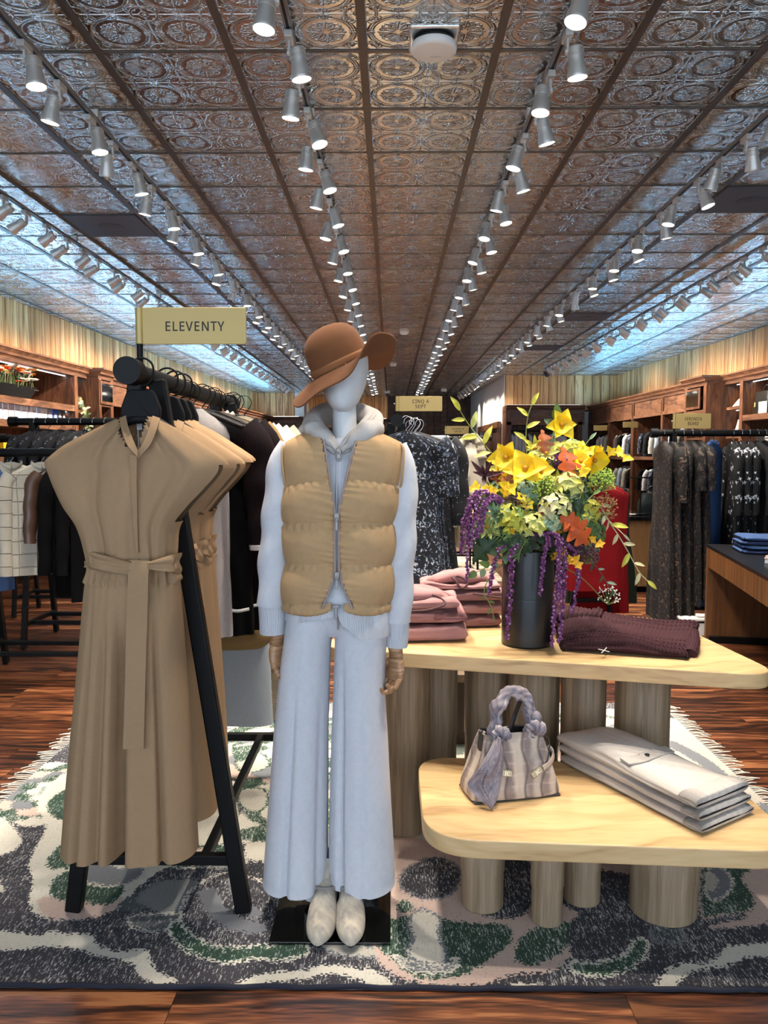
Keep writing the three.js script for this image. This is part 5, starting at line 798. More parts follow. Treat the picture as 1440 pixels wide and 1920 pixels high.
pinkHoodie('dusty pink folded hoodie with dark drawcord, top of the front pink stack', pc(-0.14, 0.255, 2.86, 3.1, 0.02), 0.879, 0.036, 3, { hood: 1, cord: [[0.3, 0.1, 0.004], [0.62, 0.2, 0.018], [0.8, 0.12, 0.01], [0.86, -0.03, -0.01], [0.7, -0.06, -0.03], [0.5, -0.05, -0.034]] });
pinkHoodie('dusty pink folded hoodie, bottom of the rear pink stack', pc(0.14, 0.435, 3.1, 3.33, 0.02), 0.7605, 0.05, 4, { rib: 1 });
pinkHoodie('dusty pink folded hoodie, second from bottom of the rear pink stack', pc(0.13, 0.45, 3.1, 3.33, 0.02), 0.813, 0.05, 5);
pinkHoodie('dusty pink folded hoodie, third from bottom of the rear pink stack', pc(0.13, 0.455, 3.1, 3.33, 0.02), 0.866, 0.045, 6, { cord: [[0.6, 0.0, -0.01], [0.8, -0.03, -0.02], [0.98, 0, -0.03], [1.0, 0.4, -0.03]] });
pinkHoodie('dusty pink folded hoodie with knotted hood, top of the rear pink stack', pc(0.12, 0.44, 3.1, 3.33, 0.02), 0.914, 0.03, 7, { hood: 1, cord: [[0.4, 0.2, 0.02], [0.5, 0.05, 0.022], [0.58, 0.0, 0.0], [0.5, -0.02, -0.02], [0.42, 0.04, 0.012], [0.36, 0.25, 0.024]] });
{ // openwork sweater
  const c = [[0.6, 2.735], [1.0, 2.62], [1.175, 2.98], [0.66, 3.2]], plum = knit(0x43292e, { bumpScale: 0.003 }), plumRib = cloth(0x43292e, { bumpMap: ribBump, bumpScale: 0.003 });
  const holes = (s, t, hh) => { const U = s * 34, T = t * 22, o = Math.floor(T) & 1 ? 0.5 : 0, a = U + o - Math.floor(U + o) - 0.5, b = T - Math.floor(T) - 0.5, r2 = (a / 0.3) ** 2 + (b / 0.26) ** 2; return hh > 0.5 ? 0.004 * Math.cos(U * 3.14 * 2) * 0.4 - 0.016 * Math.exp(-r2) : 0; };
  const t = thing('openwork_sweater', 'plum coloured openwork knit sweater lying flat beside the vase', 'sweater');
  part('folded_body', slab(c, 0.7605, 0.07, { layers: 1, swave: (s, u) => 0.014 * Math.sin(s * 5.5 + u * 2 - 0.6) + 0.012 * n3(s * 3.4, u * 3, 4) - 0.03 * smooth(0.5, 0, u), seed: 4, nu: 240, nv: 320, ex: 0.3, disp: holes }), plum, t);
  part('sleeve', slab([[0.59, 2.95], [0.78, 2.92], [0.83, 3.05], [0.62, 3.12]], 0.815, 0.04, { layers: 1, wave: 0.008, seed: 9, nu: 50, nv: 120, ex: 0.5, disp: (s, u, hh) => 0.0035 * Math.sin(s * 70) * hh }), plumRib, t);
  part('collar', sweep([V(1.02, 0.775, -2.66), V(1.06, 0.79, -2.74), V(1.1, 0.795, -2.85), V(1.14, 0.785, -2.96)], (v) => [0.016, 0.022], { nu: 16, nv: 60, disp: (a, v) => 0.003 * Math.sin(v * 90) }), plumRib, t);
  part('thread_tag', mergeGeometries([rod(onPlane(1122, 1217, 0.785), onPlane(1142, 1222, 0.785), 0.0016, 6), rod(onPlane(1128, 1224, 0.785), onPlane(1138, 1214, 0.785), 0.0016, 6)]), whitePaint, t, 'tiny white thread knot');
  rebase(t);
}
// three cream cardigans on the low table
const cream = knit(0xdad1c9, { bumpScale: 0.0016 }), creamRib = cloth(0xcdc5be, { bumpMap: ribBump, bumpScale: 0.003 });
['bottom', 'middle', 'top'].forEach((n, k) => {
  const o = k * 0.006, c = [[0.6 - o, 2.735], [0.885 - o, 2.2 + o], [1.1 - o, 2.345 + o], [0.8 - o, 2.775]], t = thing('folded_cardigan', `cream folded knit cardigan, ${n} of the stack on the low oak table`, 'cardigan', [0, 0, 0], 0, 'folded cream cardigans'), y = 0.3605 + k * 0.032;
  const sw = (s, u) => (0.006 + 0.006 * k) * Math.sin(s * 5.2 + 0.4) + 0.004 * n3(s * 5, u * 3, 12) + (k === 2 ? 0.006 * n3(s * 3 + 4, u * 4, 5) : 0);
  part('folded_body', slab(c, y + (k ? 0.004 : 0), 0.033 + (k === 2 ? 0.012 : 0), { layers: 2, seed: k + 2, nu: 90, nv: 110, ex: 0.26, swave: sw }), cream, t);
  const L = (a, b, s) => [lerp(a[0], b[0], s), lerp(a[1], b[1], s)];
  part('ribbed_end', slab([L(c[0], c[1], 0.9), L(c[0], c[1], 1.015), L(c[3], c[2], 1.015), L(c[3], c[2], 0.9)], y + 0.004, 0.028 + (k === 2 ? 0.008 : 0), { layers: 2, wave: 0.004, seed: k, nv: 24, ex: 0.26 }), creamRib, t);
  if (k === 2) {
    const S = (s, u) => { const p = L(L(c[0], c[1], s), L(c[3], c[2], s), u); return V(p[0], y + 0.051 + sw(s, u), -p[1]); };
    part('button_band', ribbon([S(0.5, 0.02), S(0.5, 0.3), S(0.48, 0.6), S(0.46, 0.95)], [S(0.57, 0.02), S(0.57, 0.3), S(0.55, 0.6), S(0.53, 0.95)], { thick: 0.006, nu: 30, nv: 8 }), creamRib, t);
    part('button', lathe([[0.001, 0.003], [0.004, 0.0025], [0.0075, 0.004], [0.008, 0.002], [0.007, 0]], 20).translate(...S(0.525, 0.45).add(V(0, 0.004, 0)).toArray()), std({ color: 0x2c2522, roughness: 0.3 }), t, 'dark button');
  }
  rebase(t);
});
// ---------------------------------------------------------------- snakeskin handbag and the scarf knotted round its handle
const skin = (() => tex(512, 512, (x, y) => {
  const X = x / 512 * 5.2, Y = y / 512 * 7, bandx = Math.abs(((X + 0.12 * Math.sin(Y * 1.7)) % 1) - 0.5) * 2, s = 0.5 + 0.5 * Math.sin(X * 6.283 + 0.4), cellR = (y / 5 | 0), cx = ((x + (cellR & 1) * 3) % 6) / 6 - 0.5, cy = (y % 5) / 5 - 0.5, scale = 1 - smooth(0.28, 0.5, Math.max(Math.abs(cx) + Math.abs(cy) * 0.6, 0)) * 0.5;
  let c = mix3([138, 121, 114], [192, 176, 160], smooth(0.2, 0.75, s * 0.55 + 0.45 * fbm(x / 40, y / 40, 1000, 1000, 3, 3)));
  const ln = Math.exp(-((((Y + 0.3 * fbm(X * 2, Y, 1000, 1000, 8, 2)) % 1 - 0.5) / 0.07) ** 2)) * (vn(X * 2.2, Y, 1000, 1000, 5) > 0.4 ? 1 : 0.2); c = mix3(c, [216, 202, 188], ln * 0.35); c = mix3(c, [82, 68, 66], Math.exp(-((bandx / 0.16) ** 2)) * 0.7);
  return c.map((q) => q * (0.72 + 0.34 * scale));
}, { repeat: [0.29, 0.24] }))();
const skinMat = std({ map: skin, roughness: 0.5 }), darkLeather = std({ color: 0x2a2726, roughness: 0.5, side: THREE.DoubleSide });
const scarfTex = canvasTex(512, 512, (g, w, h) => { g.fillStyle = '#a49fb2'; g.fillRect(0, 0, w, h); const r = rng(44); for (let k = 0; k < 900; k++) { g.fillStyle = ['rgba(205,198,205,.25)', 'rgba(120,112,130,.22)', 'rgba(180,165,160,.25)', 'rgba(90,84,96,.16)'][k & 3]; const x = r() * w, y = r() * h; g.beginPath(); g.ellipse(x, y, 4 + r() * 12, 10 + r() * 40, r() * 3, 0, 7); g.fill(); } g.strokeStyle = '#cfc8cf'; g.lineWidth = 10; g.strokeRect(2, 2, w - 4, h - 4); g.fillStyle = '#2a2730'; g.font = 'bold 34px sans-serif'; g.save(); g.translate(150, 215); g.rotate(1.18); g.fillText('FERRAGAMO', 0, 0); g.restore(); });
const silk = phys({ map: scarfTex, color: 0xc9c2bd, roughness: 0.6, side: THREE.DoubleSide });
{
  const t = thing('handbag', 'small snakeskin handbag with gold clasps on the low oak table', 'handbag', [0.385, 0.361, -2.5], 0.24);
  const bw = [[0.0, 0, 0, 0.142, 0.07], [0.006, 0, 0, 0.15, 0.078], [0.03, 0, 0, 0.15, 0.08], [0.1, 0, 0, 0.135, 0.066], [0.16, 0, 0, 0.118, 0.05], [0.198, 0, 0, 0.106, 0.036], [0.204, 0, 0, 0.103, 0.032]];
  const bg = loft(bw, { nu: 72, nv: 30, e: 0.3, capTop: false, disp: (th, y, c, s) => (Math.abs(c) > 0.9 ? -0.018 * smooth(0.9, 1, Math.abs(c)) * smooth(0.02, 0.14, y) : 0.003 * Math.sin(y * 60 + c * 4)) });
  part('body', metreUV(bg), std({ map: skin, color: 0xffffff, roughness: 0.6, side: THREE.DoubleSide }), t); part('lining', loft([[0.2, 0, 0, 0.1, 0.029], [0.09, 0, 0, 0.11, 0.04]], { nu: 40, nv: 6, e: 0.35, capBottom: true }), darkLeather, t); part('base', rbox(-0.146, 0.146, -0.0005, 0.007, -0.076, 0.076, 0.003), darkLeather, t);
  const arch = (z) => [V(-0.055, 0.19, z), V(-0.062, 0.23, z), V(-0.054, 0.285, z), V(-0.028, 0.325, z), V(0, 0.336, z), V(0.028, 0.325, z), V(0.054, 0.285, z), V(0.062, 0.23, z), V(0.055, 0.19, z)];
  part('handle', sweep(arch(0.026), 0.008, { nu: 10, nv: 50 }), skinMat, t); part('handle', sweep([V(0.015, 0.19, -0.03), V(0.03, 0.24, -0.03), V(0.045, 0.3, -0.012), V(0.05, 0.32, 0)], [0.004, 0.008], { nu: 8, nv: 24 }), darkLeather, t);
  const strap = (p) => sweep(p, [0.0125, 0.003], { nu: 10, nv: 20, up: V(0, 1, 0) });
  part('strap', strap([V(-0.12, 0.105, 0.056), V(-0.1, 0.1, 0.07), V(-0.075, 0.096, 0.072), V(-0.055, 0.094, 0.07)]), skinMat, t); part('strap', sweep([V(0.118, 0.15, 0.03), V(0.132, 0.13, 0.045), V(0.11, 0.105, 0.067), V(0.085, 0.094, 0.072)], [0.0125, 0.003], { nu: 10, nv: 24, up: V(-0.3, 0.9, 0.2).normalize() }), skinMat, t);
  part('strap_edge', sweep([V(0.095, 0.198, 0.03), V(0.118, 0.175, 0.04), V(0.108, 0.13, 0.06), V(0.09, 0.1, 0.072)], 0.0022, { nu: 6, nv: 24 }), darkLeather, t);
  const emblem = canvasTex(128, 64, (g) => { g.fillStyle = '#b3a184'; g.fillRect(0, 0, 128, 64); g.fillStyle = '#f3ead2'; g.font = 'bold 50px serif'; g.textAlign = 'center'; g.fillText('JC', 74, 50); g.strokeStyle = '#6b5a3c'; g.lineWidth = 3; g.strokeRect(4, 4, 120, 56); });
  for (const [x, y, rz] of [[-0.042, 0.092, -0.18], [0.062, 0.085, 0.52]]) {
    const g = rbox(-0.021, 0.021, -0.0105, 0.0105, -0.003, 0.003, 0.002), p = g.attributes.position, uv = g.attributes.uv; for (let i = 0; i < p.count; i++) uv.setXY(i, (p.getX(i) + 0.021) / 0.042, (p.getY(i) + 0.0105) / 0.021);
    g.rotateZ(rz); g.rotateX(-0.22); part('clasp', g.translate(x, y, 0.0755), std({ map: emblem, metalness: 0.7, roughness: 0.45 }), t, 'gold clasp plate');
  }
  const s = thing('silk_scarf', 'grey lilac silk scarf twisted round the handbag handle', 'scarf', [0.385, 0.361, -2.5], 0.24);
  const tw = (th, v) => 0.0042 * Math.sin(th - v * 34) + 0.0022 * Math.sin(th * 4 - v * 52) + 0.0012 * Math.sin(v * 90 + th * 5);
  part('handle_wrap', sweep(arch(0.026).map((p, i) => p.clone().add(V(0, i === 0 || i === 8 ? -0.004 : 0, 0.002))), (v) => 0.0205 + 0.003 * Math.sin(v * 25), { nu: 28, nv: 150, disp: tw }), silk, s);
  part('knot', sweep([V(-0.075, 0.205, 0.05), V(-0.06, 0.222, 0.058), V(-0.04, 0.21, 0.056), V(-0.02, 0.199, 0.05)], (v) => 0.005 + 0.014 * Math.sin(v * 3.14), { nu: 20, nv: 40, disp: tw }), silk, s); part('knot', sweep([V(0.04, 0.215, 0.045), V(0.058, 0.23, 0.055), V(0.078, 0.218, 0.052), V(0.1, 0.2, 0.035)], (v) => 0.005 + 0.016 * Math.sin(v * 3.14), { nu: 20, nv: 40, disp: tw }), silk, s); part('knot', new THREE.SphereGeometry(0.019, 20, 14).scale(1, 1.25, 1).translate(0.07, 0.25, 0.045), silk, s);
  const A = [V(-0.07, 0.212, 0.06), V(-0.1, 0.17, 0.078), V(-0.135, 0.12, 0.085), V(-0.165, 0.06, 0.06), V(-0.14, 0.028, 0.1), V(-0.105, 0.0, 0.118)], B = [V(-0.062, 0.21, 0.064), V(-0.055, 0.165, 0.085), V(-0.058, 0.12, 0.092), V(-0.066, 0.08, 0.1), V(-0.083, 0.035, 0.112), V(-0.104, 0.0, 0.118)];
  const ca = new THREE.CatmullRomCurve3(A), cb = new THREE.CatmullRomCurve3(B), dr = (o) => grid(40, 24, (u, v) => { const p = ca.getPointAt(u).lerp(cb.getPointAt(u), v), w = Math.sin(v * Math.PI) * (1 - u * 0.6); p.z += o + w * (0.02 + 0.006 * Math.sin(v * 14 + u * 3)); return p.toArray(); }, { uv: (u, v) => [v, 1 - u] });
  part('hanging_corner', mergeGeometries([dr(0.0008), dr(-0.0008)]), silk, s);
}
// ---------------------------------------------------------------- black vase with the large flower arrangement
const FX = 0.5, FD = 2.86, VY0 = 0.7605;
{ const t = thing('vase', 'tall glossy black cylinder vase holding the flower arrangement', 'vase', [FX, VY0, -FD]); const bk = phys({ color: 0x08080b, roughness: 0.36, clearcoat: 0.2, clearcoatRoughness: 0.3 }); part('body', lathe([[0.001, 0], [0.089, 0], [0.094, 0.006], [0.094, 0.17], [0.0935, 0.172], [0.0935, 0.176], [0.094, 0.178], [0.094, 0.345], [0.092, 0.349], [0.088, 0.349], [0.086, 0.345], [0.086, 0.3], [0.001, 0.3]], 64), bk, t); }
const fr = rng(2024), leafC = (hex, o = {}) => phys({ color: hex, roughness: 0.6, side: THREE.DoubleSide, transmission: 0.25, thickness: 0, ...o });
const mouth = () => V(FX + (fr() - 0.5) * 0.09, VY0 + 0.33, -FD + (fr() - 0.5) * 0.09);
function leafGeo({ w = 0.4, tip = 1.2, bend = 0.25, fold = 0.12, lobes = 0, n = 12, m = 6 }) {       // unit length along +y, faces +z
  return grid(m, n, (u, v) => { const s = u * 2 - 1; let W = w * 0.5 * Math.sin(Math.PI * v ** (1 / tip)) ** 0.8; if (lobes) W *= 0.28 + 0.95 * Math.abs(Math.sin(v * Math.PI * lobes)) ** 0.8; if (v > 0.985) W *= 0.2; return [s * W, v - bend * 0.3 * v * v * Math.abs(bend), bend * -(v * v) + fold * Math.abs(s) * W * 2 + 0.012 * Math.sin(v * 14 + s)]; });
}
const GEO = { lance: leafGeo({ w: 0.34 }), round: leafGeo({ w: 0.72, tip: 1.5, bend: 0.2 }), long: leafGeo({ w: 0.2, bend: 0.45, tip: 0.9 }), oak: leafGeo({ w: 0.66, lobes: 3.5, n: 32, bend: 0.42, tip: 1.1, fold: 0.3 }), petal: leafGeo({ w: 1.15, tip: 2.4, bend: 0.35, fold: 0.25, n: 9 }), orchid: leafGeo({ w: 0.8, tip: 2, bend: 0.15, n: 6, m: 4 }), spike: leafGeo({ w: 0.26, bend: -0.25, fold: 0.35, tip: 1.4, n: 8 }) };
const MAT = { lime: leafC(0xb9b53a), yellow: leafC(0xf2cf06, { transmission: 0.3 }), gold: leafC(0xe0a90a), pale: leafC(0xb5b562), cream: leafC(0xc4bd8e), green: leafC(0x5e7a34), deep: leafC(0x2c4526), sage: leafC(0x7f9a7c), orange: leafC(0xcc5a24), rust: leafC(0xa4582e), wine: leafC(0x4a2430), plum: leafC(0x6a2c66), violet: std({ color: 0x682f62, roughness: 0.7 }), seed: std({ color: 0xcfc9bd, roughness: 0.7 }), stem: std({ color: 0x7d8043, roughness: 0.7 }), stemDark: std({ color: 0x4c3a26, roughness: 0.7 }), eye: std({ color: 0xb27a10, roughness: 0.7 }) };
function put(name, geo, mat, parent, pos, dir, size, roll = 0, face) {
  const m = part(name, geo, mat, parent), y = dir.clone().normalize(); let z = (face || V((fr() - 0.5) * 0.8, 0.5, 1)).clone(); z.addScaledVector(y, -z.dot(y)).normalize(); const x = y.clone().cross(z);
  m.quaternion.setFromRotationMatrix(new THREE.Matrix4().makeBasis(x, y, z)); m.rotateY(roll); m.position.copy(pos); m.scale.setScalar(size); return m;
}
const FG = 'stems of the large flower arrangement';
const stemThing = (name, label, cat) => thing(name, label, cat, [0, 0, 0], 0, FG);
function stemLine(t, P, r = 0.0025, mat = MAT.stem) { part('stem', sweep(P, (v) => r * (1.2 - 0.6 * v), { nu: 6, nv: 30 }), mat, t); return new THREE.CatmullRomCurve3(P, false, 'centripetal'); }
function leafyBranch(label, px, mats, { size = 0.05, n = 9, geo = GEO.lance, from = 0.3, r, smat } = {}) {
  const t = stemThing('leaf_branch', label, 'branch'), P = px[0] === 0 ? px.slice(1) : [mouth(), ...pts(px, FD)], c = stemLine(t, P, r, smat);
  for (let k = 0; k < n; k++) { const v = lerp(from, 0.97, k / (n - 1)), p = c.getPointAt(v), d = c.getTangentAt(v), side = V(d.y, -d.x, 0.3 * (fr() - 0.3)).multiplyScalar(k % 2 ? 1 : -1); if (k === n - 1) side.set(0, 0, 0); put('leaf', geo, mats[k % mats.length], t, p, d.clone().multiplyScalar(0.7).add(side).add(V(0, 0, 0.25)), size * (0.75 + 0.5 * fr()), (fr() - 0.5) * 0.8); }
  return rebase(t);
}
function bloom(label, px, py, e, mat, { size = 0.055, petals = 6, face = V(0, 0.3, 1), geo = GEO.petal, open = 0.9, name = 'yellow_bloom' } = {}) {
  const t = stemThing(name, label, 'flower'), p = at(px, py, FD + e), f = face.clone().normalize(); stemLine(t, [mouth(), mouth().lerp(p, 0.5).add(V(0, 0.02, 0)), p.clone().addScaledVector(f, -0.02)], 0.0025);
  const a = V(0, 1, 0).cross(f).normalize(), b = f.clone().cross(a);
  for (let k = 0; k < petals; k++) { const q = k / petals * 6.283 + (k % 2) * 0.15, o = a.clone().multiplyScalar(Math.cos(q)).addScaledVector(b, Math.sin(q)); put('petal', geo, mat, t, p.clone().addScaledVector(o, size * 0.08), o.clone().multiplyScalar(open).addScaledVector(f, k % 2 ? 0.55 : 0.8), size * (0.85 + 0.3 * fr()), 0, f); }
  part('flower_centre', new THREE.SphereGeometry(size * 0.15, 10, 8).translate(...p.clone().addScaledVector(f, size * 0.2).toArray()), MAT.eye, t); return rebase(t);
}
function orchidSpray(label, px, mat = MAT.yellow, size = 0.024, n = 7) {
  const t = stemThing('orchid_spray', label, 'flower'), P = [mouth(), ...pts(px, FD)], c = stemLine(t, P, 0.0017);
  for (let k = 0; k < n; k++) { const v = lerp(0.5, 1, k / (n - 1)), p = c.getPointAt(v).add(V((fr() - 0.5) * 0.03, (fr() - 0.5) * 0.03, 0.012)), fl = []; const f = V(fr() - 0.5, fr() * 0.6 - 0.1, 1).normalize(), a = V(0, 1, 0).cross(f).normalize(), b = f.clone().cross(a); const g = new THREE.Group(); g.name = 'blossom'; t.add(g); for (let i = 0; i < 5; i++) { const q = i / 5 * 6.283 + fr(), o = a.clone().multiplyScalar(Math.cos(q)).addScaledVector(b, Math.sin(q)); put('petal', GEO.orchid, i === 3 ? MAT.gold : mat, g, p, o.addScaledVector(f, 0.35), size * (0.8 + 0.5 * fr()), 0, f); } }
  return rebase(t);
}
function hydrangea(label, px, py, e, mat, mat2, R = 0.055, n = 16, fs = 0.026, name = 'hydrangea') {
  const t = stemThing(name, label, 'flower'), c = at(px, py, FD + e); stemLine(t, [mouth(), mouth().lerp(c, 0.6), c.clone().add(V(0, 0, -R * 0.5))], 0.003);
  for (let k = 0; k < n; k++) { const y = 1 - 1.5 * (k + 0.5) / n, ph = k * 2.4, q = Math.sqrt(Math.max(0, 1 - y * y)), o = V(q * Math.cos(ph), y * 0.8 + 0.1, q * Math.sin(ph) * 0.9 + 0.35).normalize(), p = c.clone().addScaledVector(o, R), g = new THREE.Group(); g.name = 'floret'; t.add(g); const a = V(0.3, 1, 0.1).cross(o).normalize(), b = o.clone().cross(a), r0 = fr() * 1.5; for (let i = 0; i < 4; i++) { const w = r0 + i * 1.571, d = a.clone().multiplyScalar(Math.cos(w)).addScaledVector(b, Math.sin(w)); put('petal', GEO.round, fr() < 0.7 ? mat : mat2, g, p, d.addScaledVector(o, 0.35), fs * (0.85 + 0.3 * fr()), 0, o); } }
  return rebase(t);
}
function rosette(label, px, py, e, mat, size = 0.05, n = 20, name = 'succulent') { const t = stemThing(name, label, 'plant'), c = at(px, py, FD + e), f = V(-0.2, 0.5, 1).normalize(), a = V(0, 1, 0).cross(f).normalize(), b = f.clone().cross(a); stemLine(t, [mouth(), c.clone().addScaledVector(f, -0.02)], 0.004); for (let k = 0; k < n; k++) { const q = k * 2.4, h = k / n, o = a.clone().multiplyScalar(Math.cos(q)).addScaledVector(b, Math.sin(q)); put('leaf', GEO.spike, mat, t, c, o.multiplyScalar(lerp(1, 0.3, h)).addScaledVector(f, lerp(0.25, 1, h)), size * lerp(1, 0.6, h), 0, f); } return rebase(t); }
const bead = new THREE.IcosahedronGeometry(1, 0), blob = (p, s, g = bead) => { const q = g.clone(); q.scale(s, s * (0.8 + 0.5 * fr()), s); q.rotateY(fr() * 6); q.translate(p.x, p.y, p.z); return q; };
function berries(label, px, py, e, mat, R, n, s, name, cat = 'flower') { const t = stemThing(name, label, cat), c = at(px, py, FD + e), L = []; stemLine(t, [mouth(), mouth().lerp(c, 0.6).add(V(0, 0.02, 0)), c.clone().add(V(0, -R * 0.6, 0))], 0.002); const st = []; for (let k = 0; k < n; k++) { const o = V(fr() - 0.5, fr() * 0.8 - 0.2, fr() - 0.4).normalize().multiplyScalar(R * (0.7 + 0.35 * fr())); L.push(blob(c.clone().add(o), s * (0.7 + 0.6 * fr()))); if (k % 4 === 0) st.push(rod(c.clone().add(V(0, -R * 0.6, 0)), c.clone().add(o), 0.0008, 4)); } const h = part('flower_head', mergeGeometries(L), mat, t); h.userData.kind = 'stuff'; part('stalks', mergeGeometries(st), MAT.stem, t).userData.kind = 'stuff'; return rebase(t); }
function tassel(label, px, r = 0.0085) { const t = stemThing('amaranth_tassel', label, 'flower'), P = [mouth(), ...pts(px, FD)], c = new THREE.CatmullRomCurve3(P, false, 'centripetal'), len = c.getLength(), L = []; part('stem', sweep(P, 0.0018, { nu: 6, nv: 40 }), MAT.plum, t); const n = Math.round(len / 0.0026); for (let k = n * 0.25 | 0; k < n; k++) { const v = k / n, p = c.getPointAt(v), q = fr() * 6.283, R = r * (1.15 - 0.6 * ((v - 0.25) / 0.75)) * (0.5 + 0.7 * fr()); L.push(blob(p.add(V(Math.cos(q) * R, 0, Math.sin(q) * R)), 0.0042 * (0.7 + 0.7 * fr()))); } const a = [], b = []; L.forEach((g, i) => (i % 5 ? a : b).push(g)); part('blossom_chain', mergeGeometries(a), MAT.violet, t).userData.kind = 'stuff'; part('pale_blossoms', mergeGeometries(b), std({ color: 0x9a7396, roughness: 0.7 }), t).userData.kind = 'stuff'; return rebase(t); }
function fern(label, px, mat, n = 16, size = 0.04, name = 'fern_frond') { const t = stemThing(name, label, 'fern'), c = stemLine(t, [mouth(), ...pts(px, FD)], 0.0018), L = []; for (let k = 0; k < n; k++) for (const s of [-1, 1]) { const v = lerp(0.3, 0.99, k / n), p = c.getPointAt(v), d = c.getTangentAt(v), m = new THREE.Mesh(GEO.long), y = d.clone().multiplyScalar(0.5).add(V(d.y, -d.x, 0.1).multiplyScalar(s)).normalize(); let z = V(0, 0.2, 1); z.addScaledVector(y, -z.dot(y)).normalize(); m.matrix.makeBasis(y.clone().cross(z), y, z).scale(V(1, 1, 1).multiplyScalar(size * (1.1 - 0.6 * v))).setPosition(p); const g = GEO.long.clone(); g.applyMatrix4(m.matrix); L.push(g); } part('foliage', mergeGeometries(L), mat, t).userData.kind = 'stuff'; return rebase(t); }
const Lm = MAT.lime, Pl = MAT.pale;
leafyBranch('long arching lime branch reaching toward the sept sign', [[975, 950, -0.02], [945, 880, 0], [905, 830, 0], [876, 792, 0.02], [858, 762, 0.02]], [Lm, Pl, Lm], { n: 10, size: 0.062, from: 0.42 });
leafyBranch('upright lime sprig at the top of the arrangement', [[992, 900, 0], [986, 830, 0.02], [990, 780, 0.02], [1000, 752, 0.02]], [Lm], { n: 8, size: 0.05, from: 0.45 });
leafyBranch('dark green glossy sprig behind the highest yellow bloom', [[1020, 900, 0.05], [1036, 820, 0.06], [1042, 778, 0.06]], [MAT.deep, MAT.green], { n: 6, size: 0.05, geo: GEO.round, from: 0.7 });
leafyBranch('sage sprig standing beside the green umbel', [[1050, 900, 0], [1085, 850, 0.02], [1110, 818, 0.02]], [MAT.sage, Lm], { n: 7, size: 0.04, from: 0.5 });
leafyBranch('cream and lime vine trailing far over the red dress', [[1100, 930, -0.05], [1150, 990, -0.06], [1178, 1035, -0.06], [1200, 1075, -0.06], [1222, 1096, -0.06]], [MAT.cream, Lm, MAT.cream], { n: 11, size: 0.05, from: 0.4, smat: MAT.cream });
leafyBranch('cream twig curling beside the trailing vine', [[1095, 945, -0.04], [1140, 975, -0.05], [1172, 1005, -0.05]], [MAT.cream], { n: 6, size: 0.045, geo: GEO.long, from: 0.6, smat: MAT.cream });
leafyBranch('drooping sage twig with seeds above the plum sweater', [[1080, 1020, -0.05], [1120, 1065, -0.06], [1148, 1110, -0.06]], [MAT.sage, MAT.deep], { n: 8, size: 0.032, from: 0.45, smat: MAT.stemDark });
leafyBranch('eucalyptus sprig drooping at the vase rim over the pink stack', [[950, 1040, -0.1], [915, 1062, -0.11], [890, 1075, -0.1]], [MAT.sage, MAT.green], { n: 8, size: 0.034, geo: GEO.round, from: 0.35 });
leafyBranch('thin green tendril hanging in front of the rear pink stack', [[940, 1060, -0.1], [908, 1105, -0.1], [922, 1140, -0.1], [926, 1160, -0.1]], [MAT.green], { n: 7, size: 0.022, from: 0.5 });
leafyBranch('olive leaf branch low beside the orange oak leaf', [[1060, 980, -0.08], [1090, 950, -0.09], [1115, 925, -0.08]], [MAT.green, Lm], { n: 7, size: 0.055, from: 0.4 });
[['largest drooping yellow bloom near the red dress', 1110, 862, -0.05, V(0.7, -0.2, 0.8), 0.062], ['tall yellow bloom at the top of the arrangement', 1052, 797, 0.0, V(0.1, 0.1, 1), 0.056], ['yellow bloom leaning toward the white coat', 950, 858, -0.04, V(-0.4, 0.1, 1), 0.06], ['wide yellow bloom in the middle of the arrangement', 985, 880, -0.08, V(-0.2, 0.4, 1), 0.066], ['second wide yellow bloom just right of the middle one', 1012, 884, -0.08, V(0.4, 0.4, 1), 0.056], ['yellow bloom beside the tall drooping one', 1088, 866, -0.03, V(0.1, 0.5, 1), 0.046], ['yellow bloom beneath the leaning one', 958, 893, -0.07, V(-0.1, -0.2, 1), 0.042]].forEach(([l, x, y, e, f, s]) => bloom(l, x, y, e, MAT.yellow, { face: f, size: s }));
[['lime bloom above the middle yellow flowers', 1002, 842, 0.02, Lm], ['pale lime bloom beside the orange maple leaf', 1025, 852, 0, Pl], ['olive bloom next to the vertical orange leaf', 1045, 905, -0.06, Lm], ['pale lime bud leaning over the purple bunch', 912, 990, -0.12, Pl], ['lime bud below the succulent', 958, 985, -0.12, Lm]].forEach(([l, x, y, e, m]) => bloom(l, x, y, e, m, { face: V(fr() - 0.5, 0.5, 1), size: 0.05, geo: GEO.lance, petals: 8, name: 'lime_bloom' }));
orchidSpray('yellow orchid spray beside the purple bunch', [[950, 930, -0.08], [920, 918, -0.1], [898, 912, -0.1]]); orchidSpray('yellow orchid spray across the middle left', [[985, 960, -0.1], [968, 925, -0.12], [950, 918, -0.12]]); orchidSpray('yellow orchid spray at the upper right reaching toward the denim', [[1070, 880, 0], [1110, 845, 0], [1150, 850, 0], [1178, 862, 0]], MAT.yellow, 0.022, 9); orchidSpray('yellow orchid spray above the green umbel', [[1050, 900, 0], [1085, 860, 0], [1092, 838, 0]]); orchidSpray('small orange yellow flower cluster at the vase rim', [[1050, 1040, -0.12], [1075, 1055, -0.13], [1085, 1052, -0.13]], MAT.gold, 0.018, 8); orchidSpray('small gold orchid cluster below the oak leaf', [[1080, 980, -0.1], [1105, 1010, -0.1], [1115, 1020, -0.1]], MAT.gold, 0.018, 6); orchidSpray('yellow orchid spray near the olive leaves', [[1060, 920, -0.05], [1092, 905, -0.06], [1100, 893, -0.06]], MAT.yellow, 0.024, 5); orchidSpray('gold orchid cluster below the lime bud', [[975, 1010, -0.12], [960, 1002, -0.13], [955, 1010, -0.13]], MAT.gold, 0.016, 6);
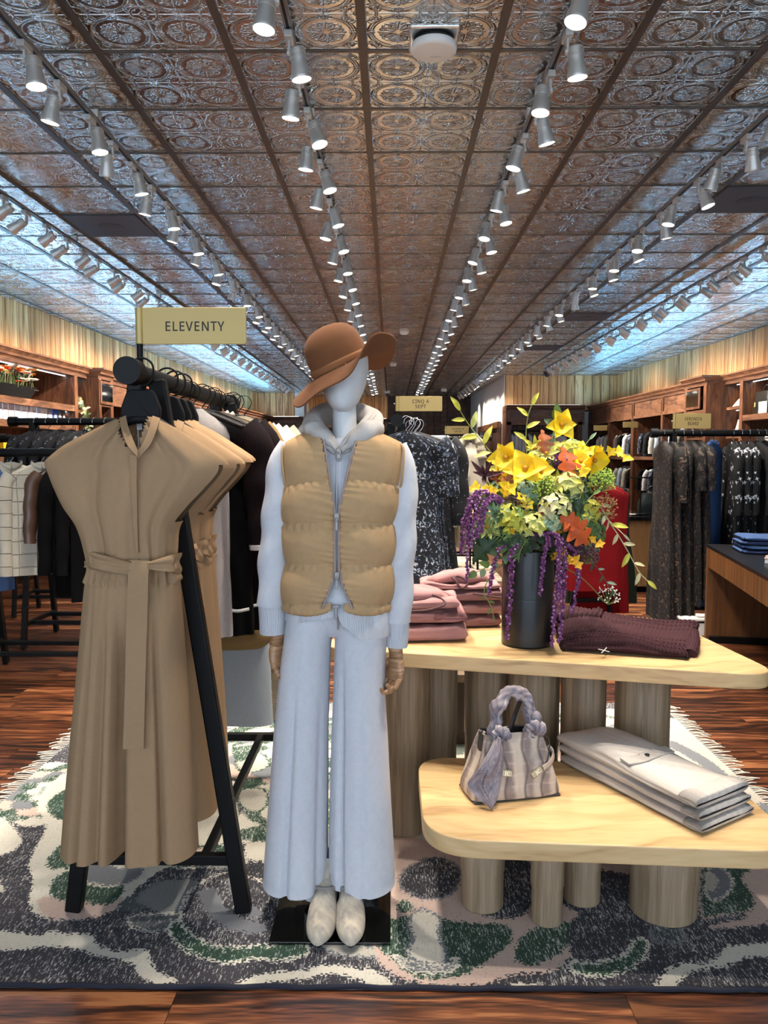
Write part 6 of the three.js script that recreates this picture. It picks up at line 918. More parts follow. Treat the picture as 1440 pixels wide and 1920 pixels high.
hydrangea('pale green hydrangea in the middle under the orange leaf', 1000, 990, -0.13, Pl, MAT.lime, 0.05, 16); hydrangea('pale cream hydrangea right of the middle', 1040, 955, -0.13, MAT.cream, Pl, 0.052, 16); hydrangea('pale green hydrangea at the upper right middle', 1062, 915, -0.1, Pl, MAT.lime, 0.05, 14); hydrangea('small sage hydrangea above the purple tassels', 1030, 985, -0.14, MAT.sage, MAT.cream, 0.036, 12, 0.022);
hydrangea('lime hellebore cluster beside the succulent', 955, 970, -0.12, Lm, MAT.green, 0.045, 12, 0.03, 'hellebore'); hydrangea('sage foliage ball behind the yellow orchids', 985, 935, -0.05, MAT.sage, MAT.green, 0.06, 18, 0.028, 'foliage_cluster'); hydrangea('deep green foliage ball above the vase rim', 960, 1020, -0.08, MAT.deep, MAT.green, 0.07, 20, 0.034, 'foliage_cluster'); hydrangea('olive foliage ball at the right of the vase', 1075, 985, -0.04, MAT.green, MAT.deep, 0.07, 20, 0.036, 'foliage_cluster'); hydrangea('dark green foliage ball near the purple bunch', 915, 1005, -0.04, MAT.deep, MAT.green, 0.055, 16, 0.036, 'foliage_cluster'); hydrangea('dark foliage ball over the vase mouth', 1010, 1015, -0.06, MAT.deep, MAT.wine, 0.07, 18, 0.036, 'foliage_cluster');
hydrangea('olive leaf ball behind the middle yellow blooms', 1020, 880, 0.06, MAT.green, MAT.lime, 0.07, 18, 0.04, 'foliage_cluster'); hydrangea('lime leaf ball at the upper right of the flowers', 1070, 860, 0.04, MAT.lime, MAT.green, 0.06, 16, 0.04, 'foliage_cluster'); hydrangea('green leaf ball low at the right of the flowers', 1095, 1000, 0.0, MAT.green, MAT.wine, 0.065, 18, 0.04, 'foliage_cluster'); hydrangea('deep green leaf ball in the core of the flowers', 1000, 950, 0, MAT.deep, MAT.green, 0.1, 26, 0.05, 'foliage_cluster'); hydrangea('deep green leaf ball filling the right core', 1060, 945, 0, MAT.deep, MAT.green, 0.09, 24, 0.05, 'foliage_cluster'); hydrangea('olive leaf ball filling the left core', 945, 945, 0, MAT.green, MAT.deep, 0.08, 22, 0.045, 'foliage_cluster'); hydrangea('wine leaf ball at the lower right rim', 1090, 1030, -0.05, MAT.wine, MAT.green, 0.05, 16, 0.034, 'foliage_cluster'); hydrangea('lime leaf ball beside the leaning yellow bloom', 970, 905, 0.02, MAT.lime, MAT.green, 0.06, 18, 0.04, 'foliage_cluster');
rosette('pointed grey green succulent beside the purple bunch', 930, 965, -0.13, MAT.sage, 0.055, 24); rosette('wine coloured leaf rosette at the left edge of the arrangement', 908, 893, -0.04, MAT.wine, 0.075, 9, 'wine_rosette'); rosette('brown protea head beside the wine leaf rosette', 938, 900, -0.05, MAT.rust, 0.05, 22, 'protea');
berries('lime umbel in the middle of the arrangement', 1020, 918, -0.1, leafC(0x9db43c), 0.05, 240, 0.0034, 'green_umbel'); berries('bright lime umbel by the black bags', 1128, 905, -0.04, leafC(0xa3bf45), 0.052, 240, 0.0036, 'green_umbel'); berries('dark wine sedum above the lime hellebore', 968, 945, -0.1, MAT.wine, 0.042, 220, 0.004, 'sedum'); berries('brown wine sedum at the lower right', 1102, 1045, -0.1, MAT.wine, 0.04, 200, 0.0034, 'sedum'); berries('purple sedum behind the vertical orange leaf', 1050, 870, 0, MAT.plum, 0.05, 220, 0.0045, 'sedum'); berries('brown seed sprig at the right over the red dress', 1128, 955, -0.05, std({ color: 0x8a5a34, roughness: 0.7 }), 0.06, 120, 0.0036, 'seed_sprig'); berries('white seed sprig drooping by the plum sweater', 1140, 1120, -0.06, MAT.seed, 0.045, 60, 0.0026, 'seed_sprig');
[['orange oak leaf lying over the right side of the arrangement', [1058, 975], [1108, 1020], -0.14, MAT.orange, 0.13], ['second orange oak leaf overlapping the first', [1050, 968], [1085, 985], -0.15, MAT.orange, 0.085], ['upright orange oak leaf at the top centre', [1062, 900], [1066, 845], -0.05, MAT.orange, 0.12], ['orange maple leaf beside the lime bloom', [1018, 850], [1024, 805], 0.0, MAT.rust, 0.085], ['rust oak leaf above the pale hydrangeas', [1010, 960], [1030, 950], -0.13, MAT.rust, 0.07], ['olive orange oak leaf beneath the yellow bloom', [955, 920], [948, 885], -0.08, MAT.rust, 0.07], ['dark green oak leaf at the right', [1075, 990], [1112, 960], -0.06, MAT.deep, 0.13], ['dark green leaf drooping at the vase rim', [935, 1010], [902, 1035], -0.12, MAT.deep, 0.12], ['long lime leaf hanging at the right', [1095, 945], [1118, 978], -0.08, Lm, 0.09]].forEach(([l, a, b, e, m, s]) => { const t = stemThing('oak_leaf', l, 'leaf'), p = at(...a, FD + e), q = at(...b, FD + e - 0.02); stemLine(t, [mouth(), p.clone().lerp(mouth(), 0.3).add(V(0, 0, -0.02)), p], 0.002, MAT.stemDark); put('blade', GEO.oak, m, t, p, q.sub(p), s, 0.2, V(0.1, 0.3, 1)); rebase(t); });
[['dark fern frond over the vase front', [[990, 1010, -0.14], [975, 1035, -0.16], [972, 1055, -0.16]], MAT.deep], ['mid green fern frond left of the succulent', [[930, 1000, -0.12], [905, 975, -0.14], [888, 960, -0.14]], MAT.green], ['green fern frond beside the lime bud', [[950, 1010, -0.13], [915, 1000, -0.15], [893, 1000, -0.15]], MAT.green], ['dark fern frond at the right of the vase', [[1070, 1010, -0.1], [1100, 985, -0.12], [1112, 960, -0.12]], MAT.deep], ['fine green fern frond in the middle', [[990, 985, -0.14], [985, 950, -0.15], [990, 925, -0.15]], MAT.green]].forEach(([l, p, m]) => fern(l, p, m));
[['outermost purple amaranth tassel of the left bunch', [[930, 935, -0.1], [893, 925, -0.13], [872, 970, -0.13], [865, 1040, -0.13]]], ['long purple amaranth tassel of the left bunch', [[930, 930, -0.1], [895, 922, -0.14], [880, 965, -0.15], [876, 1090, -0.15]]], ['thick purple amaranth tassel of the left bunch', [[935, 935, -0.1], [905, 925, -0.14], [890, 970, -0.16], [884, 1030, -0.16]]], ['inner purple amaranth tassel of the left bunch', [[935, 935, -0.1], [915, 932, -0.13], [902, 960, -0.15], [893, 1010, -0.15]]], ['short purple amaranth tassel near the fern', [[935, 940, -0.1], [918, 940, -0.14], [907, 970, -0.15], [903, 1000, -0.15]]], ['purple amaranth tassel hanging before the rear pink stack', [[965, 1020, -0.12], [938, 1030, -0.15], [925, 1065, -0.15], [917, 1115, -0.15]]], ['long purple amaranth tassel down the vase side', [[975, 1020, -0.14], [962, 1030, -0.16], [958, 1100, -0.165], [950, 1200, -0.165]]], ['short purple amaranth tassel down the vase middle', [[1010, 1000, -0.14], [1028, 1008, -0.17], [1020, 1050, -0.175], [1012, 1118, -0.175]]], ['longest purple amaranth tassel at the vase edge', [[1020, 1000, -0.14], [1045, 1005, -0.17], [1044, 1090, -0.175], [1034, 1212, -0.175]]], ['purple amaranth tassel beside the longest one', [[1020, 1000, -0.14], [1050, 1010, -0.16], [1057, 1090, -0.16], [1049, 1205, -0.16]]], ['thick purple amaranth tassel over the vase rim', [[1015, 1000, -0.14], [1040, 1002, -0.18], [1048, 1050, -0.185], [1050, 1130, -0.185]]], ['purple amaranth tassel curving over the plum sweater', [[1060, 1020, -0.1], [1080, 1040, -0.12], [1083, 1090, -0.12], [1072, 1150, -0.12]]]].forEach(([l, p], k) => tassel(l, p, k % 3 ? 0.0085 : 0.0105));
// ---------------------------------------------------------------- printed cloth for the racks further back
function print(bg, cols, n, seed, size = 1, shape = 'petal', repeat = 0.3) { return canvasTex(256, 256, (g, w, h) => { g.fillStyle = bg; g.fillRect(0, 0, w, h); const r = rng(seed); for (let k = 0; k < n; k++) { g.fillStyle = cols[k % cols.length]; const x = r() * w, y = r() * h, s = (4 + r() * 9) * size, a = r() * 6.3; for (const [ox, oy] of [[0, 0], [w, 0], [0, h], [-w, 0], [0, -h]]) { g.save(); g.translate(x + ox, y + oy); g.rotate(a); g.beginPath(); if (shape === 'bird') { g.moveTo(0, -s); g.lineTo(s * 0.5, 0); g.lineTo(s * 1.5, s * 0.2); g.lineTo(s * 0.35, s * 0.5); g.lineTo(0, s * 1.4); g.lineTo(-s * 0.3, s * 0.4); g.lineTo(-s * 1.2, -s * 0.3); g.lineTo(-s * 0.35, -s * 0.1); g.closePath(); g.fill(); } else if (shape === 'swirl') { g.lineWidth = s * 0.3; g.strokeStyle = cols[k % cols.length]; g.arc(0, 0, s, 0, 4); g.stroke(); } else { g.ellipse(0, 0, s, s * 0.45, 0, 0, 7); g.fill(); } g.restore(); } } }, { repeat: [repeat, repeat] }); }
const printed = (t, o = {}) => std({ map: t, roughness: 0.85, bumpMap: weaveBump, bumpScale: 0.0005, side: THREE.DoubleSide, ...o });
const navyFloral = printed(print('#12151f', ['#8f9bb0', '#5e6f8c', '#b9c0cc', '#39465e'], 260, 5, 0.8, 'petal')), darkFloral = printed(print('#131012', ['#2a2523', '#3d302a', '#201f24', '#54463a'], 120, 8, 1.3)), emberFloral = printed(print('#161214', ['#5e3a30', '#4c4026', '#232a3c', '#372e28', '#6d5c4c'], 90, 11, 1.4)), birds = printed(print('#0b0b0d', ['#dfe1e4', '#c3c6cc'], 15, 21, 1.3, 'bird', 0.36)), dots = printed(print('#0b0c14', ['#9aa0ad', '#6c7486'], 60, 33, 0.45)), tweed = printed(print('#8b867f', ['#5a554f', '#c6c1b8', '#70695f'], 400, 41, 0.4, 'petal', 0.15)), greyPrint = printed(print('#a8a39c', ['#5b5650', '#d8d3ca', '#7d766c'], 160, 45, 0.9, 'swirl')), blackLace = printed(print('#0f0e10', ['#2b292c', '#403c40'], 260, 47, 0.5, 'swirl', 0.2));
const denimT = tex(128, 128, (x, y) => { const q = 0.8 + 0.35 * hash(x, y >> 1, 3) * ((x + y) % 4 < 2 ? 1 : 0.8); return [62 * q, 92 * q, 138 * q]; }, { repeat: [0.06, 0.06] }), denim = printed(denimT), denimLight = printed(denimT, { color: 0xd8e2f0 }), denimDark = printed(denimT, { color: 0x7a88a8 });
const charcoal = cloth(0x2b2a2c), greyCloth = cloth(0x8d867c), stone = cloth(0xb2aa9c), taupe = cloth(0x6d655a), ivory = cloth(0xd9d4c8), snow = cloth(0xdfe0e2), paleBlue = cloth(0xb5c6d8), blush = cloth(0xc39a8f), crimson = cloth(0x7c1218), leather = std({ color: 0x17140f, roughness: 0.35, side: THREE.DoubleSide }), navy = cloth(0x141a2c), bronze = std({ color: 0x4c3528, roughness: 0.35, side: THREE.DoubleSide });
const quiltLines = tex(128, 256, (x, y) => { const a = Math.abs((y % 64) - 32) / 32, b = Math.abs((x % 128) - 64) / 64; return 235 - 190 * Math.max(smooth(0.86, 1, a), smooth(0.94, 1, b) * 0.6); }, { srgb: false, repeat: [0.16, 0.34] });
const quilted = cloth(0xcfc6b4, { bumpMap: quiltLines, bumpScale: 0.012 });
const Q = Math.PI / 2;
// hang(list, axis x0, z0, height): list of [kind, label, category, offset along the bar, options]
function hangRow(list, { x, z, h, along = 'x', turn = along === 'x' ? Q : 0, group, hangers, hook = chrome, hmat = hangerBlack }) {
  list.forEach(([name, label, cat, o, opt], k) => {
    const p = along === 'x' ? [x + o, h + 0.03, z + (opt.dz || 0)] : [x + (opt.dx || 0), h + 0.03, z - o], tn = opt.turn ?? turn;
    (opt.pants ? pants : garment)(name, label, cat, group, p, tn, { seed: k + 1, ...opt });
    hanger(p, tn, `${hangers[0]} holding the ${hangers[1](k, label)}`, hangers[2], opt.hmat || hmat, hook, (opt.w || 0.42) / 0.46);
  });
}
const H2 = (k, l) => l.split(/ (?:hanging|on|behind|beside|at|next|between|under|in|from|facing) /)[0];
// rack of evening dresses behind the jeans table
rackFrame('clothes_rack', 'black rack of dark dresses behind the jeans table', 3.3, -6.65, 2.2, { turn: Q, h: 1.632, br: 0.02, legw: 0.04 });
sign(['VERONICA', 'BEARD'], 'brass rack sign reading VERONICA BEARD over the dark dresses', at(1264, 800, 6.5).x, 1.665, -6.5, { w: 0.285, h: 0.122, pole: 0.06, size: 74 });
hangRow([
  ['evening_dress', 'black floral full-length dress nearest the rack end by the fluted counter', 'dress', 2.28, { mat: darkFloral, w: 0.42, len: 1.5, hem: 1.35, folds: 9, amp: 0.014 }], ['evening_dress', 'black full-length dress with ember flowers, second on the dark rack', 'dress', 2.36, { mat: emberFloral, w: 0.42, len: 1.5, hem: 1.3, folds: 9, amp: 0.014, L: 0.4 }], ['evening_dress', 'black full-length dress with gold flowers, third on the dark rack', 'dress', 2.44, { mat: emberFloral, w: 0.42, len: 1.46, hem: 1.3, folds: 8, amp: 0.014 }],
  ['evening_dress', 'brown black floral dress, fourth on the dark rack', 'dress', 2.515, { mat: darkFloral, w: 0.42, len: 1.35, hem: 1.2, folds: 8, amp: 0.012, L: 0.3 }], ['evening_dress', 'brown black floral dress next to the denim jumpsuit', 'dress', 2.585, { mat: darkFloral, w: 0.44, len: 1.3, hem: 1.2, folds: 8, amp: 0.012, L: 0.3 }], ['denim_jumpsuit', 'long sleeveless blue denim jumpsuit between dark dresses', 'jumpsuit', 2.69, { mat: denimLight, w: 0.4, len: 1.38, hem: 1.05, folds: 4, turn: Q - 0.75, collar: denimLight }],
  ['bird_dress', 'black dress with white bird print beside the denim jumpsuit', 'dress', 2.86, { mat: birds, w: 0.42, len: 1.05, hem: 1.2, folds: 7, amp: 0.012, L: 0.5, turn: Q - 0.2 }], ['bird_dress', 'second black bird print dress on the dark rack', 'dress', 2.93, { mat: birds, w: 0.42, len: 1.05, hem: 1.2, folds: 7, amp: 0.012, L: 0.5, turn: Q - 0.2 }], ['bird_blouse', 'black bird print blouse before the lace top', 'blouse', 2.995, { mat: birds, w: 0.42, len: 0.85, L: 0.5, turn: Q - 0.2 }], ['lace_blouse', 'black lace blouse between bird print and plain black jacket', 'blouse', 3.06, { mat: blackLace, w: 0.44, len: 0.95, L: 0.5 }], ['black_jacket', 'plain black jacket beside the blush blouse', 'jacket', 3.125, { mat: jet, w: 0.44, len: 0.75, L: 0.58 }], ['blush_blouse', 'blush pink blouse on the dark rack', 'blouse', 3.2, { mat: blush, w: 0.44, len: 0.62, L: 0.56, turn: Q - 0.3 }], ['blush_blouse', 'second blush pink blouse at the frame edge', 'blouse', 3.28, { mat: blush, w: 0.44, len: 0.64, L: 0.56, turn: Q - 0.2 }], ['pale_shirt', 'pale blue shirt past the blush blouses', 'shirt', 3.36, { mat: paleBlue, w: 0.44, len: 0.68, L: 0.5 }],
], { x: 0, z: -6.65, h: 1.632, group: 'clothes on the dark dress rack', hangers: ['black hanger', H2, 'hangers on the dark dress rack'] });
{ const t = thing('storage_box', 'white lidded storage box with black band on the floor beneath the denim jumpsuit', 'box', [2.47, 0.0005, -6.33], -0.1); part('box_body', rbox(-0.13, 0.13, 0, 0.105, -0.06, 0.06, 0.006), whitePlastic, t); part('band', box(-0.131, 0.131, 0.105, 0.117, -0.061, 0.061), blackPlastic, t, 'black band'); part('lid', rbox(-0.135, 0.135, 0.117, 0.14, -0.064, 0.064, 0.006), whitePlastic, t); part('shoe', rbox(0.0, 0.12, 0.14, 0.165, -0.04, 0.04, 0.01), whitePlastic, t); }
// jeans table at the right
{
  const t = thing('jeans_table', 'walnut table with black top and fluted apron carrying folded jeans', 'table', [2.459, 0.0005, -6.133], -0.189), w = std({ map: oakLegTex, color: 0xb88f62, roughness: 0.5 }), L = 2.3, W = 1.1;
  part('table_top', rbox(0, W, 0.735, 0.758, -0.01, L, 0.003), std({ color: 0x17171a, roughness: 0.3 }), t);
  const sl = []; for (let z = 0.0; z < L; z += 0.022) sl.push(new THREE.CylinderGeometry(0.0115, 0.0115, 0.145, 8, 1, false, Math.PI, Math.PI).translate(0.012, 0.66, z + 0.011)); part('fluted_apron', mergeGeometries([metreUV(mergeGeometries(sl)), box(0.012, 0.03, 0.588, 0.733, 0, L)]), w, t).userData.kind = 'stuff';
  part('end_panel', box(0, W, 0, 0.735, 0, 0.06), w, t); part('end_panel', box(0, W, 0, 0.735, L - 0.06, L), w, t); part('back_panel', box(W - 0.04, W, 0.0, 0.735, 0.06, L - 0.06), w, t); part('plinth', box(0.02, W, 0, 0.05, 0.06, 0.1), blackMetal, t);
  const dirx = V(Math.cos(-0.189), 0, -Math.sin(-0.189)), dirz = V(Math.sin(-0.189), 0, Math.cos(-0.189)), P = (a, b) => { const p = V(2.459, 0, -6.133).addScaledVector(dirx, a).addScaledVector(dirz, b); return [p.x, -p.z]; };
  ['bottom', 'second from bottom', 'third from bottom', 'top'].forEach((n, k) => { const s = thing('folded_jeans', `${k > 1 ? 'light' : 'dark'} blue folded jeans, ${n} of the pile on the jeans table`, 'jeans', [0, 0, 0], 0, 'folded jeans pile'); const o = 0.012 * (k % 2); part('folded_body', slab([P(0.13 + o, 0.62), P(0.72, 0.66 + o), P(0.72, 0.26), P(0.13 + o, 0.24)], 0.7595 + k * 0.03, 0.029, { layers: 2, wave: 0.006, seed: k + 30, ex: 0.4, nu: 40, nv: 40 }), [denimDark, denim, denimDark, denimLight][k], s); part('hem', slab([P(0.115 + o, 0.56), P(0.17, 0.57), P(0.17, 0.32), P(0.115 + o, 0.3)], 0.7615 + k * 0.03, 0.022, { layers: 1, wave: 0.002, seed: k, ex: 0.4, nu: 24, nv: 12 }), denimLight, s); rebase(s); });
  const b = thing('display_book', 'white book lying on the jeans table at the frame edge', 'book', [P(0.28, 1.05)[0], 0.759, -P(0.28, 1.05)[1]], -0.5); part('pages', rbox(-0.12, 0.12, 0.001, 0.028, -0.09, 0.09, 0.002), whitePaint, b); part('cover', rbox(-0.124, 0.124, 0.028, 0.033, -0.094, 0.094, 0.002), std({ color: 0xa88f8a, roughness: 0.5 }), b);
}
// fluted counter behind the flowers
{
  const t = thing('fluted_counter', 'curved fluted wood counter with shiny black top behind the flowers', 'counter', [2.85, 0.0005, -8.75]), sh = (g) => roundPoly([[-0.85 - g, -0.45 - g], [0.85 + g, -0.45 - g], [0.85 + g, 0.45 + g], [-0.85 - g, 0.45 + g]], 0.35 + g);
  const up = (s, h, y) => extrude(s, h, 0.003).rotateX(-Q).translate(0, y, 0); part('core', metreUV(up(sh(-0.01), 0.7, 0.06)), std({ color: 0x7a5c3a, roughness: 0.6 }), t); part('plinth', up(sh(-0.06), 0.06, 0), blackMetal, t); part('counter_top', up(sh(0.02), 0.035, 0.765), phys({ color: 0x101010, roughness: 0.12, clearcoat: 1 }), t);
  const pl = sh(0).getSpacedPoints(260), sl = pl.map((p) => new THREE.CylinderGeometry(0.0105, 0.0105, 0.69, 7).translate(p.x, 0.41, -p.y)); part('fluting', mergeGeometries(sl), std({ color: 0x8b6a43, roughness: 0.5 }), t).userData.kind = 'stuff';
  for (const [n, l, c, x, z, f] of [['paper_stack', 'white and grey papers spread on the black counter top', 'papers', -0.45, 0.28, (o) => { for (let k = 0; k < 5; k++) { const p = part('sheet', rbox(-0.11, 0.11, 0.001 + k * 0.003, 0.0035 + k * 0.003, -0.08, 0.08, 0.001), k % 2 ? greyCloth : whitePaint, o); p.rotation.y = k * 0.5; p.position.x = k * 0.05 - 0.1; } }], ['card_holder', 'clear grey card holder standing on the black counter', 'stand', -0.62, 0.1, (o) => { part('stand', rbox(-0.05, 0.05, 0, 0.01, -0.04, 0.04, 0.003), chrome, o); part('card', rbox(-0.045, 0.045, 0.01, 0.16, -0.004, 0.004, 0.002), steel, o); }], ['counter_bag', 'black leather bag lying on the counter beneath the hanging shirts', 'handbag', -0.5, -0.25, (o) => { part('body', loft([[0, 0, 0, 0.16, 0.07], [0.08, 0, 0, 0.17, 0.08], [0.2, 0, 0, 0.12, 0.05]], { nu: 30, nv: 10, e: 0.5, capTop: true, capBottom: true }), leather, o); part('handle', new THREE.TorusGeometry(0.08, 0.008, 8, 24, Math.PI).translate(0, 0.19, 0), leather, o); }], ['counter_bag', 'dark green black bag at the far side of the counter', 'handbag', 0.1, -0.1, (o) => { part('body', loft([[0, 0, 0, 0.18, 0.07], [0.1, 0, 0, 0.18, 0.08], [0.22, 0, 0, 0.13, 0.05]], { nu: 30, nv: 10, e: 0.5, capTop: true, capBottom: true }), std({ color: 0x1c2624, roughness: 0.4 }), o); part('handle', new THREE.TorusGeometry(0.09, 0.008, 8, 24, Math.PI).translate(0, 0.21, 0), leather, o); }], ['display_stand', 'thin black jewellery stand on the counter', 'stand', -0.15, 0.2, (o) => { part('post', rod(V(0, 0, 0), V(0, 0.42, 0), 0.008), blackMetal, o); part('arm', rod(V(-0.14, 0.4, 0), V(0.14, 0.4, 0), 0.008), blackMetal, o); part('foot', rbox(-0.07, 0.07, 0, 0.012, -0.06, 0.06, 0.004), blackMetal, o); }]]) f(thing(n, l, c, [2.85 + x, 0.806, -8.75 + z]));
}
// centre aisle: floral rack, round table, bench, pale rug, skirt rack, fur coat
rackFrame('clothes_rack', 'black A-frame rack of navy floral clothes behind the mannequin', 0.035, -5.6, 1.5, { h: 1.66, foot: 0.2 });
sign(['CINQ A', 'SEPT'], 'brass rack sign reading CINQ A SEPT beside the mannequin', at(745, 773, 5.0).x, 1.725, -5.0, { w: 0.27, h: 0.092, pole: 0.06, size: 84 });
hangRow([['floral_dress', 'navy and white floral ruffled dress facing the shop front', 'dress', 4.92, { mat: navyFloral, w: 0.44, len: 1.12, L: 0.3, r: 0.085, hem: 1.15, folds: 8, amp: 0.012, dx: 0.06 }], ['floral_skirt', 'navy floral long skirt behind the ruffled dress', 'skirt', 5.06, { mat: navyFloral, w: 0.46, len: 1.3, hem: 1.3, folds: 10, amp: 0.016, dx: 0.08 }], ['black_dress', 'black dotted dress with flared cuffs behind the navy floral one', 'dress', 5.18, { mat: dots, w: 0.5, len: 1.18, L: 0.5, r: 0.08, dx: 0.12, hem: 1.2 }], ['blue_shirt', 'pale blue shirt on the navy floral rack', 'shirt', 5.3, { mat: paleBlue, w: 0.46, len: 0.75, L: 0.5, dx: 0.13 }], ['white_trousers', 'white long trousers on the navy floral rack', 'trousers', 5.42, { pants: 1, mat: snow, w: 0.4, len: 1.2, dx: 0.16 }], ['navy_jacket', 'dark navy jacket at the far end of the navy floral rack', 'jacket', 5.6, { mat: navy, w: 0.46, len: 0.8, L: 0.5, dx: 0.1 }]], { x: 0.035, z: 0, h: 1.66, along: 'z', group: 'clothes on the navy floral rack', hangers: ['black hanger', H2, 'hangers on the navy floral rack'] });
{ const t = thing('side_table', 'round black pedestal table holding a green box and gold bottle', 'table', [0.42, 0.0005, -7.6]); part('top', lathe([[0.001, 0.93], [0.19, 0.93], [0.2, 0.937], [0.2, 0.963], [0.19, 0.97], [0.001, 0.97]], 40), blackPlastic, t); part('pedestal', lathe([[0.13, 0], [0.12, 0.02], [0.03, 0.05], [0.025, 0.9], [0.08, 0.93]], 28), blackPlastic, t);
  const b = thing('gift_box', 'dark green box on the round black table', 'box', [0.43, 0.971, -7.58], 0.3); part('carton', rbox(-0.04, 0.04, 0, 0.12, -0.04, 0.04, 0.004), std({ color: 0x12452f, roughness: 0.35 }), b); part('lid', rbox(-0.042, 0.042, 0.1, 0.13, -0.042, 0.042, 0.004), std({ color: 0x0d3323, roughness: 0.35 }), b);
  const g = thing('gold_bottle', 'gold bottle beside the green box on the round table', 'bottle', [0.535, 0.971, -7.57]); part('flask', lathe([[0.001, 0], [0.022, 0], [0.026, 0.02], [0.022, 0.075], [0.012, 0.085], [0.012, 0.1]], 24), std({ color: 0xd7b878, metalness: 0.7, roughness: 0.3 }), g); part('cap', lathe([[0.014, 0.088], [0.014, 0.112], [0.001, 0.114]], 20), std({ color: 0xe0c89a, metalness: 0.6, roughness: 0.3 }), g); }
{ const t = thing('leather_bench', 'tan leather bench on white base in the far aisle', 'bench', [1.3, 0.0005, -12.7]); part('seat', rbox(-1, 1, 0.36, 0.55, -0.3, 0.3, 0.03), std({ color: 0xa87c45, roughness: 0.5 }), t); part('frame', rbox(-0.95, 0.95, 0.06, 0.36, -0.25, 0.22, 0.01), blackPlastic, t); part('base', rbox(-1.02, 1.02, 0, 0.07, -0.32, 0.32, 0.01), whitePaint, t); }
{ const t = thing('pale_rug', 'pale cream striped rug in the far aisle behind the flowers', 'rug', [0.3, 0.0005, -10.25]); const m = tex(256, 256, (x, y) => { const q = fbm(x / 60, y / 9, 1000, 1000, 5, 4), v = smooth(0.42, 0.6, q); return mix3([128, 112, 92], [206, 196, 174], v); }, { repeat: [2, 1.4] }); part('pile', box(-1.1, 1.0, 0, 0.01, -1.25, 1.25), std({ map: m, roughness: 0.95 }), t); part('border', mergeGeometries([box(-1.11, 1.01, 0, 0.011, 1.25, 1.28), box(-1.11, 1.01, 0, 0.011, -1.28, -1.25)]), cloth(0xcfc4ac), t); }
rackFrame('clothes_rack', 'black rack of grey skirts in the far aisle', 0.6, -10.1, 1.3, { turn: Q, h: 1.66, br: 0.018, legw: 0.035 });
sign(['LAFAYETTE', '148 NY'], 'small brass sign reading LAFAYETTE over the grey skirt rack', at(836, 815, 10.1).x, 1.715, -10.1, { w: 0.28, h: 0.1, pole: 0.045, size: 80 });
hangRow([0.42, 0.49, 0.555, 0.62, 0.685, 0.75, 0.81, 0.87, 0.93, 0.99].map((o, k) => ['grey_skirt', `${nth(k + 1)} garment on the grey skirt rack, ${['tweed skirt', 'stone skirt', 'white trousers', 'taupe skirt', 'grey print skirt', 'grey print dress', 'tweed dress', 'taupe long skirt', 'taupe pleated skirt', 'black coat'][k]}`, 'skirt', o, { mat: [tweed, stone, ivory, taupe, greyPrint, greyPrint, tweed, taupe, taupe, charcoal][k], w: 0.38, len: [0.9, 0.8, 1.1, 0.85, 0.9, 1.1, 1.05, 1.3, 1.35, 1.2][k], thick: 0.04, folds: 7, amp: 0.01 }]), { x: 0, z: -10.1, h: 1.66, group: 'clothes on the grey skirt rack', hangers: ['black hanger', (k, l) => l.split(', ')[1] + ' of the grey skirt rack', 'hangers on the grey skirt rack'] });
{ const fur = knit(0xc7bda8, { bumpScale: 0.012 }), t = garment('fur_coat', 'cream coat with thick fur collar and hem in the far aisle', 'coat', undefined, [0.95, 1.7, -9.4], -0.3, { mat: stone, w: 0.36, len: 0.72, thick: 0.1, hem: 1.35 }); part('fur_collar', sweep([V(-0.13, -0.24, 0.05), V(-0.1, -0.1, 0.02), V(0, -0.04, 0), V(0.1, -0.1, 0.02), V(0.15, -0.3, 0.07)], (v) => 0.05 + 0.006 * Math.sin(v * 40), { nu: 16, nv: 40, disp: (a, v) => 0.006 * n3(a * 4, v * 30, 6) }), fur, t); part('fur_hem', sweep([V(-0.24, -0.7, 0), V(-0.1, -0.7, 0.14), V(0.1, -0.7, 0.14), V(0.24, -0.7, 0)], 0.055, { nu: 16, nv: 40, disp: (a, v) => 0.008 * n3(a * 4, v * 30, 7) }), fur, t); part('toggle', rbox(-0.015, 0.015, -0.5, -0.4, 0.13, 0.15, 0.005), ivory, t);
  const s = thing('coat_stand', 'thin black stand holding the fur trimmed coat', 'stand', [0.95, 0.0005, -9.4]); part('pole', rod(V(0, 0, 0), V(0, 1.68, 0), 0.012), blackMetal, s); part('foot', lathe([[0.001, 0.02], [0.15, 0.012], [0.16, 0]], 24), blackMetal, s); }
rackFrame('clothes_rack', 'low black rack of red dresses behind the flowers', 1.75, -7.3, 1.2, { h: 1.27, foot: 0.18, br: 0.018, legw: 0.035 });
hangRow([['red_dress', 'deep red dress hanging behind the flowers, first on the low rack', 'dress', 6.78, { mat: crimson, w: 0.46, len: 0.92, folds: 5, hem: 1.1, dx: 0.02 }], ['red_dress', 'longer deep red dress behind the first red one', 'dress', 6.92, { mat: crimson, w: 0.46, len: 1.14, folds: 6, hem: 1.1, dx: 0.1 }], ['black_dress', 'dark green black dress behind the red dresses', 'dress', 7.06, { mat: forest, w: 0.5, len: 1.08, hem: 1.3, dx: 0.14 }], ['black_dress', 'plain black dress at the far end of the low red rack', 'dress', 7.2, { mat: charcoal, w: 0.46, len: 1.0, dx: 0.02 }]], { x: 1.75, z: 0, h: 1.27, along: 'z', group: 'clothes on the low red rack', hangers: ['black hanger', H2, 'hangers on the low red rack'] });
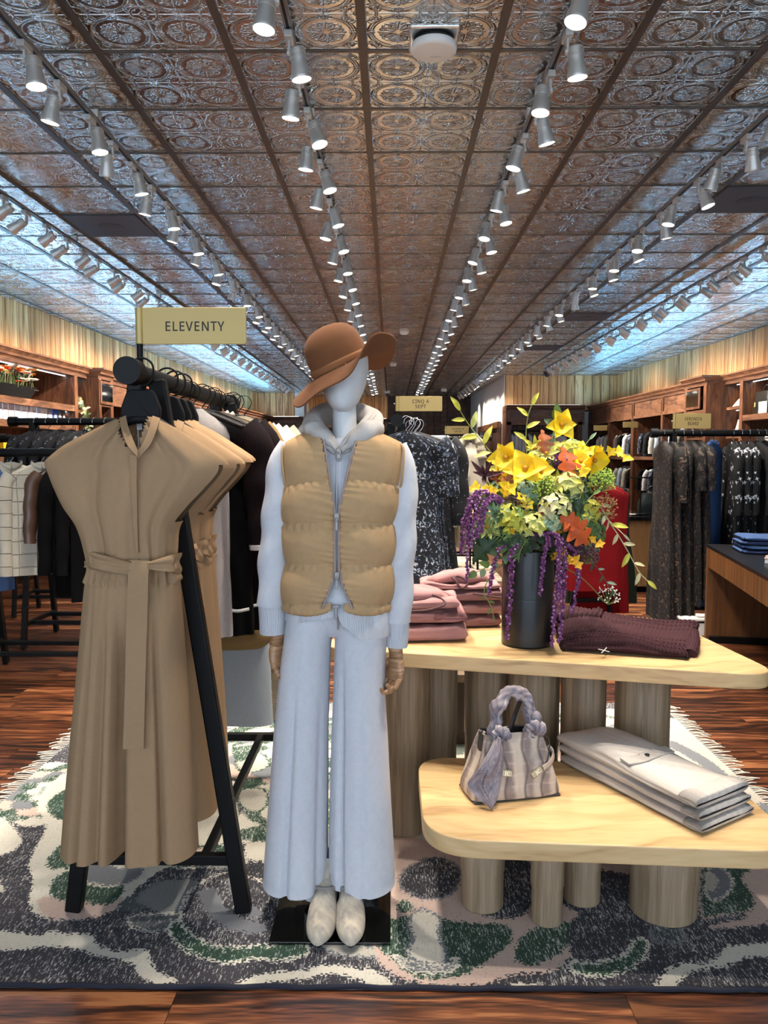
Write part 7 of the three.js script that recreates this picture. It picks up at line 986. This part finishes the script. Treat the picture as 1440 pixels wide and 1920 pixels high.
// clothes in the wall cabinets by the handbag shelves
const wr = (s, off, y) => { const p = V(-off, y, -s).applyAxisAngle(V(0, 1, 0), 0.0182).add(V(5.71, 0, 4)); return [p.x, p.y, p.z]; };
[[16.4, 17.7, 'first'], [17.95, 19.25, 'second'], [19.5, 20.85, 'third'], [21.1, 22.35, 'fourth']].forEach(([a, b, n], bi) => {
  for (const [h, nn, off] of [[1.98, 4, 0.42], [1.3, 4, 0.42]]) {
    const t = thing('hanging_rail', `black rail in the ${n} wall bay past the mirror pilaster, ${h > 1.5 ? 'upper' : 'lower'} tier`, 'rail', wr((a + b) / 2, off, h), 0.0182); part('rod', rod(V(0, 0, -(b - a) / 2), V(0, 0, (b - a) / 2), 0.012), blackMetal, t); part('bracket', rbox(0, 0.4, -0.01, 0.01, -0.01, 0.01, 0.003), blackMetal, t);
    for (let k = 0; k < nn; k++) { const q = (bi * 3 + k + (h > 1.5 ? 0 : 2)) % 7, p = wr(a + 0.12 + k * 0.3, off, h + 0.02), word = ['white', 'black', 'stone', 'pale blue', 'ivory', 'dark grey', 'navy print'][q]; garment('hung_shirt', `${word} top, ${nth(k + 1)} on the ${h > 1.5 ? 'upper' : 'lower'} rail of the ${n} wall bay`, 'top', 'tops in the handbag wall bays', p, 0, { mat: [snow, jet, stone, paleBlue, ivory, charcoal, navyFloral][q], w: 0.44, len: h > 1.5 ? 0.5 : 0.56, L: 0.33, seed: k + bi }); hanger(p, 0, `black hanger, ${nth(k + 1)} on the ${h > 1.5 ? 'upper' : 'lower'} rail of the ${n} wall bay`, 'hangers in the handbag wall bays'); }
  }
});
{ const t = thing('hanging_rail', 'long rail under the pine end wall behind the flowers', 'rail', [3.5, 2.0, -18.3]); part('rod', rod(V(-0.8, 0, 0), V(0.8, 0, 0), 0.014), blackMetal, t); part('bracket', rbox(-0.01, 0.01, -0.01, 0.01, -0.4, 0, 0.003), blackMetal, t); }
hangRow([2.78, 2.86, 2.94, 3.02, 3.1, 3.18].map((o, k) => ['pale_shirt', `${nth(k + 1)} ${['pale blue', 'white', 'pale blue', 'ivory', 'brown print', 'white'][k]} shirt on the rail under the pine end wall`, 'shirt', o, { mat: [paleBlue, snow, paleBlue, ivory, emberFloral, snow][k], w: 0.42, len: 0.95, L: 0.5 }]).concat([['white_jacket', 'white jacket facing the shop front under the pine end wall', 'jacket', 3.75, { mat: snow, w: 0.5, len: 0.75, L: 0.55, turn: 0 }]]), { x: 0, z: -18.3, h: 2.0, group: 'shirts under the pine end wall', hangers: ['black hanger', (k, l) => l.replace(/ (on the rail )?(facing the shop front )?under.*/, '') + ' under the pine end wall', 'hangers under the pine end wall'] });
for (const [x, d, y, h, l] of [[at(1113, 805, 16.4).x, 16.4, 1.95, 0.11, 'small brass bay sign above the dark jackets'], [at(1168, 800, 14.9).x, 14.9, 1.96, 0.11, 'small brass bay sign beside the blue white shirt']]) { const t = thing('bay_sign', l, 'sign', [x, y, -d]); part('plate', rbox(0, 0.28, 0, h, -0.004, 0.004, 0.002), std({ color: 0xa48f5a, metalness: 0.35, roughness: 0.45 }), t); part('arm', rod(V(0.05, h, 0), V(0.6, 2.17 - y, 0), 0.006), blackMetal, t); }
// goods on the handbag shelves
for (const [s, y, l, f] of [[14.52, 1.986, 'black handbag with white lower half on the top handbag shelf', (t) => { part('body', loft([[0, 0, 0, 0.09, 0.2], [0.16, 0, 0, 0.09, 0.21], [0.3, 0, 0, 0.07, 0.19]], { nu: 36, nv: 10, e: 0.35, capTop: true, capBottom: true }), leather, t); part('front_panel', rbox(-0.1, -0.088, 0.01, 0.16, -0.02, 0.2, 0.004), ivory, t); part('handle', new THREE.TorusGeometry(0.09, 0.01, 8, 24, Math.PI).rotateY(Q).translate(0, 0.29, 0), leather, t); part('charm', rbox(-0.105, -0.095, 0.1, 0.16, -0.13, -0.1, 0.003), brass, t); }], [13.95, 1.986, 'cream handbag further along the top handbag shelf', (t) => { part('body', loft([[0, 0, 0, 0.08, 0.16], [0.2, 0, 0, 0.06, 0.13]], { nu: 30, nv: 8, e: 0.4, capTop: true, capBottom: true }), ivory, t); part('handle', new THREE.TorusGeometry(0.07, 0.009, 8, 24, Math.PI).rotateY(Q).translate(0, 0.2, 0), ivory, t); }], [14.5, 1.621, 'black sling bag on the second handbag shelf', (t) => { part('body', loft([[0, 0, 0, 0.1, 0.2], [0.14, 0, 0, 0.08, 0.17]], { nu: 30, nv: 8, e: 0.5, capTop: true, capBottom: true }), leather, t); part('strap', new THREE.TorusGeometry(0.13, 0.008, 8, 24, Math.PI).rotateY(Q).translate(0, 0.12, 0), leather, t); }], [14.05, 1.621, 'white folded shirt on the second handbag shelf', (t) => { part('folded_body', slab([[-0.16, -0.18], [0.16, -0.18], [0.16, 0.18], [-0.16, 0.18]], 0, 0.09, { nu: 24, nv: 24 }), snow, t); part('collar', rbox(-0.06, 0.06, 0.085, 0.1, -0.05, 0.05, 0.006), snow, t); }], [15.13, 2.121, 'white heeled shoe on the narrow upper shelf', (t) => { part('upper', loft([[0, 0, 0, 0.1, 0.035], [0.06, 0.02, 0, 0.07, 0.03], [0.14, 0.05, 0, 0.03, 0.025]], { nu: 24, nv: 10, capTop: true }), ivory, t); part('heel', rbox(0.05, 0.08, 0, 0.06, -0.015, 0.015, 0.004), ivory, t); }], [15.13, 1.721, 'white ankle boot on the narrow lower shelf', (t) => { part('upper', loft([[0, 0, 0, 0.1, 0.035], [0.08, 0.02, 0, 0.07, 0.03], [0.22, 0.04, 0, 0.05, 0.04]], { nu: 24, nv: 10, capTop: true }), ivory, t); part('sole', rbox(-0.1, 0.1, 0, 0.012, -0.035, 0.035, 0.004), leather, t); }]]) f(thing(l.includes('shoe') ? 'shoe' : l.includes('boot') ? 'ankle_boot' : l.includes('shirt') ? 'folded_shirt' : 'handbag', l, l.includes('shoe') ? 'shoe' : l.includes('boot') ? 'boot' : l.includes('shirt') ? 'shirt' : 'handbag', wr(s, s > 15 ? 0.58 : 0.5, y), 0.0182));
// ---- flower shelf side
const wl = (s, off, y) => { const p = V(off, y, -s).applyAxisAngle(V(0, 1, 0), -0.0333).add(V(-5.03, 0, 4)); return [p.x, p.y, p.z]; };
{
  const p0 = wl(12.75, 0.4, 2.071), t = thing('flower_box', 'long black boat-shaped flower box on the top shelf', 'planter', p0, -0.0333); part('box_body', loft([[0.15, 0, 0, 0.1, 0.52], [0.0, 0, 0, 0.07, 0.36]], { nu: 30, nv: 6, e: 0.35, capBottom: true }), blackPlastic, t); part('soil', box(-0.09, 0.09, 0.12, 0.13, -0.5, 0.5), std({ color: 0x2a2018, roughness: 1 }), t);
  const r = rng(77), cols = [leafC(0xe8e0d0), leafC(0xe07a2c), leafC(0xc8401c), leafC(0xf0c070), leafC(0xe8b8a0), MAT.sage];
  for (let k = 0; k < 26; k++) { const f = thing('box_flower', `${['white', 'orange', 'red', 'apricot', 'blush', 'sage'][k % 6]} flower, ${nth(k + 1)} from the near end of the black flower box`, 'flower', [p0[0] + (r() - 0.3) * 0.16, p0[1] + 0.125, p0[2] + 0.5 - k / 26], 0, 'flowers in the black flower box'); const h = 0.06 + r() * 0.15, o = V((r() - 0.2) * 0.08, h, (r() - 0.5) * 0.08); part('stem', rod(V(0, 0, 0), o, 0.003, 5), MAT.green, f); for (let q = 0; q < 7; q++) { const a = q * 0.9; put('petal', k % 6 === 5 ? GEO.spike : GEO.petal, cols[k % 6], f, o, V(Math.cos(a), 0.5 + 0.5 * r(), Math.sin(a)), 0.06 + 0.03 * r(), 0, V(0.3, 1, 0.2)); } }
  for (let k = 0; k < 7; k++) { const f = thing('box_spike', `${nth(k + 1)} tall white flower spike in the black flower box`, 'flower', [p0[0] + 0.02, p0[1] + 0.125, p0[2] + 0.42 - k * 0.13], 0, 'spikes in the black flower box'); const o = V(0.03, 0.24 + r() * 0.1, (r() - 0.6) * 0.2); part('stem', rod(V(0, 0, 0), o, 0.003, 5), MAT.green, f); for (let q = 0; q < 9; q++) put('petal', GEO.lance, cols[q % 3 ? 0 : 5], f, o.clone().multiplyScalar(0.45 + q * 0.07), V(r() - 0.3, 0.7, r() - 0.5), 0.06); }
  const iv = wl(14.18, 0.46, 2.021), v = thing('ivy_plant', 'trailing ivy in small pot in the narrow shelf bay', 'plant', iv, -0.0333); part('pot', lathe([[0.03, 0], [0.045, 0.07], [0.04, 0.07], [0.001, 0.05]], 20), std({ color: 0x6d665a, roughness: 0.8 }), v); for (let k = 0; k < 6; k++) { const P = [V(0, 0.06, 0), V(0.06, 0.1 + r() * 0.1, -0.02 + r() * 0.06), V(0.16 + r() * 0.04, 0.02, 0.02 * k), V(0.2, -0.12 - r() * 0.22, 0.02 * k - 0.1)]; const c = stemLine(v, P, 0.002); for (let q = 0; q < 8; q++) put('leaf', GEO.round, q % 2 ? MAT.sage : MAT.cream, v, c.getPointAt(q / 8), V(r() - 0.3, r() - 0.5, r() - 0.5), 0.055); }
  let s = 11.8; const bc = [0x1c1b1d, 0x232124, 0x18181b, 0x2a2729, 0xd6dbe2, 0xe4dfe6, 0xd8c8cc, 0xdadfe8, 0xe6e6ea, 0xd2b9b9, 0xdfe3ea, 0xc9d8ea, 0xe6e0de, 0x8d98a8, 0x1a4fd0, 0x3f4854, 0x2a2a30];
  bc.forEach((c, k) => { const w = 0.07 + r() * 0.06, h = 0.2 + r() * 0.02; if (s + w > 13.95) return; const b = thing('shelf_box', `${k < 4 ? 'black binder' : k === 14 ? 'bright blue box' : k > 14 ? 'dark grey box' : 'pale gift box'}, ${nth(k + 1)} from the near end of the lit second shelf`, k < 4 ? 'binder' : 'box', wl(s + w / 2, 0.42, 1.826), -0.0333, 'boxes on the lit second shelf'); part('carton', rbox(-0.1, 0.1, 0, h * 0.8, -w / 2 + 0.003, w / 2 - 0.003, 0.003), std({ color: c, roughness: 0.5 }), b); part('lid', rbox(-0.102, 0.102, h * 0.78, h * 0.86, -w / 2 + 0.001, w / 2 - 0.001, 0.003), std({ color: new THREE.Color(c).multiplyScalar(0.92), roughness: 0.5 }), b); part('spine_label', rbox(0.1, 0.102, h * 0.25, h * 0.6, -w * 0.25, w * 0.25, 0.0005), std({ color: k < 4 ? 0x6a6464 : 0xcab4b4, roughness: 0.6 }), b); s += w + 0.012; });
  const y = thing('yellow_box', 'yellow box on the shelf behind the dark rack', 'box', wl(12.55, 0.4, 1.441), -0.0333); part('carton', rbox(-0.1, 0.1, 0, 0.16, -0.14, 0.14, 0.004), std({ color: 0xe0a81a, roughness: 0.5 }), y); part('lid', rbox(-0.103, 0.103, 0.15, 0.19, -0.143, 0.143, 0.004), std({ color: 0xd79d14, roughness: 0.5 }), y);
}
rackFrame('clothes_rack', 'tall black rack of dark clothes before the flower shelf', -2.05, -6.07, 1.7, { turn: Q, h: 1.705, foot: 0.29, br: 0.022, legw: 0.045 });
rackFrame('clothes_rack', 'lower black rack of pale quilted jackets at the frame edge', -1.98, -5.1, 1.7, { turn: Q, h: 1.465, foot: 0.27, br: 0.022, legw: 0.045 });
rackFrame('clothes_rack', 'black rack standing farther back before the flower shelf', -2.7, -7.13, 1.6, { turn: Q, h: 1.6, foot: 0.25, br: 0.02, legw: 0.04 });
hangRow([-2.72, -2.63, -2.54, -2.45, -2.36, -2.27, -2.18, -2.08, -1.98, -1.88].map((o, k) => [k < 5 ? 'dotted_dress' : 'leather_jacket', `${k < 5 ? 'navy dotted dress' : 'black leather jacket'}, ${nth(k + 1)} from the near end of the tall dark rack`, k < 5 ? 'dress' : 'jacket', o, { mat: k < 5 ? dots : leather, w: 0.44, len: k < 5 ? 1.05 : 0.75, L: 0.5, turn: Q - 0.4 }]), { x: 0, z: -6.07, h: 1.705, group: 'clothes on the tall dark rack', hangers: ['black hanger with chrome hook', (k) => `${nth(k + 1)} garment of the tall dark rack`, 'hangers on the tall dark rack'] });
hangRow([['denim_jacket', 'blue denim jacket cut by the frame edge', 'jacket', -2.6, { mat: denim, w: 0.36, len: 0.82, L: 0.5, turn: 0.7, dz: 0.12 }], ['quilted_jacket', 'cream quilted jacket nearest the denim jacket', 'jacket', -2.46, { mat: quilted, w: 0.4, len: 0.72, L: 0.62, turn: 0.55, collar: quilted, hmat: ivory, out: 0.03 }], ['quilted_jacket', 'cream quilted jacket beside the brown satin blouse', 'jacket', -2.26, { mat: quilted, w: 0.4, len: 0.72, L: 0.62, turn: 0.5, collar: quilted, hmat: ivory, out: 0.03 }], ['satin_blouse', 'brown satin blouse next to the cream quilted jackets', 'blouse', -2.1, { mat: bronze, w: 0.4, len: 0.7, L: 0.4, turn: 0.8 }], ['black_coat', 'long black coat behind the front tan dress', 'coat', -1.99, { mat: jet, w: 0.44, len: 0.85, L: 0.6, turn: 0.8 }], ['black_coat', 'second long black coat on the lower rack', 'coat', -1.88, { mat: jet, w: 0.44, len: 0.88, L: 0.6, turn: 0.8 }], ['white_shirt', 'white shirt behind the black coats on the lower rack', 'shirt', -1.7, { mat: ivory, w: 0.42, len: 0.7, L: 0.4, turn: 0.9 }]], { x: 0, z: -5.1, h: 1.465, group: 'clothes on the lower jacket rack', hangers: ['hanger', H2, 'hangers on the lower jacket rack'] });
rackFrame('clothes_rack', 'black rack of white and navy shirts between dress rack and mannequin', -1.5, -10.2, 1.3, { turn: Q, h: 1.66, br: 0.018, legw: 0.035 });
hangRow([-2.0, -1.92, -1.84, -1.76, -1.68, -1.6, -1.52, -1.44, -1.36, -1.28, -1.2].map((o, k) => ['hung_shirt', `${['navy', 'white', 'black'][k % 3]} shirt, ${nth(k + 1)} on the rack seen between dress rack and mannequin`, 'shirt', o, { mat: [navy, snow, jet][k % 3], w: 0.42, len: 0.75, L: 0.5 }]), { x: 0, z: -10.2, h: 1.66, group: 'shirts on the far shirt rack', hangers: ['black hanger', (k) => `${nth(k + 1)} shirt on the far shirt rack`, 'hangers on the far shirt rack'] });
scene.traverse((o) => { if (o.isMesh) { o.castShadow = true; o.receiveShadow = true; } });
renderer.render(scene, camera);
